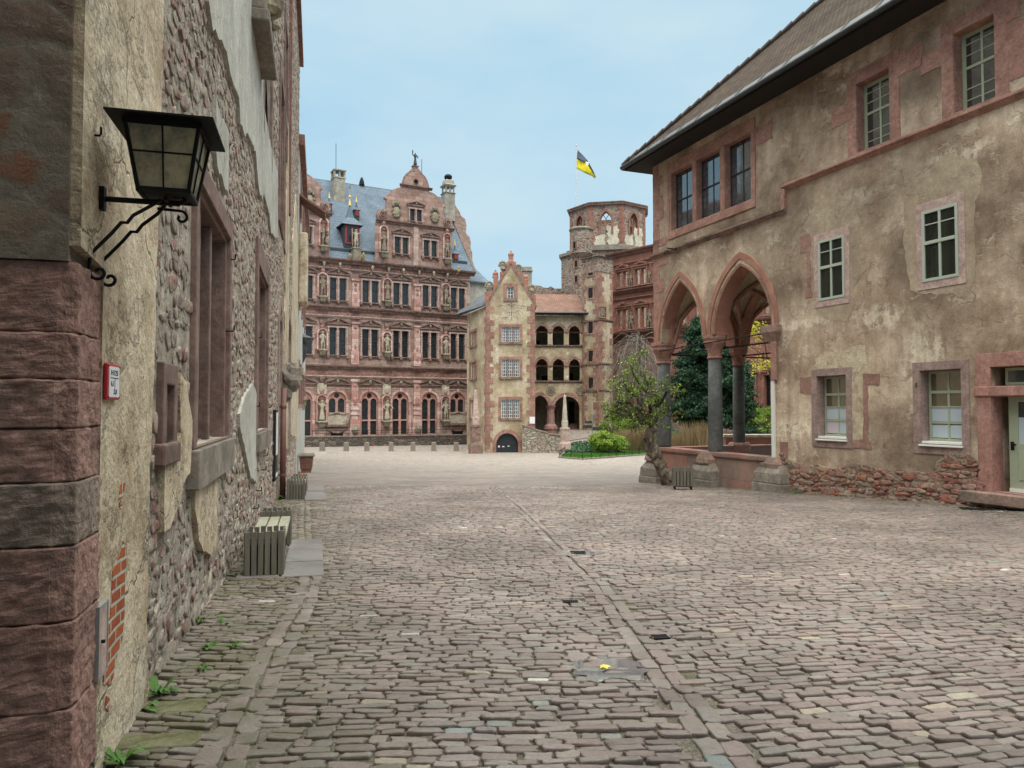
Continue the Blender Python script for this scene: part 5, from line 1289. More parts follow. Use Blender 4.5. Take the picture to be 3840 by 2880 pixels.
c = MB(); c.box(u0 + .235, u0 + .31, .212, .222, vm - .12, vm + .06); c.tube([(u0 + .34, .22, vm), (u0 + .34, .16, vm)], .014, 8); c.ball((u0 + .34, .15, vm), .032, 12); c.build('handle', MT['iron'], dd)
c = MB(); c.box(u0 + .2, u1, .20, .22, v0 + .02, v0 + .10); c.build('kick_rail', MT['white'], dd)
c = MB(); c.box(DO[0] - .55, DO[1] + .9, -.34, .1, v0 - .24, v0 - .0); c.build('door_step', MT['redgrey'], f, bevel=.02)
# stray red stones in the plaster
for (x0, y0, x1, y1, im, s) in ((975, 1300, 1032, 1395, 1, 1), (1012, 1395, 1030, 1620, 1, 2), (1003, 1615, 1050, 1645, 1, 3), (975, 612, 1040, 698, 2, 4), (1322, 590, 1415, 655, 2, 5), (1324, 655, 1350, 960, 2, 6), (1268, 958, 1368, 1005, 2, 7), (865, 968, 905, 1062, 2, 8), (705, 690, 820, 790, 1, 9), (862, 1085, 1000, 1150, 2, 10)):
    r = (r1 if im == 1 else r2)(x0, y0, x1, y1); face_block(r[0], r[1], r[2], r[3], mat='quoin' if s < 9 else 'red', seed=60 + s, amp=.025, y=-.008 - .001 * s, name='stray_stone')
# repaired plaster patches round the windows
def patch(pts, im, mat='plaster_new', seed=1, y=-.005, amp=.04, holes=()):
    p = [(a1 if im == 1 else a2)(*q) for q in pts]; c = MB(); c.ext(ragged(p, amp, .16, seed), y, 0, [rpts(h) for h in holes], back=False); return c.build('plaster_patch', MT[mat], RB)
patch([(1000, 1235), (1075, 1100), (1180, 1065), (1270, 1110), (1305, 1200), (1300, 1400), (1345, 1480), (1270, 1600), (1270, 1700), (1235, 1770), (1120, 1770), (1065, 1710), (1045, 1640), (1050, 1400), (1035, 1290), (990, 1270)], 1, seed=2, holes=[M1])
patch([(1548, 1100), (1660, 930), (1800, 845), (1940, 880), (1985, 980), (1935, 1150), (1940, 1500), (1900, 1640), (1660, 1620), (1580, 1600), (1550, 1350)], 1, seed=3, holes=[M2])
patch([(1060, 500), (1180, 470), (1330, 430), (1345, 590), (1320, 760), (1350, 980), (1240, 1000), (1040, 985), (1030, 900), (1045, 700)], 2, mat='plaster_l', seed=4, y=-.003, holes=[B1])
# rubble footing
c = MB(); top = [(ru + .25, 1062), (900, 1065), (960, 1110), (1080, 1100), (1190, 1115), (1300, 1100), (1400, 1120), (1560, 1130), (1700, 1130), (1790, 1035), (1850, 1050), (1900, 1030), (1960, 1100), (2030, 1140)]
p = [a2(*q) for q in top[1:]]; p = [(ru + .25, p[0][1])] + p + [(p[-1][0] + .3, p[-1][1] - .2), (uR, p[-1][1])]
p = p[:-2]; p[-1] = (DO[0] - .36, p[-1][1]); p = ragged(p, .05, .15, 5, False) + [p[-1], (DO[0] - .36, vB), (ru + .25, vB)]
c.ext(p, -.035, 0, [rpts((DO[0], DO[1], vB + .1, p[-3][1] - .02))] if False else [], back=False); c.build('rubble_footing', MT['rubble_r'], RB)
# loose projecting stones of the footing
rq = random.Random(12)
def ftop(u):
    for (a, b), (a2_, b2_) in zip(pf, pf[1:]):
        if a <= u <= a2_: return b + (b2_ - b) * (u - a) / (a2_ - a) - .04
    return pf[-1][1] - .1
pf = [a2(*q) for q in top[1:-1]]
ws = wall_stones('rubble_stones', RB, ru + .35, DO[0] - .35, EYE - 3.3, EYE - .2, [], 15, 9, .05, .17, .10, .40, mat='footstone', prj=.022, topf=ftop, jit=.2, lo=-.1); ws.location = (0, -.033, 0)
for k in range(8):
    u = rq.uniform(ru + .5, DO[0] - .4); vg = EYE - hs(FR.w(u, 0, 0).y); w = rq.uniform(.08, .26); h = rq.uniform(.05, .14)
    v = vg + rq.uniform(0, .62 + .35 * (u > B2[0]))
    c = MB(); c.ball((u, -.03, vg + rq.uniform(0, .2)), 1, 8, w, rq.uniform(.03, .07), h, jit=.2)
    c.build('footing_stone', MT[rq.choice(['stoneA', 'stoneB', 'stoneC'])], RB)
# little fittings
c = MB(); c.tube([a1(300, 1380)[0:1] + (0, a1(300, 1380)[1]), (a1(300, 1380)[0], -.5, a1(300, 1380)[1] + .02)], .02, 6); c.build('iron_bracket', MT['iron'], RB)
c = MB(); u, v = a1(1500, 250); 
text('8', .16, TM(B2[0] - .09, -.0215, B2[3] - .35), f if False else RB, MT['ink'], name='number', sx=.9)
# ------------------------------------------------------------------ FAR RENAISSANCE PALACE (facade with statues)
def Z1(x, y): return 1080 + .36167 * x, 500 + .36167 * y
def Z2(x, y): return 1080 + .44612 * x, 1000 + .44612 * y
def Z3(x, y): return 1700 + .50633 * x, 900 + .50633 * y
def Z5(x, y): return 2050 + .50633 * x, 900 + .50633 * y
FF = Fr(-13.33, 78, 5080, 2750)
PF = thing('renaissance_palace', 'ornate pink sandstone palace facade with tiers of statues, gables and a blue slate roof', 'palace', FF.M)
def f2(x, y, off=0): return FF.at(*Z2(x, y), off)
def f1(x, y, off=0): return FF.at(*Z1(x, y), off)
def U(x): return f2(x, 640)[0]
def V(y, x=690): return f2(x, y)[1]
VG = EYE - 3.9
uE = U(1528)
bays = [U(130), U(417), U(690), U(947), U(1191), U(1425)]
hw = [(U(x1) - U(x0)) / 2 for x0, x1 in ((45, 215), (343, 490), (618, 758), (880, 1008), (1132, 1248), (1367, 1480))]
nic = [U(285), U(828), U(1320)]; pil = [U(562), U(1083)]
Wb = .93                                              # half width of a window pair
bays[0] = bays[1] - (bays[2] - bays[1]) * 1.0
uS = bays[0] - 12
# further hidden bays to the left keep the building whole
vA0, vA1_ = V(303), V(118)         # upper storey windows
vB0, vB1_ = V(752), V(527)         # middle storey
gsp, gap_, gtr, gbt = V(1125), V(1052), V(1293), V(1412)
corn = [(V(357), V(400)), (V(842), V(868))]
vMain = f1(851, 1345)[1]
MT['ashlar_f'] = MT['ashlar_f']
holes = []
wins = []
for i, b in enumerate(bays):
    for (v0, v1) in ((vA0, vA1_), (vB0, vB1_)):
        for s in (-1, 1):
            c = b + s * .50; r = (c - .33, c + .33, v0, v1); wins.append(r); holes.append(rpts(r))
gw = []
for i, b in enumerate(bays):
    tall = i not in (1, 5)
    bot = gbt if tall else f2(417, 1230)[1]
    a = [(b - .92, bot)] + arch(b - .92, b + .92, gsp, gsp + .92, 8) + [(b + .92, bot)]
    gw.append((b, bot, a, tall)); holes.append(a)
mb = MB(); mb.ext([(uS, VG), (uS, vMain), (uE, vMain), (uE, VG)], 0, .45, holes); mb.build('wall', MT['ashlar_f'], PF)
mb = MB(); mb.box(uS, uE, .46, 16, VG, vMain); mb.box(uE - .4, uE + .001, .001, 16, VG, vMain); mb.build('side_wall', MT['ashlar_f'], PF)
# storey string courses with a frieze
def cornice(v, h, d, u0, u1, name='cornice', mat='pinkd', fr=PF, brk=(), y0=0):
    c = MB()
    P = [(y0 + 0, v - h), (y0 - d * .35, v - h), (y0 - d * .45, v - h * .5), (y0 - d * .9, v - h * .4), (y0 - d, v - h * .15), (y0 - d, v), (y0 + 0, v + .08)]
    k = len(P)
    def seg(a, b, dy):
        c.add([(a, y - (dy if y < y0 else 0), z) for y, z in P] + [(b, y - (dy if y < y0 else 0), z) for y, z in P], [tuple(range(k))[::-1], tuple(range(k, 2 * k))] + [(i, (i + 1) % k, (i + 1) % k + k, i + k) for i in range(k)])
    seg(u0, u1, 0)
    for b, w in brk: seg(b - w, b + w, .22)
    return c.build(name, MT[mat], fr)
brk = [(n, .62) for n in nic] + [(p, .50) for p in pil]
cornice(corn[0][0] + .05, .42, .45, uS, uE + .2, brk=brk); cornice(corn[1][0] + .05, .36, .45, uS, uE + .2, brk=brk)
cornice(V(430) , .20, .14, uS, uE + .05, 'architrave', 'pink', brk=brk); cornice(V(926), .18, .16, uS, uE + .05, 'architrave', 'pink', brk=brk); 
cornice(vMain + .1, .5, .62, uS, uE + .5, brk=brk); cornice(f1(851, 1440)[1] + .1, .16, .15, uS, uE + .1, 'architrave', 'pink', brk=brk)
def friezes(v0, v1, seed):                   # carved band : many small lumps as one carved surface
    c = MB(); rr = random.Random(seed); u = uS + .2
    c.box(uS, uE + .02, -.03, .0, v0, v1)
    while u < uE - .2:
        c.ball((u, -.05, (v0 + v1) / 2 + rr.uniform(-.1, .1) * (v1 - v0)), 1, 6, rr.uniform(.06, .14), .05, (v1 - v0) * rr.uniform(.2, .38)); u += rr.uniform(.22, .4)
    c.build('carved_frieze', MT['pinkd2'], PF)
MT['pinkd2'] = m_stone('carved_band_stone', (.33, .17, .14), (.46, .27, .23), dirt=.5, dark=(.13, .09, .07), sc=6)
friezes(V(425), V(398), 1); friezes(V(920), V(885), 2); friezes(f1(851, 1430)[1], f1(851, 1385)[1], 3)
# lion heads etc. on the main frieze
rr = random.Random(4)
for x in (180, 365, 530, 865, 1035, 1185, 1350, 1500, 1640):
    u = f1(x, 1390)[0]; c = MB(); c.ball((u, -.42, f1(851, 1400)[1] + .05), .16, 8, 1, 1, 1.3, jit=.15); c.ball((u, -.40, f1(851, 1400)[1] - .15), .10, 8, 1, 1, 1.5, jit=.15); c.build('carved_mask', MT['statue'], PF)
# windows with columns, pediments and sill brackets
def win_unit(b, v0, v1, style, frm, hwp=.50, wd=.33, ped=True, yb=0.0, k=1.0, parent=PF):
    c = MB()
    pc = ('pink', 'pink')
    W_ = hwp + wd + .12 * k
    for x in (-W_ - .03, 0, W_ + .03):          # three small columns
        c.box(b + x - .11 * k, b + x + .11 * k, yb - .12, yb - .0, v0, v0 + .42 * k); c.lathe([(.10 * k, v0 + .42 * k), (.085 * k, v1 - .15), (.11 * k, v1 - .12), (.12 * k, v1)], b + x, yb - .08, 8)
    if style == 'tw':
        for x in (-W_ - .03, 0, W_ + .03):
            v = v0 + .5
            while v < v1 - .25: c.lathe([(.09, v), (.125, v + .07), (.09, v + .14)], b + x, yb - .08, 8); v += .30
    o = c.build('window', MT['pink'], parent)
    c = MB(); T = W_ + .16
    c.box(b - T, b + T, yb - .13, yb, v1, v1 + .17); c.box(b - T - .04, b + T + .04, yb - .2, yb, v1 + .30 if ped else v1 + .17, v1 + .36 if ped else v1 + .22)
    c.build('window_lintel', MT['pink'], o)
    if ped:
        c = MB(); pv = v1 + .40; ph = .52 * k
        c.box(b - T - .14, b + T + .14, yb - .26, yb, pv - .05, pv + .03)
        c.ext([(b - T - .14, pv + .03), (b, pv + ph), (b + T + .14, pv + .03)], yb - .10, yb - .0)
        for s in (-1, 1):
            c.ext([(b + s * (T + .16), pv + .03), (b + s * (T + .16), pv + .12), (b, pv + ph + .1), (b, pv + ph)], yb - .28, yb - .0)
        c.build('pediment', MT['pinkd'], o)
        c = MB(); c.ball((b, yb - .22, pv + .26 * k), .13 * k, 8, 1, 1, 1.5, jit=.2); c.build('carved_mask', MT['statued'], o)
    c = MB(); c.box(b - T - .06, b + T + .06, yb - .24, yb, v0 - .10, v0)
    for x in (-T + .1, 0, T - .1): c.loft([(.06, .06, v0 - .36), (.13, .10, v0 - .28), (.13, .11, v0 - .1)], b + x, yb - .13)
    c.build('window_sill', MT['pinkd'], o)
    for s in (-1, 1):
        cc = b + s * hwp; c = MB(); c.box(cc - wd, cc + wd, yb + .22, yb + .24, v0, v1); c.build('pane', MT['glass'], o)
        c = MB(); tz = v0 + (v1 - v0) * .56; c.box(cc - wd, cc + wd, yb + .17, yb + .22, tz - .035, tz + .035)
        for q in (-wd + .02, wd - .02): c.box(cc + q - .02, cc + q + .02, yb + .17, yb + .22, v0, v1)
        c.build('sash_frame', MT['grille'], o)
    return o
for i, b in enumerate(bays):
    win_unit(b, vA0, vA1_, 'pl', 0); win_unit(b, vB0, vB1_, 'tw', 0)
# ground floor arches with two lights and a roundel
for i, (b, bot, a, tall) in enumerate(gw):
    c = MB()
    L = []
    def light(x0, x1, v0, vs): return [(x0, v0)] + arch(x0, x1, vs, vs + (x1 - x0) / 2, 6) + [(x1, v0)]
    sp = gsp - .12
    hs_ = [light(b - .80, b - .13, gtr + .1 if tall else bot + .06, sp), light(b + .13, b + .80, gtr + .1 if tall else bot + .06, sp)]
    if tall: hs_ += [rpts((b - .80, b - .13, bot, gtr - .06)), rpts((b + .13, b + .80, bot, gtr - .06))]
    hs_.append([(b + .27 * math.cos(t * PI / 8), gsp + .50 + .27 * math.sin(t * PI / 8)) for t in range(16)])
    c.ext(a, .16, .30, hs_); o = c.build('arched_window', MT['red2'] if 'red2' in MT else MT['pink'], PF)
    c = MB(); c.ext(a, .31, .33); c.build('pane', MT['glass'], o)
    rg = arch(b - 1.16, b + 1.16, gsp, gsp + 1.16, 8) + arch(b - .92, b + .92, gsp, gsp + .92, 8)[::-1]
    c = MB(); c.ext(rg, -.06, .0, back=False); c.box(b - 1.2, b - .92, -.055, 0, bot, gsp - .12); c.box(b + .92, b + 1.2, -.055, 0, bot, gsp - .12)
    for s in (-1, 1): c.box(b + s * 1.06 - .2, b + s * 1.06 + .2, -.12, .0, gsp - .12, gsp + .0)
    c.ext([(b - .09, gsp + .9), (b - .16, gsp + 1.34), (b + .16, gsp + 1.34), (b + .09, gsp + .9)], -.2, -.0); c.build('window_surround', MT['ashlar_g'], o)
    c = MB(); pv = V(990); T = 1.42; ph = .58
    c.box(b - T, b + T, -.22, 0, pv - .06, pv + .03); c.ext([(b - T, pv + .03), (b, pv + ph), (b + T, pv + .03)], -.08, 0)
    for s in (-1, 1): c.ext([(b + s * (T + .02), pv + .03), (b + s * (T + .02), pv + .12), (b, pv + ph + .1), (b, pv + ph)], -.26, 0)
    c.build('pediment', MT['pinkd'], o); c = MB(); c.ball((b, -.2, pv + .27), .17, 8, 1, 1, 1.4, jit=.2); c.build('carved_mask', MT['statued'], o)
    c = MB(); c.box(b - 1.25, b + 1.25, -.04, 0, gsp + 1.20, gsp + 1.32); c.build('archivolt_band', MT['pink'], o)
    if not tall:
        c = MB(); v0, v1 = f2(417, 1330)[1], f2(417, 1248)[1]; c.box(b - .98, b + .98, -.16, 0, v0, v1); o2 = c.build('inscription_tablet', MT['shield2'], PF, bevel=.03)
        c = MB()
        for s in (-1, 1): c.ball((b + s * 1.05, -.14, v0 + .35), .22, 8, .7, .6, 1.9, jit=.15)
        for k in range(7): c.ball((b - .75 + k * .25, -.16, v1 + .08 + .18 * (1 - abs(k - 3) / 3)), .15, 7, 1, .7, .9, jit=.2)
        c.build('scrollwork', MT['statued'], o2)
        c = MB(); c.box(b - 1.2, b + 1.2, -.3, 0, v0 - .16, v0 - .02); c.box(b - 1.1, b + 1.1, -.12, 0, v0 - .55, v0 - .40); c.build('moulding', MT['pinkd'], o2)
        dr = arch(b - .62, b + .62, VG + 1.5, v0 - .85, 6); c = MB(); c.ext([(b - .62, VG)] + dr + [(b + .62, VG)], -.05, 0, back=False); c.build('doorway', MT['dark'], PF)
        c = MB(); q = arch(b - .85, b + .85, VG + 1.5, v0 - .6, 6); c.ext(q + dr[::-1], -.14, 0); c.build('door_arch', MT['pinkd'], PF)
MT['x'] = None; del MT['x']
# pilasters and niches
for p in pil:
    for (v0, v1, top) in ((V(320), V(140, 690) + .1, V(100)), (V(800), V(490), V(470))):
        c = MB(); c.box(p - .42, p + .42, -.22, 0, v0 - .35, v0 + 1.05); c.box(p - .34, p + .34, -.16, 0, v0 + 1.05, v1); c.box(p - .44, p + .44, -.28, 0, v1, v1 + .2); o = c.build('pilaster', MT['ashlar_g'], PF, bevel=.02)
        c = MB(); c.ball((p, -.2, v0 + .45), .2, 8, .9, .4, 1.8, jit=.2); c.ball((p, -.18, v1 - .35), .2, 8, 1, .4, 1, jit=.2); c.ball((p, -.17, v0 + 1.5), .14, 8, 1, .4, 2, jit=.2); c.build('carved_ornament', MT['pinkd2'], o)
    c = MB(); v0 = V(1285); c.box(p - .52, p + .52, -.34, 0, VG, v0); c.box(p - .36, p + .36, -.2, 0, v0, V(970)); c.box(p - .48, p + .48, -.3, 0, V(970), V(945))
    for k in range(3): c.box(p - .44, p + .44, -.26, 0, V(1250 - k * 45), V(1232 - k * 45))
    o = c.build('pilaster', MT['ashlar_g'], PF, bevel=.02)
    c = MB(); c.ball((p, -.24, V(1130)), .28, 8, .9, .4, 1.6, jit=.2); c.ball((p, -.2, V(1000)), .2, 8, 1, .4, 1.1, jit=.2); c.build('carved_ornament', MT['pinkd2'], o)
    c = MB(); c.ball((p, -.45, V(1370)), .42, 10, 1, .6, 1, jit=.18); c.build('lion_mask', MT['statued'], o)
def niche(n, v0, h, parent=PF, yb=0.0, w=.42, cons=True):
    """recessed looking shell niche: arch surround standing proud with a dark curved back"""
    c = MB(); top = v0 + h; vs = top - w
    a = [(n - w, v0)] + arch(n - w, n + w, vs, top, 7) + [(n + w, v0)]; b = [(n - w - .14, v0)] + arch(n - w - .14, n + w + .14, vs, top + .14, 7) + [(n + w + .14, v0)]
    c.ext(b + a[::-1], yb - .26, yb); o = c.build('niche', MT['ashlar_g'], parent)
    c = MB(); k = 10
    for i in range(k):
        t0, t1 = PI * i / k, PI * (i + 1) / k
        p0 = (n - w * math.cos(t0), yb - .02 - .0 + 0, 0); q0 = (n - w * math.cos(t1), 0, 0)
    c.ext(a, yb - .012, yb - .002, back=False); c.build('niche_back', MT['red'], o)
    c = MB()
    for i in range(7):
        t = PI * (i + .5) / 7; c.tube([(n, yb - .05, vs), (n - (w - .03) * math.cos(t), yb - .16, vs + (w - .03) * math.sin(t))], [.02, .07], 5)
    c.ball((n, yb - .2, top + .36), .22, 8, 1, .6, 1.2, jit=.2); c.build('shell', MT['pinkd2'], o)
    if cons:
        c = MB(); c.loft([(.16, .12, v0 - .62), (.28, .2, v0 - .5), (.34, .3, v0 - .14), (.44, .36, v0 - .1), (.44, .36, v0)], n, yb - .26); c.build('console', MT['statued'], o)
    return o
NH = []
for n in nic:
    nv = [(V(275, 828) - 0, 'upper')]
sA0 = V(282); sB0 = V(715); sC0 = V(1300)
for n in nic:
    niche(n, sA0, V(95) - sA0); niche(n, sB0, V(548) - sB0); niche(n, sC0, V(1085) - sC0)
    c = MB(); c.box(n - .46, n + .46, -.2, 0, V(1075), V(985)); c.ball((n, -.22, V(1030)), .3, 8, 1.1, .3, 1.1, jit=.1); c.build('cartouche', MT['shield2'], PF, bevel=.05)
    c = MB(); c.loft([(.1, .08, V(980)), (.26, .2, V(950)), (.3, .24, V(930))], n, -.14); c.build('console', MT['pinkd'], PF)
    c = MB(); c.loft([(.1, .08, V(530)), (.26, .2, V(500)), (.3, .24, V(470))], n, -.14); c.build('console', MT['pinkd'], PF)

# ------- statues: one continuous skinned figure each
def figure(name, J, R, edges, mat, sub=2):
    me = bpy.data.meshes.new(name); me.from_pydata(J, edges, []); o = bpy.data.objects.new(name, me); C.objects.link(o)
    m = o.modifiers.new('skin', 'SKIN'); me.skin_vertices.new() if not me.skin_vertices else None
    for i, r in enumerate(R): me.skin_vertices[0].data[i].radius = (r if isinstance(r, tuple) else (r, r))
    me.skin_vertices[0].data[0].use_root = True
    s = o.modifiers.new('sub', 'SUBSURF'); s.levels = 1; s.render_levels = sub; me.materials.append(mat); return o
def statue_figure(mat, robe=False, armR='hip', armL='down', seed=0, lean=.0, stick=None, child=False):
    h = 1.0
    J = [(0, 0, .98), (lean * .5, 0, 1.18), (lean, 0, 1.42), (lean, -.01, 1.56), (lean, -.02, 1.66), (lean, -.03, 1.78)]
    R = [(.15, .12), (.15, .12), (.17, .12), .07, .085, .075]; E = [(0, 1), (1, 2), (2, 3), (3, 4), (4, 5)]
    def arm(s, kind):
        sh = (lean + s * .20, 0, 1.46); b = len(J)
        A = {'hip': [(s * .40, -.02, 1.22), (s * .22, -.14, 1.06)], 'down': [(s * .30, .0, 1.18), (s * .32, -.08, .93)], 'up': [(s * .40, -.06, 1.50), (s * .42, -.10, 1.78)], 'fwd': [(s * .30, -.08, 1.20), (s * .16, -.28, 1.22)], 'out': [(s * .38, -.04, 1.26), (s * .50, -.16, 1.12)]}[kind]
        J.append(sh); R.append(.085); J.append((A[0][0] + lean, A[0][1], A[0][2])); R.append(.062); J.append((A[1][0] + lean, A[1][1], A[1][2])); R.append(.048)
        E.extend([(2, b), (b, b + 1), (b + 1, b + 2)]); return J[b + 2]
    hr = arm(-1, armR); hl = arm(1, armL)
    if robe:
        b = len(J); J.extend([(0, 0, .70), (.0, -.02, .35), (0, -.02, .06)]); R.extend([(.20, .16), (.25, .19), (.30, .22)]); E.extend([(0, b), (b, b + 1), (b + 1, b + 2)])
    else:
        for s, fw, out in ((-1, -.07, .10), (1, .03, .17)):
            b = len(J); J.extend([(s * .11, 0, .86), (s * (out), fw - .02, .50), (s * out * 1.1, fw + .03, .10), (s * out * 1.25, fw - .13, .05)]); R.extend([(.12, .12), .075, .05, (.05, .045)]); E.extend([(0, b), (b, b + 1), (b + 1, b + 2), (b + 2, b + 3)])
        b = len(J); J.extend([(0, .1, .80), (.02, .14, .3)]); R.extend([(.20, .07), (.22, .06)]); E.extend([(0, b), (b, b + 1)])
    return figure('figure', J, R, E, mat), hr, hl
def statue(M, n, yb, v, hgt, label, mat='statue', robe=False, armR='hip', armL='down', lean=0, item=None, flip=False, hat=True, group='statues of the palace facade'):
    t = thing('statue', label, 'statue', M @ Matrix.Translation((n, yb, v)) @ Matrix.Diagonal((hgt / 1.86 * (-1 if flip else 1), hgt / 1.86, hgt / 1.86, 1)), group)
    o, hr, hl = statue_figure(MT[mat], robe, armR, armL, lean=lean); o.parent = t
    c = MB(); c.loft([(.34, .26, -.02), (.32, .25, .05)]); 
    c.build('base', MT[mat], t, bevel=.01)
    if hat: c = MB(); c.ball((lean, -.02, 1.80), .13, 10, 1, 1, .55, jit=.08); c.ball((lean, .02, 1.70), .125, 10, 1.05, .9, 1.3, jit=.1); c.build('headdress', MT[mat], t)
    if item == 'sword': c = MB(); c.tube([(hr[0], hr[1] - .06, hr[2] + .12), (hr[0] * .9, hr[1] - .05, .1)], [.03, .02], 6); c.tube([(hr[0] - .1, hr[1] - .06, hr[2]), (hr[0] + .1, hr[1] - .06, hr[2])], .02, 6); c.build('sword', MT[mat], t)
    if item == 'spear': c = MB(); c.tube([(hr[0] - .08, hr[1] - .04, .0), (hr[0] - .04, hr[1] - .04, 1.95)], .022, 6); c.build('spear', MT[mat], t)
    if item == 'shield': c = MB(); c.ball((.28, -.22, .48), .22, 10, 1, .3, 1.5); c.build('shield', MT[mat], t)
    if item == 'child': c = MB(); c.ball((hr[0] + .02, hr[1] - .05, hr[2] + .02), .09, 8, 1, 1, 1.4, jit=.1); c.ball((hr[0] - .0, hr[1] - .05, hr[2] + .2), .075, 8); c.build('held_object', MT[mat], t)
    return t
hA = (V(110) - sA0) ; hB = (V(560) - sB0); hC = V(1120) - sC0
row = [(sA0, hA * .93, 'statued', 'upper'), (sB0, hB * .95, 'statue', 'middle'), (sC0, hC * .97, 'statue', 'ground')]
pose = [[dict(armR='fwd', armL='hip', item='spear'), dict(robe=True, armR='fwd', armL='fwd'), dict(armR='up', armL='hip', item='shield')],
        [dict(armR='fwd', armL='fwd', robe=False), dict(armR='hip', armL='fwd', item='sword'), dict(armR='fwd', armL='down', item='sword')],
        [dict(armR='up', armL='hip', item='spear', robe=True), dict(armR='hip', armL='out', item=None, robe=True, lean=.05), dict(armR='out', armL='hip', item='spear')]]
lab = [['dark stone statue with a lance in the upper storey niche nearest the left building', 'robed dark stone statue in the middle niche of the upper window storey', 'dark armoured statue with raised arm in the upper storey niche nearest the gabled house'],
       ['pale statue of a striding man in the left niche of the middle window storey', 'pale knight statue hand on hip in the centre niche of the middle window storey', 'pale statue leaning on a sword in the right niche of the middle window storey'],
       ['cloaked stone statue holding a staff between the ground floor arches nearest the left building', 'broad robed bearded statue with arm akimbo between the two middle ground floor arches', 'stone warrior statue with a spear beside the right hand inscription tablet']]
for r in range(3):
    v, hgt, mt, _ = row[r]
    for i, n in enumerate(nic):
        kw = pose[r][i]; statue(FF.M, n, -.30, v + .02, hgt, lab[r][i], mt, **kw)
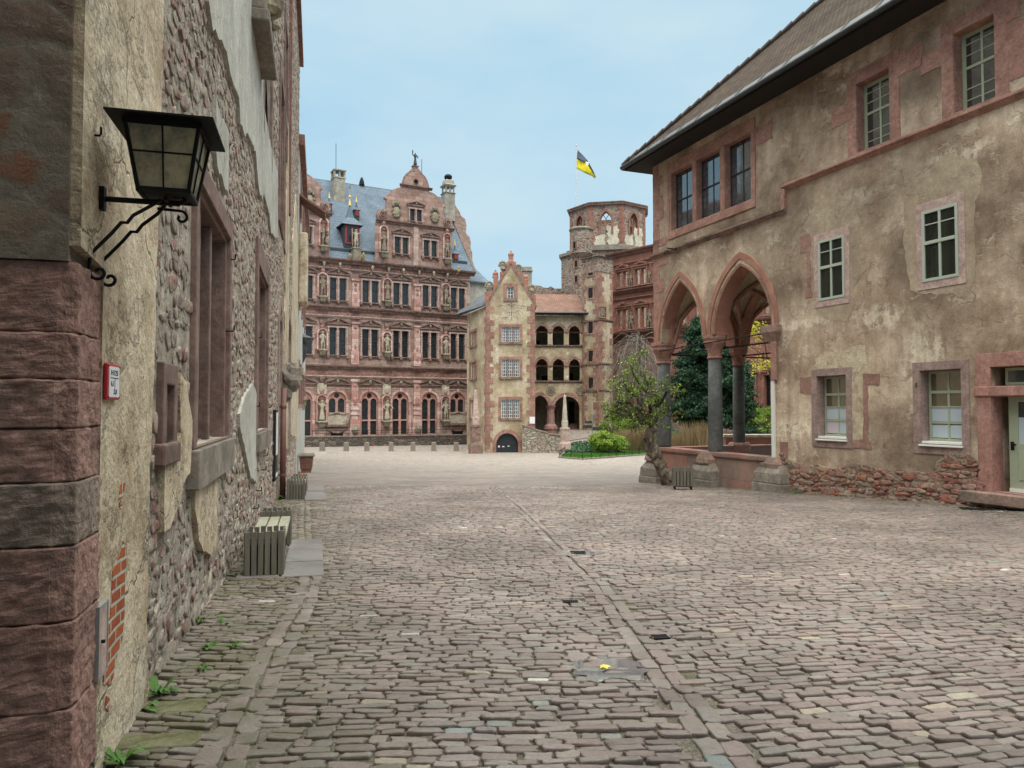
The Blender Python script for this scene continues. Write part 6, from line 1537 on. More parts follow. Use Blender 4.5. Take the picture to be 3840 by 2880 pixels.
# ------- gables
MT['gable'] = m_ashlar('gable_ashlar', (.44, .30, .255), (.28, .16, .13), mortar=(.26, .17, .14), bw=.9, rh=.42, ms=.02, var=.75, dirt=.55, dark=(.15, .10, .08))
cg, _ = f1(1330, 1100)
gL_, gR_ = f1(930, 1150)[0], f1(1697, 1150)[0]; cg = (gL_ + gR_) / 2; gwid = (gR_ - gL_) / 2
def gy(y, x=1330): return f1(x, y)[1]
g0, g1v = vMain, gy(945)                 # lower tier
g2 = gy(720); sh = gy(615); g3 = gy(560); g4 = gy(405)
hs2 = (f1(1190, 600)[0], f1(1475, 600)[0]); h3 = (hs2[1] - hs2[0]) / 2
def gable(cx, full=True):
    ws = []
    wv0, wv1 = gy(1265), gy(1095)
    bb = [cx - gwid * .40, cx + gwid * .43]
    bx = [cx - gwid * .38, cx + gwid * .40]
    hol = [rpts((b + s * .46 - .29, b + s * .46 + .29, wv0, wv1)) for b in bx for s in (-1, 1)]
    w20, w21 = gy(915), gy(790)
    hol += [rpts((cx + s * .40 - .25, cx + s * .40 + .25, w20, w21)) for s in (-1, 1)]
    # outline with volutes
    P = [(cx - gwid, g0), (cx - gwid, g1v)]
    def side(s):
        q = [(gwid * 1.02, g1v)]
        x0 = gwid * .90; r = .56
        for k in range(9): t = -PI / 2 + (PI * .95) * k / 8; q.append((x0 - .05 + r * math.cos(t), g1v + r + r * math.sin(t)))
        q += [(gwid * .78, g1v + 1.25), (gwid * .76, g2 - .05), (gwid * .82, g2 + .02), (gwid * .83, g2 + .12)]
        for k in range(1, 7): t = k / 6; q.append((gwid * .80 + (h3 + .06 - gwid * .80) * t, g2 + .14 + (sh - g2 + .1) * math.sin(t * PI / 2)))
        q += [(h3, sh + .05), (h3, g3)]
        return q
    rt = [(cx + x, v) for x, v in side(1)]; lf = [(cx - x, v) for x, v in side(1)]
    dome = [(cx + h3 * .92 * math.cos(PI * k / 12), g3 + .12 + (g4 - g3) * math.sin(PI * k / 12)) for k in range(13)]
    out = [(cx + gwid, g0)] + rt + dome + lf[::-1] + [(cx - gwid, g0)]
    m = MB(); m.ext(out, .0, .55, hol); o = m.build('gable', MT['gable'], PF)
    m = MB(); path = [(x, -.06, z) for x, z in rt[1:-2]]
    for pth in (rt[1:-1], lf[1:-1]): m.tube([(x, .1, z) for x, z in pth], [.10] * len(pth), 6)
    m.tube([(x, .1, z) for x, z in dome], .13, 6); m.build('gable_coping', MT['pinkd'], o)
    cornice(g1v + .05, .34, .38, cx - gwid - .25, cx + gwid + .25, 'gable_cornice', fr=PF); cornice(g3 + .1, .26, .30, cx - h3 - .28, cx + h3 + .28, 'gable_cornice')
    for s in (-1, 1):                               # spiral volutes
        m = MB(); pts = []
        for k in range(26): t = k * .5; r = .50 * (1 - k / 28); pts.append((cx + s * (gwid * .88) + s * r * math.cos(t + 2.2), -.06, g1v + .60 + r * math.sin(t + 2.2)))
        m.tube(pts, .065, 6); m.build('volute', MT['pinkd'], o)
        m = MB(); m.ball((cx + s * gwid * .52, -.12, g1v + 1.15), .36, 12, 1, .35, 1.25, jit=.08); oo = m.build('shield', MT['shield'], o)
        m = MB()
        for k in range(12): t = k * PI / 6; m.ball((cx + s * gwid * .52 + .42 * math.cos(t), -.12, g1v + 1.2 + .62 * math.sin(t) + (.25 if 0 < t < PI else 0)), .15, 7, 1, .7, 1.2, jit=.25)
        m.ball((cx + s * gwid * .52, -.15, g1v + 2.0), .22, 8, 1, .8, 1.2, jit=.25); m.build('crest', MT['statued'], oo)
        m = MB(); m.box(cx + s * gwid - .32, cx + s * gwid + .1, -.08, 0, g0, g1v - .35) if s < 0 else m.box(cx + gwid - .1, cx + gwid + .02, -.08, 0, g0, g1v - .35); m.build('pilaster', MT['gable'], o)
        niche(cx + s * (gwid - .62), wv0 - .1, 2.05 * (wv1 - wv0) / 1.5 if False else (gy(1010) - wv0 + .1), parent=o, w=.36)
    for b in bx: win_unit(b, wv0, wv1, 'pl', 0, hwp=.46, wd=.29, k=.85, parent=o)
    win_unit(cx, w20, w21, 'pl', 0, hwp=.40, wd=.25, k=.75, parent=o)
    m = MB(); m.box(cx - .28, cx + .28, -.14, 0, g0, g1v - .3); m.build('pilaster', MT['pink'], o)
    m = MB(); m.ext([(cx + .34 * math.cos(t * PI / 8), g3 + .62 + .34 * math.sin(t * PI / 8)) for t in range(16)], -.05, 0, back=False); m.build('roundel', MT['pinkd'], o)
    m = MB(); m.ext([(cx + .24 * math.cos(t * PI / 8), g3 + .62 + .24 * math.sin(t * PI / 8)) for t in range(16)], -.07, -.02, back=False); m.build('roundel_opening', MT['dark'], o)
    return o, (wv0 - .08)
gob, gn = gable(cg)
dx_ = f1(430, 1000)[0] - gR_
gable(cg + dx_)
hst = (gy(1060) - gn) * .92
statue(FF.M, cg - gwid + .62, -.3, gn, hst, 'dark bearded statue with a sword in the left niche of the central gable', 'statued', robe=True, armR='fwd', armL='fwd', item='sword')
statue(FF.M, cg + gwid - .62, -.3, gn, hst, 'dark armoured statue in the right niche of the central gable', 'statued', armR='hip', armL='down', flip=True, item='sword')
statue(FF.M, cg + dx_ + gwid - .62, -.3, gn, hst, 'dark statue in the niche of the half hidden left gable', 'statued', armR='fwd', armL='hip', item='shield')
# crowning figure of the central gable
c = MB(); c.loft([(.75, .25, g4 + .02), (.45, .22, g4 + .35), (.30, .22, g4 + .45), (.26, .22, gy(335) - .12), (.36, .3, gy(335) - .06), (.36, .3, gy(335))], cg, .25); c.build('gable_pedestal', MT['pinkd'], PF)
statue(FF.M, cg, .25, gy(335), gy(190) - gy(335), 'dark bronze figure holding up a small form on top of the central gable', 'bronze', robe=True, armR='up', armL='hip', item='child', hat=False, group=None)
cx2 = cg + dx_
c = MB(); c.loft([(.75, .25, g4 + .02), (.45, .22, g4 + .35), (.26, .22, g4 + 1.3), (.36, .3, g4 + 1.4)], cx2, .25); c.build('gable_pedestal', MT['pinkd'], PF)
# ------- main roof
RD = 7.5
vr = f1(675, 525, RD)[1]
ur1 = f1(1600, 665, RD)[0]; uend = f1(1930, 1440)[0]
vme = vMain + .02
roof_mesh('roof', [[(uS, -.1, vme + .12), (uend, -.1, vme + .12), (ur1, RD, vr), (uS, RD, vr)], [(uend, RD * 2, vme), (uS, RD * 2, vme), (uS, RD, vr), (ur1, RD, vr)], [(uend, -.1, vme + .12), (uend, RD * 2, vme), (ur1, RD, vr)]], MT['slate'], PF)
# curved gable edge of the end wall, seen as wavy silhouette behind the slates
sil = [(1640, 640), (1700, 660), (1730, 760), (1775, 830), (1790, 870), (1830, 900), (1845, 960), (1840, 1050), (1880, 1090), (1890, 1150), (1885, 1200), (1905, 1250), (1905, 1330), (1930, 1400), (1935, 1450)]
pts = [f1(x, y, 1.0) for x, y in sil]; m = MB()
eo = []; ei = []
for x, y in sil:
    yy = 1.0
    for _ in range(6): uu, vv = f1(x, y, yy); yy = max(0, min(RD, (vv - vme) / (vr - vme) * RD))
    t = (vv - vme) / (vr - vme); eo.append((uu, yy, vv)); ei.append((uend + (ur1 - uend) * t - .05, yy, vv))
k = len(eo); m.add(eo + ei, [(i, i + 1, k + i + 1, k + i) for i in range(k - 1)]); og = m.build('end_gable', MT['pinkd'], PF); sm = og.modifiers.new('thick', 'SOLIDIFY'); sm.thickness = .4; sm.offset = 0
c = MB()
for k in range(16):
    c.box(0, 0, 0, 0, 0, 0) if False else None
# dormer window with pointed slate roof
def dormer(px0, px1, pyb, pyt, papex, off, small=False):
    u0, u1 = f1(px0, pyb, off)[0], f1(px1, pyb, off)[0]; v0, v1 = f1((px0 + px1) / 2, pyb, off)[1], f1((px0 + px1) / 2, pyt, off)[1]; va = f1((px0 + px1) / 2, papex, off)[1]
    um = (u0 + u1) / 2; c = MB(); c.box(u0, u1, off, off + 3, v0 - 1, v1); o = c.build('dormer', MT['slated'], PF)
    c = MB(); c.ext(rpts((u0 + .1, u1 - .1, v0, v1 - .05)), off - .08, off, [rpts((u0 + .3, um - .08, v0 + .15, v1 - .2)), rpts((um + .08, u1 - .3, v0 + .15, v1 - .2))] if not small else []); c.build('dormer_frame', MT['redpaint'], o)
    if not small: c = MB(); c.box(u0 + .2, u1 - .2, off - .03, off - .02, v0 + .1, v1 - .1); c.build('pane', MT['glass'], o)
    w = (u1 - u0) / 2; ym_ = off + w; e_ = .35 if not small else .12; vm = v1 + (va - v1) * .35
    P0 = [(u0 - e_, off - e_, v1), (u1 + e_, off - e_, v1), (u1 + e_, off + 2 * w + e_, v1), (u0 - e_, off + 2 * w + e_, v1)]; q = .45
    P1 = [(um - w * q, ym_ - w * q, vm), (um + w * q, ym_ - w * q, vm), (um + w * q, ym_ + w * q, vm), (um - w * q, ym_ + w * q, vm)]; A_ = (um, ym_, va)
    roof_mesh('dormer_roof', [[P0[i], P0[(i + 1) % 4], P1[(i + 1) % 4], P1[i]] for i in range(4)] + [[P1[i], P1[(i + 1) % 4], A_] for i in range(4)], MT['slate'], o)
    c = MB(); c.lathe([(.16, va - .3), (.05, va + .35), (.05, va + .5), (.13, va + .58), (.13, va + .7), (.03, va + .8), (.015, va + 1.5)] if not small else [(.12, va - .2), (.04, va + .3), (.01, va + .6)], um, ym_, 10); c.build('gilded_finial', MT['gold'], o)
    return o
dormer(580, 740, 1150, 950, 700, .9)
dormer(690, 740, 855, 795, 690, 3.6, True); dormer(410, 455, 760, 730, 650, 3.9, True)
dormer(1715, 1765, 1305, 1250, 1140, .8, True)
# snow guard along the eaves
c = MB(); 
for (xa, xb3) in ((425, 925), (1690, 1880)):
    u0, u1 = f1(xa, 1200)[0], f1(xb3, 1200)[0]; c.box(u0, u1, .55, .7, vme + 1.0, vme + 1.35)
c.build('eaves_board', MT['slated'], PF)
# chimneys
off = 5.4; u0, u1 = f1(478, 550, off)[0], f1(592, 550, off)[0]; v0, v1 = f1(535, 690, off)[1], f1(535, 375, off)[1]; um = (u0 + u1) / 2; w = (u1 - u0) / 2
c = MB(); c.loft([(w, w, v0 - 2), (w, w, v1 - 1.0), (w * 1.12, w * 1.12, v1 - .95), (w * 1.12, w * 1.12, v1 - .8)], um, off + w); 
for s in (-1, 0, 1): c.box(um + s * w * .9 - .1, um + s * w * .9 + .1, off, off + .3, v1 - .8, v1 - .12)
for s in (-1, 1): c.box(um + s * w * .9 - .1, um + s * w * .9 + .1, off + 2 * w - .3, off + 2 * w, v1 - .8, v1 - .12)
c.box(um - w * 1.15, um + w * 1.15, off - .1, off + 2 * w + .1, v1 - .12, v1); c.build('chimney', MT['chim'], PF)
off = 5.0; um, v0 = f1(1660, 700, off); v1 = f1(1660, 425, off)[1]; w = .62; H_ = v1 - v0
c = MB(); c.loft([(w, w, v0 - 2.5), (w, w, v0 + H_ * .22), (w * 1.2, w * 1.2, v0 + H_ * .26), (w * .95, w * .95, v0 + H_ * .28)], um, off)
for a in (-1, 0, 1):
    for b in (-1, 1): c.box(um + a * w * .8 - .08, um + a * w * .8 + .08, off + b * w * .8 - .08, off + b * w * .8 + .08, v0 + H_ * .28, v0 + H_ * .5)
c.loft([(w * 1.1, w * 1.1, v0 + H_ * .5), (w * 1.25, w * 1.25, v0 + H_ * .56), (w * .9, w * .9, v0 + H_ * .6), (w * .85, w * .85, v0 + H_ * .74), (w * .55, w * .55, v0 + H_ * .78)], um, off); c.build('chimney', MT['chim'], PF)
c = MB(); c.lathe([(.3, v0 + H_ * .78), (.42, v0 + H_ * .82), (.5, v0 + H_ * .9), (.38, v1 - .1), (.1, v1)], um, off, 10); c.build('chimney_cap', MT['iron'], PF)
for (x, yt, ybm, of) in ((498, 105, 370, 6), (1387, 270, 420, 1.0), (643, 540, 620, 2.0)):
    a_, b_ = f1(x, ybm, of), f1(x, yt, of); c = MB(); c.tube([(a_[0], of, a_[1] - .5), (b_[0], of, b_[1])], .03, 5); c.build('lightning_rod', MT['iron'], PF)
c = MB(); uu, vv = f1(765, 520, RD); c.lathe([(.35, vv - .2), (.25, vv + .3), (.1, vv + .7)], uu, RD, 8); c.build('ridge_vent', MT['iron'], PF)
# figure on a pedestal standing on the eaves between the gables
up_, vp_ = f1(712, 1185, -.3); c = MB(); c.loft([(.42, .42, vMain + .1), (.42, .42, vp_ - .2), (.5, .5, vp_ - .12), (.5, .5, vp_)], up_, -.05)
for s in (-1, 1): c.ball((up_ + s * .55, -.1, vMain + .45), .36, 8, 1, .6, 1, jit=.15)
c.build('pedestal', MT['statued'], PF)
statue(FF.M, up_, -.05, vp_, f1(712, 992, -.3)[1] - vp_, 'stone figure with a sword standing free on a pedestal at the eaves between the gables', 'statue', armR='up', armL='up', item='sword')
for (x, y) in ((785, 1280), (1770, 1420)):
    uu, vv = f1(x, y, -.9); c = MB(); c.ball((uu, -.85, vv), .17, 8, 1, 1.2, 1.5, jit=.35); c.ball((uu - .05, -1.0, vv + .3), .11, 8, jit=.2); c.tube([(uu, -.5, vv - .3), (uu, 0, vv - .4)], .06, 6); c.build('gilded_waterspout', MT['golddull'], PF)
# link building to the right with slate roof
c = MB(); a_ = f1(1930, 1540); b_ = f1(2110, 1540); c.box(uE + .05, uE + 3.0, 2.0, 10, VG, f1(1990, 1545, 2)[1]); c.build('link_wall', MT['plaster_g'], PF)
vq = f1(1990, 1545, 2)[1]; roof_mesh('link_roof', [[(uE - .3, 1.5, vq), (uE + 3.3, 1.5, vq), (uE + 3.0, 6, f1(1990, 1370, 6)[1]), (uE - .3, 6, f1(1990, 1370, 6)[1])]], MT['slate'], PF)
# ------------------------------------------------------------------ terrace parapet, bollards, obelisks
FT = Fr(-24.0, 68.4, 19.8, 7.1)
TP = thing('terrace_parapet', 'low dark rubble parapet with a thin handrail in front of the palace', 'parapet', FT.M)
ue = FT.at(1768, 1600)[0]; tz = FT.at(1440, 1634)[1]
c = MB(); c.box(0, ue, 0, .45, EYE - 4.3, tz - .06); c.build('parapet_wall', MT['rubble_k'], TP); c = MB(); c.box(0, ue + .05, -.06, .5, tz - .06, tz + .04); c.build('coping', MT['greystone'], TP)
c = MB(); c.tube([(0, .2, tz + .55), (ue, .2, tz + .55)], .022, 5)
for k in range(17): c.tube([(k * ue / 16, .2, tz), (k * ue / 16, .2, tz + .55)], .02, 5)
c.tube([(0, .2, tz + .28), (ue, .2, tz + .28)], .014, 5); c.build('handrail', MT['iron'], TP)
bo = None
for i, px in enumerate((1119, 1209, 1299, 1376, 1467, 1549, 1627, 1711)):
    d = 63.2 if i else 61; r = ray(px, 1600); x = r.x / r.y * d; z = gz(x, d); 
    lab = ['stone bollard half hidden by the end of the left building', 'second stone bollard from the left in the row before the palace', 'third stone bollard from the left in the row before the palace', 'fourth stone bollard from the left in the row before the palace', 'fifth stone bollard from the left in the row before the palace', 'sixth stone bollard from the left in the row before the palace', 'seventh stone bollard from the left in the row before the palace', 'last stone bollard on the right of the row near the gabled house'][i]
    if bo is None:
        c = MB(); c.loft([(.21, .2, -.3), (.21, .2, .05), (.19, .18, .70), (.15, .14, .78)]); bo = c.build('bollard', MT['greystone'], None, bevel=.02); o = bo
    else: o = bo.copy(); C.objects.link(o)
    o.location = (x, d, z); o.rotation_euler[2] = .03 * i; tag(o, lab, 'bollard', 'stone bollards before the palace')
def at_depth(px, py, d): p = onray(px, py, d); return p
def obelisk(px, d, ybase, ytop, wpx, label, ped, mat, sm):
    x = ray(px, ybase).x / ray(px, ybase).y * d; z0 = at_depth(px, ybase, d).z; zt = at_depth(px, ytop, d).z; w = wpx * d / FP / 2; H = zt - z0
    t = thing('obelisk', label, 'obelisk', Matrix.Translation((x, d, z0)) @ Matrix.Rotation(.25, 4, 'Z'))
    pw = w * 1.0; ph = H * ped
    c = MB(); c.loft([(pw * 1.35, pw * 1.35, -.4), (pw * 1.35, pw * 1.35, ph * .22), (pw * 1.05, pw * 1.05, ph * .3), (pw, pw, ph * .36), (pw, pw, ph * .88), (pw * 1.15, pw * 1.15, ph * .92), (pw * 1.15, pw * 1.15, ph)]); c.build('pedestal', MT[mat], t, bevel=.02)
    c = MB(); c.loft([(pw * .72, pw * .72, ph), (pw * .72, pw * .72, ph + H * .12), (pw * .62, pw * .62, ph + H * .13), (pw * .28, pw * .28, H * .97), (.02, .02, H)]); c.build('shaft', MT[sm], t, bevel=.01)
    return t
obelisk(1783, 59.5, 1690, 1460, 34, 'pink stone obelisk on a square pedestal at the left corner of the gabled house', .42, 'pinkd', 'pink')
obelisk(2118, 59.0, 1680, 1480, 27, 'slim sandstone obelisk on a pink pedestal at the end of the low ramp wall', .38, 'pink', 'shield2')
c = MB(); 
# ------------------------------------------------------------------ GABLED HOUSE
xl = ray(1824, 1500).x / ray(1824, 1500).y * 61
FH = Fr(xl, 61, 1, .02)
GH = thing('gabled_house', 'tall narrow plastered house with red quoins, stepped gable and sundial', 'house', FH.M)
def h3(x, y, off=0): return FH.at(*Z3(x, y), off)
hu0, hu1 = 0.0, h3(605, 1000)[0]; he = h3(425, 492)[1]; ha = h3(432, 182)[1]; hm = h3(432, 300)[0]; hb_ = EYE - 4.4
def hr(x0, y0, x1, y1): a = Z3(x0, y0); b = Z3(x1, y1); return FH.rect(a[0], a[1], b[0], b[1])
hwin = [hr(358, 645, 490, 755), hr(358, 885, 490, 1012), hr(355, 1182, 490, 1318)]
att = hr(400, 350, 447, 430)
ga = hr(318, 1430, 480, 1600); gtop = h3(400, 1430)[1]; gspr = h3(400, 1515)[1]
gt = [(ga[0], hb_)] + arch(ga[0], ga[1], gspr, gtop, 8) + [(ga[1], hb_)]
mid = (hu0 + hu1) / 2
wl_ = [(hu0, hb_), (hu0, he), (mid, ha), (hu1, he), (hu1, hb_)]
c = MB(); c.ext(wl_, 0, .4, [rpts(r) for r in hwin + [att]] + [gt]); c.build('wall', MT['plaster_f'], GH)
HDp = 9.0
LFr = Fr(xl, 61, .33, -1)   # left face runs from far to near; origin at the near corner
# left face as its own frame inside the house
dl = Vector((-1.95, 5.4)).normalized(); LL = 5.75
ML = FH.I @ Matrix(((-dl.x, dl.y * 1.0, 0, xl + dl.x * LL), (-dl.y, -dl.x * 1.0, 0, 61 + dl.y * LL), (0, 0, 1, 0), (0, 0, 0, 1)))
# X: from far corner towards the near corner, Y: into the house
FLf = Fr(xl + dl.x * LL, 61 + dl.y * LL, -dl.x, -dl.y)
ML = FH.I @ FLf.M
def lr(x0, y0, x1, y1): a = Z3(x0, y0); b = Z3(x1, y1); return FLf.rect(a[0], a[1], b[0], b[1])
lw = [lr(122, 655, 162, 765), lr(122, 895, 160, 1012), lr(120, 1190, 158, 1315)]
lw = [(r[0], min(r[1], LL - 2.0), w[2], w[3]) for r, w in zip(lw, hwin)]
lw = [(1.0, 2.9, r[2], r[3]) for r in lw]
c = MB(ML); c.ext([(0, hb_), (0, he), (LL, he), (LL, hb_)], .0, .4, [rpts(r) for r in lw]); c.build('side_wall', MT['plaster_f'], GH)
c = MB(); c.add([(hu1 - .4, .4, hb_), (hu1, .4, hb_), (hu1, 14, hb_), (hu1 - .4, 14, hb_), (hu1 - .4, .4, he), (hu1, .4, he), (hu1, 14, he), (hu1 - .4, 14, he)], BF); c.box(hu0 + .45, hu1 - .45, .5, 5, hb_, he - .1); c.build('side_wall', MT['plaster_f'], GH)
roof_mesh('roof', [[(hu0 - .3, .35, he), (hu0 - 2.3 - .5, 6.2, he - .1), (mid - 1.0, 9, ha + .1), (mid, .35, ha - .15)], [(hu1 + .1, 14, he), (hu1 + .1, .35, he), (mid, .35, ha - .15), (mid - .8, 14, ha)]], MT['slated'], GH)
roof_mesh('roof', [[(hu0 - 3.1, 6.6, he + .1), (hu0 - .25, .2, he + .1), (hu0 + .25, .5, he + .75), (hu0 - 2.3, 6.8, he + .75)]], MT['slated'], GH)
# gable copings, steps and carved finials
c = MB()
for a, b in (((hu0 - .1, he - .05), (mid, ha + .05)), ((hu1 + .1, he - .05), (mid, ha + .05))): c.tube([(a[0], .1, a[1]), (b[0], .1, b[1])], .16, 4)
c.build('gable_coping', MT['pinkd'], GH)
def hp(x0, x1, y0, y1, d=.7):
    a, b, v0, v1 = hr(x0, y0, x1, y1); return a, b, v0, v1
c = MB()
for (x0, x1, y0, y1) in ((395, 465, 160, 300), (345, 510, 232, 330), (232, 345, 378, 470), (520, 612, 405, 470), (296, 332, 270, 420), (515, 555, 290, 430)):
    a, b, v0, v1 = hp(x0, x1, y0, y1); c.box(a, b, .12, .6, v0, v1)
c.build('stepped_gable', MT['redgable'], GH)
for (x, w, y0, y1) in ((427, 18, 162, 75), (312, 18, 275, 218), (537, 16, 300, 243)):
    u, v0 = h3(x, y0); v1 = h3(x, y1)[1]; ww = w * .506 * 61 / FP
    c = MB(); c.loft([(ww * 1.3, ww * 1.1, v0), (ww * 1.3, ww * 1.1, v0 + .12), (ww, ww * .9, v0 + .16), (ww, ww * .9, v1 - .45), (ww * 1.2, ww, v1 - .4), (ww * 1.1, ww, v1 - .25), (ww * .3, ww * .3, v1 - .08), (.08, .08, v1)], u, .35); c.build('finial', MT['redgable'], GH, bevel=.02)
for (x, y, s) in ((268, 345, .42), (368, 192, .40), (482, 212, .34), (582, 370, .42)):
    u, v = h3(x, y); c = MB(); sd_ = -1 if x < 430 else 1
    pts = [(u + s * 1.5 * (math.cos(t * .45) * (1 - t / 26)) * sd_ * .55, .3, v + s * 1.5 * math.sin(t * .45) * (1 - t / 26) * .8) for t in range(20)]; c.tube(pts, .11, 6)
    c.ball((u, .3, v - .1), s * .75, 8, 1, .5, 1, jit=.3); c.build('carved_scroll', MT['statued'], GH)
# quoins
rq = random.Random(2)
def quoins(par, M, u, v0, v1, dirn, wmin=.35, wmax=.8, hmin=.35, hmax=.6, mat='quoin', y=-.03, name='quoin'):
    v = v0; k = 0
    while v < v1:
        h = rq.uniform(hmin, hmax); w = (wmax if k % 2 else wmin) * rq.uniform(.85, 1.15)
        c = MB(M); a, b = (u, u + w) if dirn > 0 else (u - w, u); c.box(a, b, y, .05, v + .01, min(v + h, v1) - .01); c.build(name, MT[mat], par); v += h; k += 1
quoins(GH, None, hu0 - .005, hb_ + 1.0, he + .3, 1, .32, .6); quoins(GH, ML, LL + .005, hb_ + 1.0, he, -1, .3, .6)
quoins(GH, None, hu1 + .005, hb_ + 1.0, he + .2, -1, .42, .68)
def hwindow(M, r, nx, ny, groups, sur=.24, par=GH, frame_m='white', y=0):
    u0, u1, v0, v1 = r; c = MB(M); c.ext([(u0 - sur, v0 - sur * .7), (u0 - sur, v1 + sur), (u1 + sur, v1 + sur), (u1 + sur, v0 - sur * .7)], y - .05, y, [rpts(r)], back=False); o = c.build('window', MT['quoin'], par)
    c = MB(M); c.box(u0 - sur, u1 + sur, y - .12, y, v0 - sur * .8, v0 - .02); c.build('window_sill', MT['pinkd'], o)
    c = MB(M); c.box(u0, u1, y + .2, y + .22, v0, v1); c.build('pane', MT['glassp'], o)
    for g_ in range(groups):
        a = u0 + (u1 - u0) * g_ / groups + .03; b = u0 + (u1 - u0) * (g_ + 1) / groups - .03; c = MB(M)
        for i in range(nx + 1): x = a + (b - a) * i / nx; t = .035 if i in (0, nx) else .018; c.box(x - t, x + t, y + .12, y + .17, v0, v1)
        for j in range(ny + 1): z = v0 + (v1 - v0) * j / ny; t = .035 if j in (0, ny) else .016; c.box(a, b, y + .125, y + .165, z - t, z + t)
        c.build('sash_frame', MT[frame_m], o)
    if groups > 1:
        for g_ in range(1, groups): x = u0 + (u1 - u0) * g_ / groups; c = MB(M); c.box(x - .05, x + .05, y, y + .2, v0, v1); c.build('mullion', MT['quoin'], o)
    return o
for r in hwin: hwindow(None, r, 3, 5, 3)
hwindow(None, att, 2, 3, 1, sur=.32)
for r in lw: hwindow(ML, r, 2, 5, 3, sur=.2)
c = MB(); q = arch(ga[0] - .30, ga[1] + .30, gspr, gtop + .32, 8); c.ext([(ga[0] - .30, hb_)] + q + [(ga[1] + .30, hb_), (ga[1], hb_)] + gt[1:-1][::-1] + [(ga[0], hb_)], -.06, 0, back=False); go = c.build('gateway', MT['quoin'], GH)
c = MB(); c.ext(gt, .25, .3); c.build('gate_leaf', MT['gatedark'], go)
c = MB(); c.box(ga[0], ga[1], .2, .25, gspr - .05, gspr + .06)
for k in range(1, 4): x = ga[0] + (ga[1] - ga[0]) * k / 4; c.box(x - .03, x + .03, .21, .25, hb_, gspr)
c.build('gate_rail', MT['grille'], go)
c = MB()
for (x, y, s) in ((338, 1530, .09),): u, v = h3(x, y); c.ext([(u + s * math.cos(t), v + s * math.sin(t)) for t in [k * PI / 6 for k in range(12)]], .235, .248)
for (x, y) in ((370, 1532), (408, 1528)): u, v = h3(x, y); c.box(u - .09, u + .09, .235, .248, v - .03, v + .05)
c.build('notice', MT['signwhite'], go)
# sundial scratched and painted on the wall
sx, sz = h3(430, 465); sb = h3(430, 600)[1]; R_ = sz - sb
c = MB()
for k in range(13):
    a = math.radians(-8 - k * 13.6); L_ = R_ * (.95 if k % 2 == 0 else .75)
    p = (sx + math.cos(a) * .12, -.004, sz - .1 + math.sin(a) * .12); q = (sx + math.cos(a) * L_ * .85, -.004, sz - .1 + math.sin(a) * L_); c.tube([p, q], .012, 4)
c.tube([(sx + math.cos(t) * R_ * .62, -.004, sz + .0 + math.sin(t) * R_ * .55) for t in [math.radians(-10 - k * 10) for k in range(17)]], .01, 4); c.build('sundial_lines', MT['dial'], GH)
c = MB(); c.tube([(sx, .0, sz), (sx, -.5, sb + .25), (sx, -.0, sb + .22)], .018, 5); c.tube([h3(358, 577)[:1] + (-.1, h3(358, 577)[1]), h3(412, 574)[:1] + (-.1, h3(412, 574)[1])], .02, 5); c.build('sundial_gnomon', MT['iron'], GH)
c = MB(); u, v = h3(584, 1335); c.box(u - .22, u + .22, -.08, -.035, v - .28, v + .28); ob = c.build('notice_board', MT['signwhite'], None, bevel=.01); ob.matrix_world = FH.M; tag(ob, 'small white notice on the right quoins of the gabled house', 'sign')
# ------------------------------------------------------------------ RAMP WALL
FRW = Fr(ray(1962, 1600).x / ray(1962, 1600).y * 60.6, 60.6, 1, -.04)
def rw(x, y): return FRW.at(*Z3(x, y))
RWo = thing('ramp_wall', 'low pale rubble wall stepping down from the gabled house to the slim obelisk', 'wall', FRW.M)
p = [rw(x, y) for x, y in ((510, 1378), (600, 1398), (602, 1408), (700, 1432), (702, 1440), (800, 1452))]
c = MB(); c.ext([(p[0][0], EYE - 4.4)] + p + [(p[-1][0], EYE - 4.4)], 0, .6); c.build('masonry', MT['rubble_w'], RWo)
c = MB()
for a, b in ((p[0], p[1]), (p[2], p[3]), (p[4], p[5])): c.add([(a[0], -.06, a[1]), (b[0], -.06, b[1]), (b[0], .66, b[1]), (a[0], .66, a[1]), (a[0], -.06, a[1] + .1), (b[0], -.06, b[1] + .1), (b[0], .66, b[1] + .1), (a[0], .66, a[1] + .1)], BF)
c.build('coping', MT['greystone'], RWo)
# ------------------------------------------------------------------ LOGGIA HOUSE
FG = Fr(ray(2003, 1500).x / ray(2003, 1500).y * 73.5, 73.5, 1, .06)
LG = thing('loggia_house', 'three tiered arcaded loggia house with an orange tiled roof', 'building', FG.M)
def l3(x, y, off=0): return FG.at(*Z3(x, y), off)
def lg(x0, y0, x1, y1): a = Z3(x0, y0); b = Z3(x1, y1); return FG.rect(a[0], a[1], b[0], b[1])
x0_ = -2.0; x1_ = l3(962, 900)[0]; vb3 = EYE - 3.2; vt3 = l3(780, 560)[1]
hol = []; tiers = []
for (ysp, ytp, ybt) in ((684, 628, 782), (935, 872, 1045)):
    A_ = []
    for (xa, xb4) in ((612, 700), (735, 820), (856, 938)):
        a = (l3(xa, 800)[0], l3(xb4, 800)[0]); vsp, vtp_, vbt = l3(780, ysp)[1], l3(780, ytp + 8)[1], l3(780, ybt)[1]
        pts = [(a[0], vbt)] + arch(a[0], a[1], vsp, vtp_, 7) + [(a[1], vbt)]; hol.append(pts); A_.append((a, vsp, vtp_, vbt))
    tiers.append(A_)
gr = []
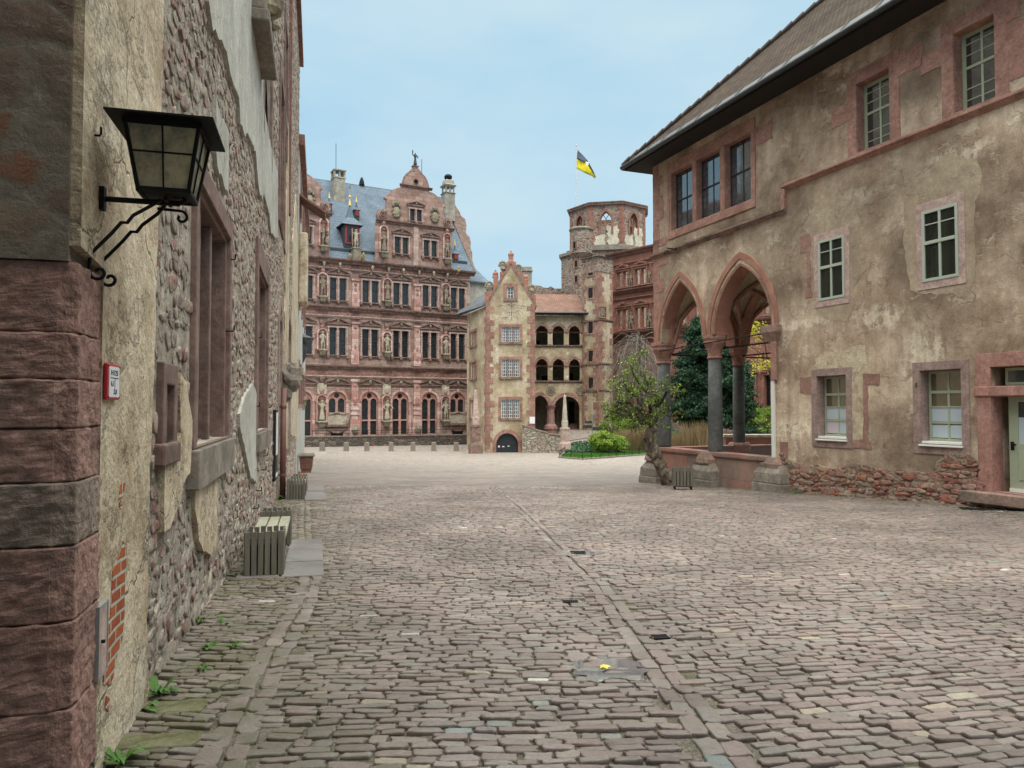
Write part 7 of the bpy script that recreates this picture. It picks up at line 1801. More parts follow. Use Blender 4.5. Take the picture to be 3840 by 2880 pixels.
for (xa, xb4, ysp, ytp) in ((585, 700, 1225, 1150), (745, 935, 1250, 1158)):
    a = (l3(xa, 1200)[0], l3(xb4, 1200)[0]); vsp, vtp_ = l3(800, ysp)[1], l3(800, ytp)[1]
    pts = [(a[0], vb3)] + arch(a[0], a[1], vsp, vtp_, 9) + [(a[1], vb3)]; hol.append(pts); gr.append((a, vsp, vtp_, vb3))
c = MB(); c.ext([(x0_, vb3), (x0_, vt3), (x1_ + .3, vt3), (x1_ + .3, vb3)], 0, .4, hol); c.build('wall', MT['plaster_f'], LG)
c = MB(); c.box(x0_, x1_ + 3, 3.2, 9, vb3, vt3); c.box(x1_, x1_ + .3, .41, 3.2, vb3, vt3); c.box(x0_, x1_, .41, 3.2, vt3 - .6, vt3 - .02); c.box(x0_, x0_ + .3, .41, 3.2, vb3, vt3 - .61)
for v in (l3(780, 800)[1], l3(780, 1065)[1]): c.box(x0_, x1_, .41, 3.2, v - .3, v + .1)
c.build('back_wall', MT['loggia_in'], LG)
for A_ in tiers:
    for (a, vsp, vtp_, vbt) in A_:
        q = arch(a[0], a[1], vsp, vtp_, 7); big_ = arch(a[0] - .26, a[1] + .26, vsp, vtp_ + .30, 7); c = MB(); c.ext(big_ + q[::-1], -.08, .42); c.build('arch_ring', MT['archred2'], LG)
        c = MB(); c.box(a[0], a[1], -.0, .3, vbt - .1, vbt + .03); c.tube([(a[0], .1, vsp + .02), (a[1], .1, vsp + .02)], .02, 5); c.build('parapet_rail', MT['pinkd'], LG)
    for i in range(4):
        u = (A_[0][0][0] - .17) if i == 0 else ((A_[i - 1][0][1] + (A_[i][0][0] if i < 3 else A_[i - 1][0][1] + .35)) / 2); vsp, vbt = A_[0][1], A_[0][3]
        c = MB(); c.lathe([(.24, vbt), (.26, vbt + .12), (.20, vbt + .16), (.17, vsp - .25), (.19, vsp - .22), (.25, vsp - .1), (.28, vsp)], u, .2, 12); c.build('column', MT['reddark2'], LG)
    v = A_[0][3]; cornice(v - .02, .16, .18, x0_, x1_ + .3, 'parapet_coping', 'pinkd', LG)
for (a, vsp, vtp_, vb) in gr:
    q = arch(a[0], a[1], vsp, vtp_, 9); big_ = arch(a[0] - .36, a[1] + .36, vsp, vtp_ + .38, 9); c = MB(); c.ext(big_ + q[::-1], -.08, .42); c.build('arch_ring', MT['archred2'], LG)
u = (gr[0][0][1] + gr[1][0][0]) / 2; vsp = gr[0][1]; c = MB(); c.lathe([(.62, vb3), (.62, vb3 + .95), (.72, vb3 + 1.1), (.66, vb3 + 1.4), (.42, vb3 + 1.6), (.36, vsp - .5), (.38, vsp - .4), (.5, vsp - .15), (.55, vsp)], u, .2, 12); c.build('column', MT['reddark2'], LG)
r = lg(738, 1232, 795, 1322); hwindow(None, r, 2, 3, 1, sur=.18, par=LG, frame_m='greywin', y=3.15)
r = lg(885, 1195, 930, 1400); c = MB(); c.box(r[0], r[1], 3.1, 3.2, r[2], r[3]); c.build('doorway', MT['dark'], LG)
r = lg(850, 1370, 930, 1400); c = MB()
for k in range(3): c.box(r[0] + .3 * k, r[1] + .2, 2.1 + .3 * k, 3.1, l3(900, 1400)[1] - .3, l3(900, 1400)[1] + .16 * (k + 1))
c.build('steps', MT['red'], LG)
for (x, y) in ((725, 1108), (945, 1110)):
    u, v = l3(x, y); c = MB(); c.ext([(u + .5 * math.cos(t) * (1.06 if k % 2 else .94), v + .58 * math.sin(t)) for k, t in enumerate([k * PI / 8 for k in range(16)])], -.10, 0); o = c.build('coat_of_arms', MT['shield'], LG, bevel=.04)
    c = MB(); rr = random.Random(6)
    for k in range(9): t = k * 2 * PI / 9; c.ball((u + .27 * math.cos(t), -.11, v + .3 * math.sin(t)), .11, 7, 1, .6, 1.2, jit=.25)
    c.ball((u, -.12, v), .17, 8, 1, .5, 1.3, jit=.2); c.build('carving', MT['statued'], o)
for (xa, ya, xb5, yb5) in ((615, 725, 660, 782), (745, 748, 780, 782), (885, 750, 915, 790), (680, 995, 750, 1045), (860, 975, 920, 1045)):
    r = lg(xa, ya, xb5, yb5); c = MB(); c.box(r[0], r[1], 3.1, 3.19, r[2], r[3]); c.build('inner_door', MT['dark'], LG)
ve = l3(790, 545)[1]; vr2 = l3(780, 402, 4.5)[1]
roof_mesh('roof', [[(x0_, -.7, ve), (l3(1000, 560, -.7)[0], -.7, ve), (l3(915, 410, 4.5)[0], 4.5, vr2), (x0_, 4.5, vr2)], [(l3(1000, 560, -.7)[0], -.7, ve), (l3(1000, 560, -.7)[0], 6, ve), (l3(915, 410, 4.5)[0], 4.5, vr2)]], MT['tile'], LG)
c = MB(); c.tube([(x0_, -.78, ve - .02), (l3(1000, 560, -.7)[0], -.78, ve - .02)], .09, 6); c.box(x0_, l3(995, 560, -.7)[0], -.65, 0, ve - .16, ve - .08); c.build('gutter', MT['lead'], LG)
c = MB(); c.box(x0_, l3(935, 500, 1.3)[0], 1.25, 1.4, l3(780, 505, 1.3)[1] - .0, l3(780, 505, 1.3)[1] + .25); c.build('snow_guard', MT['reddark'], LG)
# ruined battlement wall and chimney behind the loggia
FB = Fr(ray(1990, 1100).x / ray(1990, 1100).y * 82, 82, 1, .08)
bw = thing('ruined_wall', 'dark ruined rubble wall rising behind the loggia roof', 'wall', FB.M)
t0, t1 = FB.at(*Z3(585, 335))[1], FB.at(*Z3(900, 365))[1]; ub = FB.at(*Z3(915, 400))[0]
c = MB(); c.ext(ragged([(-1, 0), (-1, t0), (ub, t1), (ub, 0)], .12, .4, 4), 0, 1.0); c.build('masonry', MT['rubble_t'], bw)
r = FB.rect(*Z3(516, 195), *Z3(583, 335)); c = MB(); c.box(r[0], r[1], .2, 1.6, r[2] - 3, r[3]); c.box(r[0] - .1, r[1] + .1, .1, 1.7, r[3] - .5, r[3] - .35); c.build('chimney', MT['chim'], bw)
# ------------------------------------------------------------------ STAIR TOWER
ang = math.radians(42); cxn = ray(2246, 1500).x / ray(2246, 1500).y * 72.0; LT = 2.12
FS = Fr(cxn, 72.0, math.cos(ang), math.sin(ang)); SW = FS.at(2298, 1300)[0]
ST = thing('stair_tower', 'slender square stair tower of plaster and red quoins with small latticed windows', 'tower', FS.M)
FS2 = Fr(cxn - math.sin(ang) * LT, 72.0 + math.cos(ang) * LT, math.sin(ang), -math.cos(ang)); MS2 = FS.I @ FS2.M
def s5(x, y): return FS.at(*Z5(x, y))
def sr(x0, y0, x1, y1): a = Z5(x0, y0); b = Z5(x1, y1); return FS.rect(a[0], a[1], b[0], b[1])
stv = s5(400, 130)[1]; sb_ = EYE - 3.4
c = MB(); c.box(0, SW, 0, LT, sb_, stv); c.build('wall', MT['plaster_f'], ST)
c = MB(); rub = s5(400, 235)[1]; c.box(-.06, SW + .06, -.06, LT + .06, rub, stv + .1); c.build('upper_rubble', MT['rubble_t'], ST)
c = MB(); c.loft([(SW / 2 + .25, LT / 2 + .25, stv + .1), (SW / 2 + .1, LT / 2 + .1, stv + .16), (SW / 2 - .1, LT / 2 - .1, stv + .2)], SW / 2, LT / 2); c.build('tower_cap', MT['pinkd'], ST)
quoins(ST, None, -.01, sb_ + .6, rub, 1, .5, .85, .4, .7); quoins(ST, None, SW + .01, sb_ + .6, rub, -1, .15, .45, .4, .7); quoins(ST, MS2, LT + .01, sb_ + .6, rub, -1, .4, .75, .4, .7); quoins(ST, MS2, -.01, sb_ + .6, rub, 1, .25, .5, .4, .7)
for y in (588, 912, 1110):
    v = s5(400, y)[1]; cornice(v, .16, .14, -.1, SW + .1, 'string_course', 'pinkd', ST)
    m_ = MB(MS2); m_.box(-.1, LT + .05, -.12, 0, v - .14, v); m_.build('string_course', MT['pinkd'], ST)
wv = [(190, 262), (355, 430), (608, 690), (820, 900), (1018, 1098)]
for i, (a, b) in enumerate(wv):
    v0, v1 = FS2.at(*Z5(328, b))[1], FS2.at(*Z5(328, a))[1]; r = (2.4 - 1.25, 2.4 - .45, v0, v1); r = (FS2.at(*Z5(312, 700))[0], FS2.at(*Z5(346, 700))[0], v0, v1)
    m_ = MB(MS2); m_.ext([(r[0] - .2, v0 - .15), (r[0] - .2, v1 + .2), (r[1] + .2, v1 + .2), (r[1] + .2, v0 - .15)], -.07, 0, [rpts(r)], back=False); o = m_.build('window', MT['quoin'], ST)
    m_ = MB(MS2); m_.box(r[0], r[1], -.02, -.01, v0, v1); m_.build('pane', MT['glass'], o)
    m_ = MB(MS2)
    for k in range(1, 4): x = r[0] + (r[1] - r[0]) * k / 4; m_.box(x - .015, x + .015, -.05, -.03, v0, v1)
    for k in range(1, 6): z = v0 + (v1 - v0) * k / 6; m_.box(r[0], r[1], -.05, -.03, z - .015, z + .015)
    m_.build('lattice', MT['grille'], o)
r = sr(385, 500, 432, 572); c = MB(); c.ext([(r[0] - .1, r[2] - .1), (r[0] - .1, r[3] + .1), (r[1] + .1, r[3] + .1), (r[1] + .1, r[2] - .1)], -.12, 0, [rpts(r)], back=False); o = c.build('arms_frame', MT['quoin'], ST)
c = MB(); c.ball(((r[0] + r[1]) / 2, -.03, (r[2] + r[3]) / 2), .4, 10, 1, .3, 1.3, jit=.2); c.build('coat_of_arms', MT['statued'], o)
# ------------------------------------------------------------------ BELL TOWER
BD = 91.0; bc = onray(2280, 900, BD); 
BT = thing('bell_tower', 'ruined octagonal bell tower with pointed tracery windows', 'tower', Matrix.Translation((bc.x, bc.y, 0)) @ Matrix.Rotation(0, 4, 'Z'))
def zat(py, d=BD, px=2280): return onray(px, py, d).z
R1 = 147 * BD / FP / .99; zt1 = zat(772, BD - 4); zb1 = zat(932, BD - 4)
def vert(R, phi): a = math.radians(phi); return (R * math.sin(a), -R * math.cos(a))
for k in range(8):
    p0, p1 = vert(R1, -78 + 45 * k), vert(R1, -33 + 45 * k)
    d = Vector((p1[0] - p0[0], p1[1] - p0[1])); L_ = d.length; d.normalize()
    M = Matrix(((d.x, -d.y, 0, p0[0]), (d.y, d.x, 0, p0[1]), (0, 0, 1, 0), (0, 0, 0, 1)))
    cw = L_ / 2; w0, w1 = zat(840 if k != 2 else 850, BD - 4), zat(800, BD - 4); low = zat(877 if k != 1 else 882, BD - 4)
    a = [(cw - .62, low)] + arch(cw - .62, cw + .62, w1 - .9, w1 + .1, 7) + [(cw + .62, low)]
    c = MB(M); c.ext([(0, zb1 - .5), (0, zt1), (L_, zt1), (L_, zb1 - .5)], 0, .8, [a]); o = c.build('wall', MT['rubble_t'], BT)
    c = MB(M); bg_ = [(cw - .86, low)] + arch(cw - .86, cw + .86, w1 - .9, w1 + .42, 7) + [(cw + .86, low)]; c.ext(bg_ + a[::-1], -.08, .3); s_ = c.build('window', MT['quoin2'], BT)
    c = MB(M); c.box(cw - .06, cw + .06, .15, .3, low, w1 - .7); c.tube([(cw, .22, w1 - .75), (cw - .3, .22, w1 - .3), (cw - .38, .22, w1 - .12)], .05, 5); c.tube([(cw, .22, w1 - .75), (cw + .3, .22, w1 - .3), (cw + .38, .22, w1 - .12)], .05, 5); c.box(cw - .62, cw + .62, .17, .28, w1 - 1.5, w1 - 1.4); c.build('tracery', MT['quoin2'], s_)
    c = MB(M)
    v = zb1; j = 0
    while v < zt1 - .3: h = .55; w = .3 if j % 2 else .5; c.box(-.03, w, -.05, .1, v, v + h); c.box(L_ - w, L_ + .03, -.05, .1, v, v + h); v += h + .02; j += 1
    c.build('quoin', MT['quoin2'], BT)
    # pale plaster remains
    if k in (0, 1, 2):
        for (q0, q1, e0, e1, sd2) in ((.15 * L_, .45 * L_, zb1, zb1 + 1.5, 1), (.55 * L_, .9 * L_, zb1 - .2, zb1 + 2.6, 2), (.3 * L_, .75 * L_, w1 + .5, w1 + .95, 3)):
            c = MB(M); c.ext(ragged([(q0, e0), (q0, e1), (q1, e1), (q1, e0)], .16, .3, sd2 + 3 * k), -.03, 0, back=False) if e1 < zt1 else None
            if c.v: c.build('plaster_patch', MT['plaster_f2'], BT)
c = MB()
def octring(c, Ra, Rb, z0, z1):
    vs = []
    for (R, z) in ((Ra, z0), (Rb, z0), (Rb, z1), (Ra, z1)): vs += [(*vert(R, -78 + 45 * k), z) for k in range(8)]
    c.add(vs, [(a * 8 + k, a * 8 + (k + 1) % 8, ((a + 1) % 4) * 8 + (k + 1) % 8, ((a + 1) % 4) * 8 + k) for a in range(4) for k in range(8)])
octring(c, R1 - .9, R1 + .32, zt1, zt1 + .22); octring(c, R1 - .85, R1 + .42, zt1 + .221, zt1 + .32); c.build('coping', MT['pinkd'], BT)
R2 = 183 * BD / FP; zl = zat(945, BD - 4.5)
c = MB(); vs = [(*vert(R2, -78 + 45 * k), z) for z in (0, zl) for k in range(8)]; c.add(vs, [(k, (k + 1) % 8, (k + 1) % 8 + 8, k + 8) for k in range(8)] + [tuple(range(8)), tuple(range(8, 16))]); c.build('lower_drum', MT['rubble_t'], BT)
c = MB(); octring(c, R1 - .5, R2 + .3, zl, zl + .35); octring(c, R1 - .4, R1 + .5, zl + .351, zl + .8); c.build('ledge', MT['greystone'], BT)
tc_ = onray(2179, 900, 79.5); tz0, tz1 = zat(1085, 79), zat(862, 79)
RT = thing('round_turret', 'small round rubble turret clinging to the left of the bell tower', 'tower', Matrix.Translation((tc_.x, tc_.y, 0)))
c = MB(); rT = 41 * 79.5 / FP; zc = zat(948, 79); c.lathe([(rT * .75, tz0 - 6), (rT * .75, zc - .6), (rT * 1.12, zc - .1), (rT * 1.12, zc), (rT, zc + .05), (rT, tz1)], n=20); c.build('wall', MT['rubble_t'], RT, smooth=False)
c = MB(); c.lathe([(rT * 1.1, tz1), (rT * 1.12, tz1 + .14), (rT * .9, tz1 + .3), (.2, tz1 + .45)], n=20); c.build('cap', MT['greystone'], RT)
for (px, py) in ((2152, 922), (2143, 990), (2145, 1047)):
    c = MB(); z = zat(py, 79); a = math.radians(-40); R_ = rT * (1.0 if py < 945 else .75); M = Matrix.Translation((R_ * math.sin(a), -R_ * math.cos(a), z)) @ Matrix.Rotation(a, 4, 'Z'); c.M = M; c.box(-.22, .22, -.08, .1, -.45, .45); o = c.build('slit_window', MT['quoin2'], RT); c = MB(M); c.box(-.13, .13, -.1, .05, -.33, .33); c.build('opening', MT['dark'], o)
# flag
fd = BD + 1; 
FLG = thing('flagpole', 'white flagpole on the bell tower flying a black and yellow flag', 'flagpole', Matrix.Translation(onray(2160, 790, fd)))
fb = onray(2160, 790, fd)
ft = onray(2161, 545, fd) - fb; c = MB(); c.tube([(0, 0, -1.5), tuple(ft)], [.07, .045], 8); c.ball(tuple(ft), .1, 8); c.build('pole', MT['steel2'], FLG)
def fp(x, y, dy=0): p = onray(2050 + .3014 * x, 500 + .3014 * y, fd + dy) - fb; return tuple(p)
TL = [(385, 205), (440, 262), (500, 325), (545, 400), (580, 470), (610, 545)]; BL = [(376, 440), (420, 462), (470, 492), (525, 515), (565, 532), (600, 560)]
ML_ = [(374, 320), (430, 340), (490, 362), (540, 425), (572, 488), (606, 552)]
def strip_mesh(A_, B_, n0, mat, name, sub=4):
    c = MB(); dz = [0, .25, -.1, .3, -.05, .1]
    k = len(A_); vs = []
    for i in range(k):
        for j in range(sub + 1):
            t = j / sub; vs.append(fp(A_[i][0] * (1 - t) + B_[i][0] * t, A_[i][1] * (1 - t) + B_[i][1] * t, dz[i] + .12 * math.sin(3 * t + i)))
    fs = [(i * (sub + 1) + j, (i + 1) * (sub + 1) + j, (i + 1) * (sub + 1) + j + 1, i * (sub + 1) + j + 1) for i in range(k - 1) for j in range(sub)]
    c.add(vs, fs); o = c.build(name, MT[mat], FLG, smooth=True); sm = o.modifiers.new('thick', 'SOLIDIFY'); sm.thickness = .03; return o
strip_mesh(TL[:3], ML_[:3], 0, 'flaggrey', 'black_stripe'); strip_mesh(TL[2:], ML_[2:], 0, 'flagblack', 'black_stripe'); strip_mesh(ML_, BL, 0, 'flagyellow', 'yellow_stripe')
c = MB(); p = Vector(fp(503, 375, -.5)); 
for (a, b, r) in ((0, 0, .16), (.12, .14, .1), (-.1, .16, .1), (.02, -.2, .12), (.14, -.1, .08)): c.ball((p.x + a, p.y, p.z + b), r, 8, 1, .15, 1, jit=.2)
c.build('crest', MT['signwhite'], FLG)
# ------------------------------------------------------------------ RUINED RED PALACE WING
FO = Fr(10.97, 80, .84, -1)
RO = thing('ruined_palace_facade', 'roofless red sandstone palace front with carved windows open to the sky', 'palace', FO.M)
def o5(x, y, off=0): return FO.at(*Z5(x, y), off)
UO1 = 34.0
vto = (FO.at(2297, 958)[1] + FO.at(2448, 922)[1]) / 2; vob = EYE - 3.6
m1 = (o5(490, 385)[1] + o5(780, 340)[1]) / 2; m2 = (o5(480, 692)[1] + o5(770, 668)[1]) / 2
pit = o5(700, 270)[0] - o5(567, 290)[0]; ub0 = o5(567, 290)[0]
U_v = ((o5(567, 345)[1] + o5(700, 322)[1]) / 2, (o5(567, 240)[1] + o5(700, 213)[1]) / 2)
M_v = ((o5(567, 662)[1] + o5(700, 645)[1]) / 2, (o5(567, 522)[1] + o5(700, 500)[1]) / 2)
G_v = (EYE - .4, EYE + 2.9)
nb = int((UO1 - ub0) / pit); hol = []; wp = []
for k in range(nb):
    b = ub0 + k * pit
    for (v0, v1) in (U_v, M_v, G_v):
        for s in (-1, 1): q = (b + s * .42 - .30, b + s * .42 + .30, v0, v1); hol.append(rpts(q))
        wp.append((b, v0, v1))
c = MB(); c.ext([(-.5, vob), (-.5, vto), (UO1, vto), (UO1, vob)], 0, .3, hol); c.build('wall', MT['ashlar_o'], RO)
c = MB(); c.box(-.5, UO1, 5, 5.6, vob, vto - 1.5); c.build('rear_wall', MT['plaster_f2'], RO)
c = MB(); c.box(-.5, UO1, .31, .36, G_v[0], G_v[1]); c.build('pane', MT['glass'], RO)
for (v, h, d) in ((vto + .1, .5, .55), (m1, .4, .5), (m2, .5, .6), (EYE - 1.0, .4, .4)): cornice(v, h, d, -.6, UO1, 'cornice', 'reddark', RO)
for v in (vto - 1.2, m1 - .9, m2 - .9): cornice(v, .2, .2, -.6, UO1, 'architrave', 'quoin2', RO)
for (b, v0, v1) in wp:
    c = MB()
    for x in (-.82, 0, .82): c.box(b + x - .1, b + x + .1, -.16, 0, v0 - .1, v1 + .05)
    c.box(b - 1.0, b + 1.0, -.22, 0, v1 + .05, v1 + .3); c.box(b - 1.05, b + 1.05, -.3, 0, v0 - .25, v0 - .1); c.box(b - 1.1, b + 1.1, -.34, 0, v1 + .3, v1 + .4)
    o = c.build('window', MT['quoin2'], RO)
    c = MB()
    if v1 < EYE + 4:
        c.ext([(b - 1.1, v1 + .42), (b, v1 + 1.3), (b + 1.1, v1 + .42)], -.15, 0)
    for k in range(6): c.ball((b - .7 + k * .28, -.15, v1 + .55 + .22 * (1 - abs(k - 2.5) / 2.5)), .16, 7, 1, .6, 1, jit=.3)
    c.build('carved_crest', MT['carvedred'], o)
for k in range(nb):
    n = ub0 + (k + .5) * pit
    for ti, (v0, v1) in enumerate((U_v, M_v, G_v)):
        c = MB(); c.box(n - .42, n - .28, -.2, 0, v0 - .3, v1 + .3); c.box(n + .28, n + .42, -.2, 0, v0 - .3, v1 + .3); c.box(n - .2, n + .2, -.32, 0, v0 - .5, v0 - .25); o = c.build('niche', MT['quoin2'], RO)
        if k < (2 if ti < 2 else 0) or (k > 4 and ti == 2 and k < 8):
            names = {(0, 0): 'weathered statue in the top niche of the red ruined facade', (0, 1): 'second weathered statue in the top row of the red ruined facade beside the range', (1, 0): 'weathered statue in the middle niche of the red ruined facade', (1, 1): 'second weathered statue in the middle row of the red ruined facade beside the range'}
            lb = names.get((ti, k), None)
            if lb: statue(FO.M, n, -.24, v0 - .22, (v1 - v0) * .92, lb, 'statued', armR='hip', armL='fwd', group='statues of the ruined red facade')
c = MB(); c.box(-.5, UO1, -.45, 0, vob, EYE - 1.35); c.build('plinth', MT['rubble_w2'], RO)
# ------------------------------------------------------------------ GARDEN
def poly_lawn(pts, lift, name, mat, n=44):
    xs_ = [p[0] for p in pts]; ys_ = [p[1] for p in pts]; X = np.linspace(min(xs_), max(xs_), n); Y = np.linspace(min(ys_), max(ys_), n)
    def inside(x, y):
        k = False; j = len(pts) - 1
        for i in range(len(pts)):
            if (pts[i][1] > y) != (pts[j][1] > y) and x < (pts[j][0] - pts[i][0]) * (y - pts[i][1]) / (pts[j][1] - pts[i][1]) + pts[i][0]: k = not k
            j = i
        return k
    vs = [(x, y, float(gzn(np.array(x), np.array(y))) + lift(x, y)) for y in Y for x in X]
    fs = [(j * n + i, j * n + i + 1, (j + 1) * n + i + 1, (j + 1) * n + i) for j in range(n - 1) for i in range(n - 1) if inside((X[i] + X[i + 1]) / 2, (Y[j] + Y[j + 1]) / 2)]
    me = bpy.data.meshes.new(name); me.from_pydata(vs, [], fs); me.materials.append(mat); bm = bmesh.new(); bm.from_mesh(me); bmesh.ops.delete(bm, geom=[v for v in bm.verts if not v.link_faces], context='VERTS'); bm.to_mesh(me); bm.free()
    o = bpy.data.objects.new(name, me); C.objects.link(o); return o, inside
def leaf_mesh(P, size, name, mat, parent=None, nrm_up=.3, aspect=1.8, seed=1, shade=None, tri=False, vert=False):
    """P: (n,3) points; one small leaf face each"""
    r_ = np.random.default_rng(seed); P = np.asarray(P, float); n = len(P)
    a = r_.normal(0, 1, (n, 3)); a /= np.linalg.norm(a, axis=1, keepdims=True)
    if vert: a = a * .35 + np.array([0, 0, 1.0]); a /= np.linalg.norm(a, axis=1, keepdims=True)
    b = np.cross(a, r_.normal(0, 1, (n, 3))); b /= np.linalg.norm(b, axis=1, keepdims=True)
    s = size * r_.uniform(.6, 1.3, (n, 1)); L = a * s * aspect / 2; Wd = b * s / 2
    if tri: V_ = np.stack([P - Wd * .5, P + Wd * .5, P + L * 2], 1); k = 3
    else: V_ = np.stack([P - L, P + Wd, P + L, P - Wd], 1); k = 4
    me = bpy.data.meshes.new(name); me.vertices.add(n * k); me.vertices.foreach_set('co', V_.reshape(-1)); me.loops.add(n * k); me.loops.foreach_set('vertex_index', np.arange(n * k)); me.polygons.add(n); me.polygons.foreach_set('loop_start', np.arange(n) * k); me.update(calc_edges=True)
    col = r_.uniform(0, 1, n) if shade is None else np.clip(shade + r_.normal(0, .18, n), 0, 1)
    at_ = me.attributes.new('col', 'FLOAT', 'POINT'); at_.data.foreach_set('value', np.repeat(col, k)); me.materials.append(mat)
    o = bpy.data.objects.new(name, me); C.objects.link(o); o.parent = parent; return o
# planted bed
A0 = [gpt(2100, 1717), gpt(2187, 1724), gpt(2427, 1706)]
A0 = [(p[0], p[1]) for p in A0]
far_ = [(24, 61), (17, 68.5), (10.5, 75), gpt(2217, 1664)[:2], gpt(2131, 1676)[:2]]
bed = A0 + [(16, 57.5)] + far_
def lift(x, y): return .05
o, ins = poly_lawn(bed, lift, 'garden_soil', MT['soil'], 60); o['kind'] = 'structure'
rg = np.random.default_rng(5)
def scatter(n, test, x0=3, x1=24, y0=46, y1=76):
    X = rg.uniform(x0, x1, n); Y = rg.uniform(y0, y1, n); return [(x, y) for x, y in zip(X, Y) if ins(x, y) and test(x, y)]
ey_ = lambda x: float(np.interp(x, [A0[0][0], A0[1][0], A0[2][0], 16], [A0[0][1], A0[1][1], A0[2][1], 57.5]))
def edge_d(x, y): return y - ey_(x)
grass = scatter(150000, lambda x, y: .8 < edge_d(x, y) < 6.5)
P = [(x, y, gz(x, y) + lift(x, y)) for x, y in grass]
o, _ = poly_lawn([p for p in bed], lambda x, y: lift(x, y) + (.02 if .7 < edge_d(x, y) < 6.6 else -.05), 'lawn', MT['lawnbase'], 60); o['kind'] = 'structure'
o = leaf_mesh(P, .10, 'grass', MT['lawn'], None, vert=True, tri=True, aspect=1.3); tag(o, 'short bright green lawn in the garden bed', 'grass', kind='stuff')
iv = scatter(60000, lambda x, y: 6.2 < edge_d(x, y) < 14)
P = [(x, y, gz(x, y) + lift(x, y) + rg.uniform(.0, .32)) for x, y in iv]; o = leaf_mesh(P, .16, 'ground_cover', MT['ivy'], None, aspect=1.2); tag(o, 'dark bluish green ground cover behind the lawn', 'ground cover', kind='stuff')
# low railing round the bed
rp = [gpt(2217, 1664)[:2], gpt(2131, 1676)[:2]] + [(a[0] - .05, a[1] - .1) for a in A0] + [(16, 57.3)]
rl_ = thing('garden_railing', 'low thin dark metal railing round the lawn', 'railing')
def along(pts, step):
    out = []
    for (a, b) in zip(pts, pts[1:]):
        L_ = math.hypot(b[0] - a[0], b[1] - a[1]); n = max(1, round(L_ / step))
        for i in range(n): t = i / n; out.append((a[0] + (b[0] - a[0]) * t, a[1] + (b[1] - a[1]) * t))
    return out + [pts[-1]]
rpp = along(rp, 1.15); hr_ = .52
for (x, y) in rpp: c = MB(); c.tube([(x, y, gz(x, y) - .1), (x, y, gz(x, y) + hr_)], .02, 5); c.build('post', MT['iron'], rl_)
c = MB(); c.tube([(x, y, gz(x, y) + hr_) for x, y in rpp], .022, 5); c.build('top_rail', MT['iron'], rl_); c = MB(); c.tube([(x, y, gz(x, y) + .28) for x, y in rpp], .012, 5); c.build('lower_rail', MT['iron'], rl_)
c = MB()
for (a, b) in zip(rp[1:], rp[2:]):
    d = Vector((b[0] - a[0], b[1] - a[1])).normalized(); n_ = Vector((-d.y, d.x)) * .09; z0, z1 = gz(*a), gz(*b)
    c.add([(a[0] - n_.x, a[1] - n_.y, z0 - .2), (b[0] - n_.x, b[1] - n_.y, z1 - .2), (b[0] + n_.x, b[1] + n_.y, z1 - .2), (a[0] + n_.x, a[1] + n_.y, z0 - .2), (a[0] - n_.x, a[1] - n_.y, z0 + .10), (b[0] - n_.x, b[1] - n_.y, z1 + .10), (b[0] + n_.x, b[1] + n_.y, z1 + .10), (a[0] + n_.x, a[1] + n_.y, z0 + .10)], BF)
o = c.build('kerb', MT['greystone'], None); o['kind'] = 'structure'
# sign post
p = gpt(2221, 1684); sp = thing('direction_sign', 'slim grey finger post with three small plates beside the lawn', 'signpost', Matrix.Translation((p[0], p[1] , p[2])))
zt_ = onray(2221, 1552, p[1]).z - p[2]; c = MB(); c.tube([(0, 0, -.1), (0, 0, zt_)], .05, 8); c.ball((0, 0, zt_), .07, 8); c.build('pole', MT['steel'], sp)
for (a, b, y0, y1) in ((-.62, -.02, 1578, 1588), (-.78, -.02, 1594, 1606), (.02, .85, 1602, 1612)):
    z0, z1 = onray(2221, y1, p[1]).z - p[2], onray(2221, y0, p[1]).z - p[2]; c = MB(); c.box(a, b, -.07, -.05, z0, z1); c.build('plate', MT['slated'], sp, bevel=.005)
# ------------------------------------------------------------------ trees
def branch_tubes(mb, p, d, L_, r, lvl, rnd, tips, spread=.5, up=.1, seg=5, split=(2, 3), droop=0.0, minr=.006, wig=.25):
    pts = [p.copy()]; q = p.copy(); d = d.normalized()
    for i in range(seg):
        d = (d + Vector((rnd.gauss(0, wig), rnd.gauss(0, wig), rnd.gauss(0, wig * .7) + up - droop * i / seg)) * .5).normalized(); q = q + d * (L_ / seg); pts.append(q.copy())
        if lvl <= 2: tips.append(q.copy())
    mb.tube(pts, [max(minr, r * (1 - .5 * i / seg)) for i in range(seg + 1)], 6 if r > .03 else 4, caps=False)
    if lvl <= 0: return
    for k in range(rnd.randint(*split)):
        i = rnd.randint(max(1, seg - 3), seg); dd = (d + Vector((rnd.gauss(0, spread), rnd.gauss(0, spread), rnd.gauss(0, spread)))).normalized()
        branch_tubes(mb, pts[i], dd, L_ * rnd.uniform(.6, .85), r * .55, lvl - 1, rnd, tips, spread, up, seg, split, droop, minr, wig)
def R4(x, y): return 2200 + .6028 * x, 900 + .6028 * y
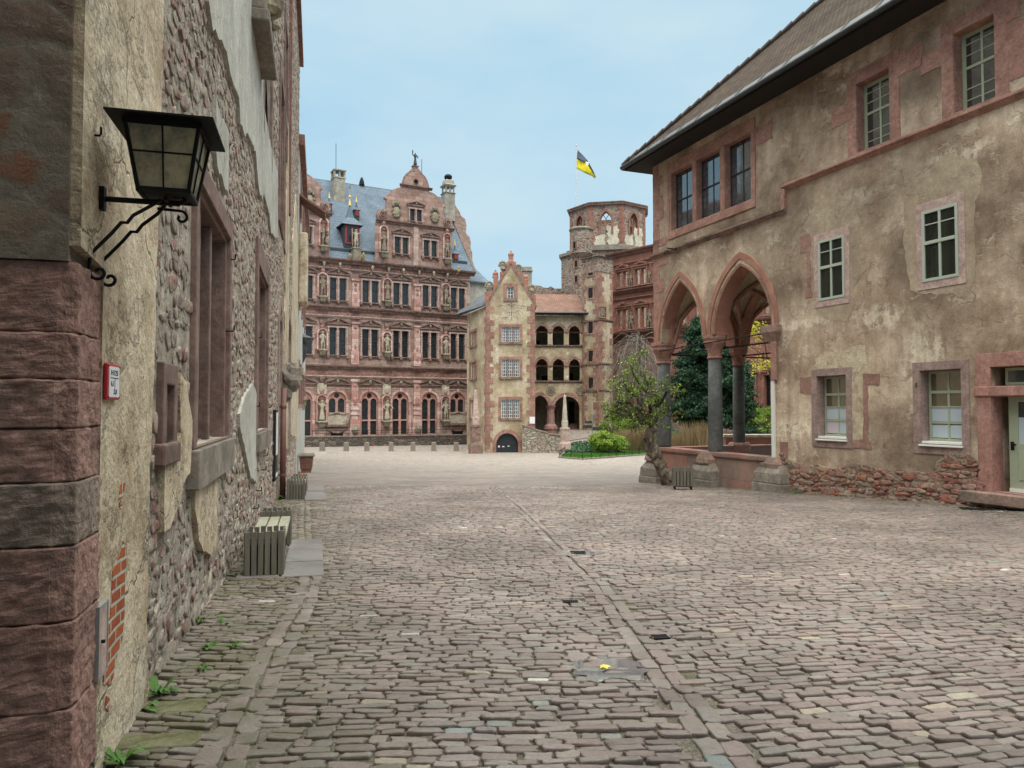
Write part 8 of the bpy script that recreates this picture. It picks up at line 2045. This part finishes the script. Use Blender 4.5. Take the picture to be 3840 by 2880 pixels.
# old leaning tree in front of the first column
OT = thing('old_leaning_tree', 'old crooked tree with flaky leaning trunk and fresh green leaves before the well hall', 'tree')
dt = 26.2
tp_ = [(520, 1530), (490, 1470), (462, 1420), (430, 1360), (405, 1310), (385, 1250), (392, 1200), (412, 1150)]
pts = [onray(*R4(x, y), dt - .1 * i) for i, (x, y) in enumerate(tp_)]; pts[0].z -= .15
c = MB(); rr_t = [.30, .20, .185, .18, .17, .17, .165, .15]; c.tube(pts, rr_t, 14)
rnd = random.Random(11)
for i in range(46):
    k = rnd.randint(0, 6); t = rnd.random(); q = pts[k].lerp(pts[k + 1], t); a = rnd.uniform(0, 2 * PI); r = rr_t[k] * .92; c.ball((q.x + r * math.cos(a), q.y + r * math.sin(a) , q.z), rnd.uniform(.05, .12), 6, 1, 1, 1.8, jit=.35)
c.build('trunk', MT['bark'], OT, smooth=True)
c = MB(); tips = []
limbs = [([(412, 1150), (385, 1140), (340, 1133), (300, 1100), (262, 1085), (235, 1100), (190, 1070)], .10), ([(412, 1150), (430, 1090), (425, 1040), (445, 980)], .13), ([(380, 1130), (355, 1080), (338, 1050), (300, 1040), (265, 1010), (225, 1020), (180, 1000)], .075),
         ([(385, 1130), (398, 1060), (385, 1000), (372, 950), (380, 900), (350, 850)], .065), ([(425, 1040), (470, 1000), (500, 940), (540, 900)], .05), ([(300, 1100), (250, 1060), (205, 1050), (150, 1080), (110, 1110)], .045), ([(372, 950), (330, 900), (300, 850), (280, 810)], .04), ([(340, 1050), (310, 980), (250, 930), (230, 880)], .04)]
for L_, r in limbs:
    y0 = rnd.uniform(-.2, .2); P_ = []
    for i, (x, y) in enumerate(L_): P_.append(onray(*R4(x, y), dt - .7 + (y0 + .5 * math.sin(i * 1.3 + r * 40)) * min(1, i / 2)))
    c.tube(P_, [r * (1 - .55 * i / len(P_)) for i in range(len(P_))], 8)
    for q, q2 in zip(P_[1:], P_[2:] + [P_[-1]]):
        for k in range(2): branch_tubes(c, q, (q2 - q).normalized() + Vector((rnd.gauss(0, .9), rnd.gauss(0, .9), rnd.gauss(.2, .8))), rnd.uniform(.28, .6), r * .3, 2, rnd, tips, .6, .0, 4, (2, 3), .12, .005, .4)
c.build('limb', MT['barkd'], OT)
T_ = np.array([tuple(t) for t in tips]); r_ = np.random.default_rng(4); n = len(T_)
cl_i = r_.integers(0, n, 420); sel = T_[cl_i[r_.integers(0, 420, 3300)]] + r_.normal(0, .065, (3300, 3)); leaf_mesh(sel, .05, 'foliage', MT['leafy'], OT, aspect=1.7)
# weeping bare tree
WT = thing('weeping_tree', 'leafless weeping tree with a dome of pale hanging twigs', 'tree'); wd = 62.0
base = onray(2395, 1640, wd); base.z = gz(base.x, base.y); top = onray(2400, 1270, wd); rnd = random.Random(5)
c = MB(); c.tube([base, base.lerp(top, .5) + Vector((.15, 0, 0)), top], [.22, .16, .08], 8); c.build('trunk', MT['barkd'], WT)
c = MB()
for k in range(170):
    a = rnd.uniform(0, 2 * PI); st = base.lerp(top, rnd.uniform(.55, 1.0)); R_ = rnd.uniform(1.0, 4.6) * (1.0 if math.cos(a) < 0 else .8); rise = rnd.uniform(.1, .9); H_ = (top.z - base.z)
    end = Vector((base.x + R_ * math.cos(a), base.y + R_ * math.sin(a), 0)); P_ = []; drop = rnd.uniform(1.6, 4.2) * (.5 + R_ / 5)
    for i in range(12):
        t = i / 11; x = st.x + (end.x - st.x) * (t ** .75); y = st.y + (end.y - st.y) * (t ** .75); z = st.z + rise * math.sin(min(1, t * 1.6) * PI) * .9 - drop * max(0, t - .22) ** 1.6 * 1.3
        P_.append(Vector((x + rnd.gauss(0, .06), y + rnd.gauss(0, .06), z)))
    c.tube(P_, [.026 * (1 - .7 * i / 11) for i in range(12)], 3, caps=False)
    for j in range(6):
        i = rnd.randint(3, 11); q = P_[i]; L_ = rnd.uniform(.4, 1.3); dx, dy = rnd.gauss(0, .22), rnd.gauss(0, .22)
        c.tube([q, q + Vector((dx, dy, -L_ * .3)), q + Vector((dx * 1.5, dy * 1.5, -L_))], [.011, .009, .007], 3, caps=False)
c.build('hanging_twigs', MT['twig'], WT)
# dark yew
def crown_pts(cx, cy, z0, z1, rx, n, seed, nclump=120, shape=lambda t: math.sin(PI * min(1, t * .9 + .12)) ** .6, cl=.5, flat=1.0):
    r_ = np.random.default_rng(seed); cl_ = []
    while len(cl_) < nclump:
        t = r_.uniform(0, 1); R_ = rx * shape(t) * math.sqrt(r_.uniform(.25, 1)) * r_.uniform(.8, 1.12); a = r_.uniform(0, 2 * PI); cl_.append((cx + R_ * math.cos(a), cy + R_ * math.sin(a), z0 + (z1 - z0) * t, a))
    cl_ = np.array(cl_); i = r_.integers(0, nclump, n); P = cl_[i][:, :3] + r_.normal(0, 1, (n, 3)) * np.array([cl, cl, cl * .45 * flat]); rad = np.hypot(cl_[i][:, 0] - cx, cl_[i][:, 1] - cy)
    sh = np.repeat(r_.uniform(.15, .85, nclump)[None], 1, 0)[0][i]; return P, sh, cl_
yd = 60.0; yb_ = onray(2672, 1640, yd); YT = thing('yew_tree', 'large dark green yew tree behind the columns of the well hall', 'tree'); gzb = gz(yb_.x, yb_.y); zt_ = onray(2672, 1190, yd).z; zb_ = onray(2672, 1590, yd).z
P, sh, cl_ = crown_pts(yb_.x + .05, yd, zb_, zt_, 3.6, 95000, 3, 260, lambda t: (1 - t) ** .42 * (1 if t > .12 else .75 + t * 2), .38, 1.0)
c = MB(); c.tube([(yb_.x, yd, gzb - .1), (yb_.x + .1, yd, zb_ + 1), (yb_.x, yd, zt_ - .5)], [.30, .22, .05], 10)
c.build('trunk', MT['bark2'], YT)
c = MB()
for q in cl_[:150]: c.tube([(yb_.x, yd, max(zb_ + .2, q[2] - .5)), ((yb_.x + q[0]) / 2, (yd + q[1]) / 2, q[2] - .05), (q[0], q[1], q[2])], [.05, .035, .015], 4, caps=False)
c.build('limb', MT['barkd'], YT); leaf_mesh(P, .115, 'foliage', MT['needle'], YT, shade=sh, aspect=2.4)
# shrubs
def shrub(name, label, px, py_base, d, rx, h, mat, n, leaf, seed, cat='shrub', stems=MT['barkd'], cl=.18, ncl=60, up=True):
    p = onray(px, py_base, d); z = gz(p.x, p.y) + (lift(p.x, p.y) if ins(p.x, p.y) else 0); t = thing(name, label, cat, Matrix.Translation((p.x, p.y, z)))
    P, sh, cl_ = crown_pts(0, 0, h * .22, h, rx, n, seed, ncl, lambda t: math.sin(PI * (t * .8 + .12)) ** .7, cl, 1.3); leaf_mesh(P, leaf, 'foliage', mat, t, shade=sh, aspect=1.7)
    c = MB()
    for q in cl_: c.tube([(q[0] * .15, q[1] * .15, -.1), (q[0] * .6, q[1] * .6, q[2] * .5), (q[0], q[1], q[2])], [.03, .02, .008], 4, caps=False)
    c.build('stem', stems, t); return t
shrub('bush', 'bright yellow green bush beside the finger post', 2262, 1650, 58, .95, 1.6, MT['bushy'], 9000, .085, 1)
shrub('bush', 'small looser green bush right of the bright yellow green bush', 2318, 1650, 58, .7, 1.3, MT['leafy'], 3200, .07, 2)
shrub('bush', 'darker green bush rising behind the bright yellow green bush', 2310, 1640, 63, 1.4, 2.6, MT['leafy'], 5200, .08, 9)
shrub('bush', 'light green bush seen through the well hall against the garden wall', 2868, 1650, 58, 1.5, 3.6, MT['leafy'], 6500, .08, 3)
shrub('bush', 'low dark green bush at the foot of the yew', 2800, 1640, 57, 1.1, 2.2, MT['needle'], 5000, .09, 7)
# dry ornamental grasses
def tuft(px, py, d, h, r, n, label, seed, name='dry_grass', mat='dryg', grp='dry ornamental grasses'):
    p = onray(px, py, d); z = gz(p.x, p.y) + (lift(p.x, p.y) if ins(p.x, p.y) else 0); r_ = np.random.default_rng(seed)
    a = r_.uniform(0, 2 * PI, n); R_ = r * np.sqrt(r_.uniform(0, 1, n)); X, Y = R_ * np.cos(a) * .5, R_ * np.sin(a) * .5; hh = h * r_.uniform(.5, 1.05, n); tx, ty = X * 2 + r_.normal(0, .12, n), Y * 2 + r_.normal(0, .12, n); w = .02
    V_ = np.stack([np.stack([X - w, Y, 0 * X], 1), np.stack([X + w, Y, 0 * X], 1), np.stack([(X + tx) / 2 + w * .7, (Y + ty) / 2, hh * .6], 1), np.stack([tx, ty, hh], 1), np.stack([(X + tx) / 2 - w * .7, (Y + ty) / 2, hh * .6], 1)], 1)
    me = bpy.data.meshes.new(name); me.vertices.add(n * 5); me.vertices.foreach_set('co', V_.reshape(-1)); me.loops.add(n * 5); me.loops.foreach_set('vertex_index', np.arange(n * 5)); me.polygons.add(n); me.polygons.foreach_set('loop_start', np.arange(n) * 5); me.update(calc_edges=True)
    at_ = me.attributes.new('col', 'FLOAT', 'POINT'); at_.data.foreach_set('value', np.repeat(r_.uniform(0, 1, n), 5)); me.materials.append(MT[mat])
    o = bpy.data.objects.new(name, me); C.objects.link(o); o.location = (p.x, p.y, z); tag(o, label, 'grass clump', grp)
for i, (px, d, h, r, lb) in enumerate(((2372, 60, 1.5, .8, 'straw coloured grass clump left of the first column beneath the weeping tree'), (2415, 60, 1.6, .8, 'straw coloured grass clump just beside the old leaning trunk'), (2545, 58, 1.4, .9, 'pale dry grass clump left of the yew trunk'), (2600, 57.5, 2.0, .8, 'tall dry grass clump at the foot of the yew seen between two columns'), (2640, 57, 2.1, .7, 'tallest dry grass clump close behind the middle column'), (2730, 57, 1.5, .8, 'dry grass clump right of the middle column'), (2335, 61, 1.3, .7, 'thin brown grass clump behind the two small bushes'))):
    tuft(px, 1660, d, h * 1.3, r * 1.4, 600, lb, i)
# yellow blossoming sprig hanging in the hall arch
yl = thing('blossoming_shrub', 'thin branch with yellow blossom showing in the right hand arch of the well hall', 'shrub'); b0_ = onray(2905, 1650, 36); b0_.z = gz(b0_.x, b0_.y); rnd = random.Random(3); c = MB(); tips = []
q1 = onray(2855, 1215, 36)
c.tube([b0_, b0_.lerp(q1, .5) + Vector((.3, 0, 0)), q1], [.08, .06, .02], 6)
for k in range(12): branch_tubes(c, b0_.lerp(q1, rnd.uniform(.72, 1.0)), Vector((rnd.gauss(-.3, .4), rnd.gauss(0, .4), rnd.gauss(.1, .4))), .8, .02, 1, rnd, tips, .5, .0, 4, (1, 3), .1, .006, .3)
c.build('limb', MT['barkd'], yl); T_ = np.array([tuple(t) for t in tips]); r_ = np.random.default_rng(2); leaf_mesh(T_[r_.integers(0, len(T_), 420)] + r_.normal(0, .07, (420, 3)), .075, 'blossom', MT['yellowfl'], yl)
# low garden wall / stone bench behind the hall
gwp = onray(2722, 1690, 33.5); gwq = onray(3000, 1700, 33.5); FWb = Fr(gwp.x, 33.5, 1, .0)
gwt = thing('garden_wall', 'low pinkish stone wall with a pale slab top behind the well hall', 'wall', FWb.M); zt_ = onray(2800, 1632, 33.5).z
c = MB(); c.box(0, 4.5, 0, .5, gz(gwp.x, 33.5) - .3, zt_ - .1); c.build('masonry', MT['blocks'], gwt); c = MB(); c.box(-.12, 4.6, -.12, .65, zt_ - .1, zt_ + .03); c.build('coping', MT['shield2'], gwt, bevel=.02)
# slatted bin at the foot of the leaning tree
pb = gpt(2564, 1838); wb = slat_bin(.62, .42, .60); wb.location = (pb[0], pb[1] + .15, pb[2] + .1); wb.rotation_euler[2] = -1.2; tag(wb, 'slatted grey wooden bin beside the leaning trunk in front of the well hall parapet', 'litter bin')
wb.rotation_euler[2] = -.12
# ------------------------------------------------------------------ weeds, puddles, drains, leaf
def weed(x, y, s, seed, label=None):
    r_ = random.Random(seed); c = MB(); z = gz(x, y)
    for k in range(r_.randint(9, 15)):
        a = r_.uniform(0, 2 * PI); L_ = s * r_.uniform(.6, 1.2); el = r_.uniform(.3, 1.0); w = s * r_.uniform(.09, .16); d = Vector((math.cos(a), math.sin(a), 0)); n_ = Vector((-math.sin(a), math.cos(a), 0)); p0 = Vector((x, y, z)); p1 = p0 + d * L_ * .55 + Vector((0, 0, L_ * el * .6)); p2 = p0 + d * L_ + Vector((0, 0, L_ * el * .45))
        c.add([p0 - n_ * w * .2, p0 + n_ * w * .2, p1 + n_ * w, p1 - n_ * w, p2], [(0, 1, 2, 3), (3, 2, 4)])
    o = c.build('weed', MT['weed2'], None); return o
wl = [((262, 1655), .10, 'weed at the very bottom corner of the left wall'), ((268, 1540), .13, 'dandelion like weed under the mossy foot of the plaster'), ((345, 1500), .12, 'leafy weed rooted at the wall foot left of the mossy flat stones'), ((435, 1345), .10, 'weed in the joints nearer of the two largest wall foot weeds'), ((478, 1348), .07, 'small weed a step out from the wall foot'), ((455, 1402), .08, 'weed among the mossy cobbles below the big window'), ((505, 1400), .06, 'smallest weed out among the mossy cobbles'), ((515, 1245), .10, 'weed at the front left foot of the nearest slatted bin'), ((560, 1240), .08, 'weed spreading before the nearest slatted bin'), ((590, 1080), .16, 'green plant at the foot of the brown drainpipe'), ((440, 1450), .06, 'tiny weed between the mossy cobbles near the plaster foot')]
for i, ((x, y), s, lb) in enumerate(wl):
    p = gpt(x * D, y * D); x_ = max(p[0], WL(p[1]) + .03); o = weed(x_, p[1], s * 1.15, i); tag(o, lb, 'weed', 'weeds along the left wall')
p = gpt(2512, 1822); o = weed(p[0] + .25, p[1] - .1, .22, 33); tag(o, 'grass tuft at the foot of the leaning tree', 'weed')
p = gpt(2975, 1852); o = weed(p[0], p[1] - .05, .18, 34); tag(o, 'grass tuft at the foot of the right hand buttress', 'weed')
c = MB(); rnd = random.Random(4)
def mstrip(pts, w, seed, label):
    P_ = ragged(pts, w * .4, .08, seed); n = len(P_); c = MB(); c.add([(x, y, gz(x, y) + .003) for x, y in P_], [tuple(range(n))])
def flat_patch(px, py, rx, ry, seed, mat, name, label, cat, lift_=.008, kind=None, amp=.25):
    x, y, _ = gpt(px, py); r_ = random.Random(seed); n = 26; vs = [(x, y, gz(x, y) + lift_)]
    for k in range(n): a = 2 * PI * k / n; q = 1 + r_.uniform(-amp, amp); X, Y = x + rx * q * math.cos(a), y + ry * q * math.sin(a); vs.append((X, Y, gz(X, Y) + lift_))
    c = MB(); c.add(vs, [(0, 1 + k, 1 + (k + 1) % n) for k in range(n)]); o = c.build(name, mat, None); tag(o, label if not kind else label, None if kind else cat, kind=kind); return o
flat_patch(2290, 2512, .26, .26, 1, MT['puddle'], 'puddle', 'shallow puddle holding a yellow leaf in the near cobbles', None, .0075, 'structure')
flat_patch(2168, 2077, .30, .26, 2, MT['puddle'], 'puddle', 'small puddle round a dark drain in the middle distance', None, .0075, 'structure')
for i, (px, py, rx, ry) in enumerate(((1725, 1866, .7, .35), (1275, 1857, .5, .3), (1700, 1840, .5, .2), (2690, 1450, 0, 0))):
    if rx: flat_patch(px, py, rx, ry, 5 + i, MT['puddle'], 'puddle', ['wet dark patch on the distant centre cobbles', 'wet dark patch near the far benches', 'faint wet patch behind the centre one'][i], None, .004, 'structure')
def drain(px, py, w, d, label, rz=0):
    x, y, z = gpt(px, py); t = thing('drain_grate', label, 'drain', Matrix.Translation((x, y, z + .009)) @ Matrix.Rotation(rz, 4, 'Z')); c = MB(); c.box(-w / 2, w / 2, -d / 2, d / 2, -.03, .0); c.build('pit', MT['dark'], t); c = MB()
    for k in range(7): q = -w / 2 + w * (k + .5) / 7; c.box(q - w / 28, q + w / 28, -d / 2, d / 2, .0, .008)
    c.box(-w / 2, w / 2, -d / 2 - .015, -d / 2, -.0, .009); c.box(-w / 2, w / 2, d / 2, d / 2 + .015, .0, .009); c.build('bars', MT['iron'], t)
drain(2168, 2077, .20, .15, 'small rusty drain grate inside the middle puddle'); drain(2478, 2398, .12, .06, 'small dark metal cover set in the near right cobbles', .2)
drain(3700, 1912, .95, .32, 'long dark doormat grating before the green door', -.37); drain(2140, 2262, .14, .05, 'narrow steel slot cover in the centre cobbles')
x, y, z = gpt(2268, 2512); c = MB(); rnd = random.Random(1)
for k in range(5): a = k * 1.25; d = Vector((math.cos(a), math.sin(a), 0)) * .035; n_ = Vector((-d.y, d.x, 0)) * .5; c.add([(0, 0, .004), tuple(d * .6 + n_ + Vector((0, 0, .014))), tuple(d * 1.2 + Vector((0, 0, .006))), tuple(d * .6 - n_ + Vector((0, 0, .012)))], [(0, 1, 2, 3)])
o = c.build('fallen_leaf', MT['leafyellow'], None); o.location = (x, y, z + .009); tag(o, 'fallen yellow leaf lying in the near puddle', 'leaf')
# flat mossy threshold stones at the near wall foot
for i, (px, py, w, d) in enumerate(((620, 2660, .40, .17), (560, 2790, .46, .16))):
    x, y, z = gpt(px, py); c = MB(); P_ = ragged([(-w / 2, -d / 2), (-w / 2, d / 2), (w / 2, d / 2), (w / 2, -d / 2)], .014, .07, i); n = len(P_); c.add([(a, b, -.03) for a, b in P_] + [(a, b, .013) for a, b in P_], [tuple(range(n))[::-1], tuple(range(n, 2 * n))] + [(k, (k + 1) % n, (k + 1) % n + n, k + n) for k in range(n)])
    o = c.build('edging_stone', MT['mossy'], None, bevel=.010); o.location = (x, y, z + .002); o.rotation_euler[2] = .1; o['kind'] = 'structure'
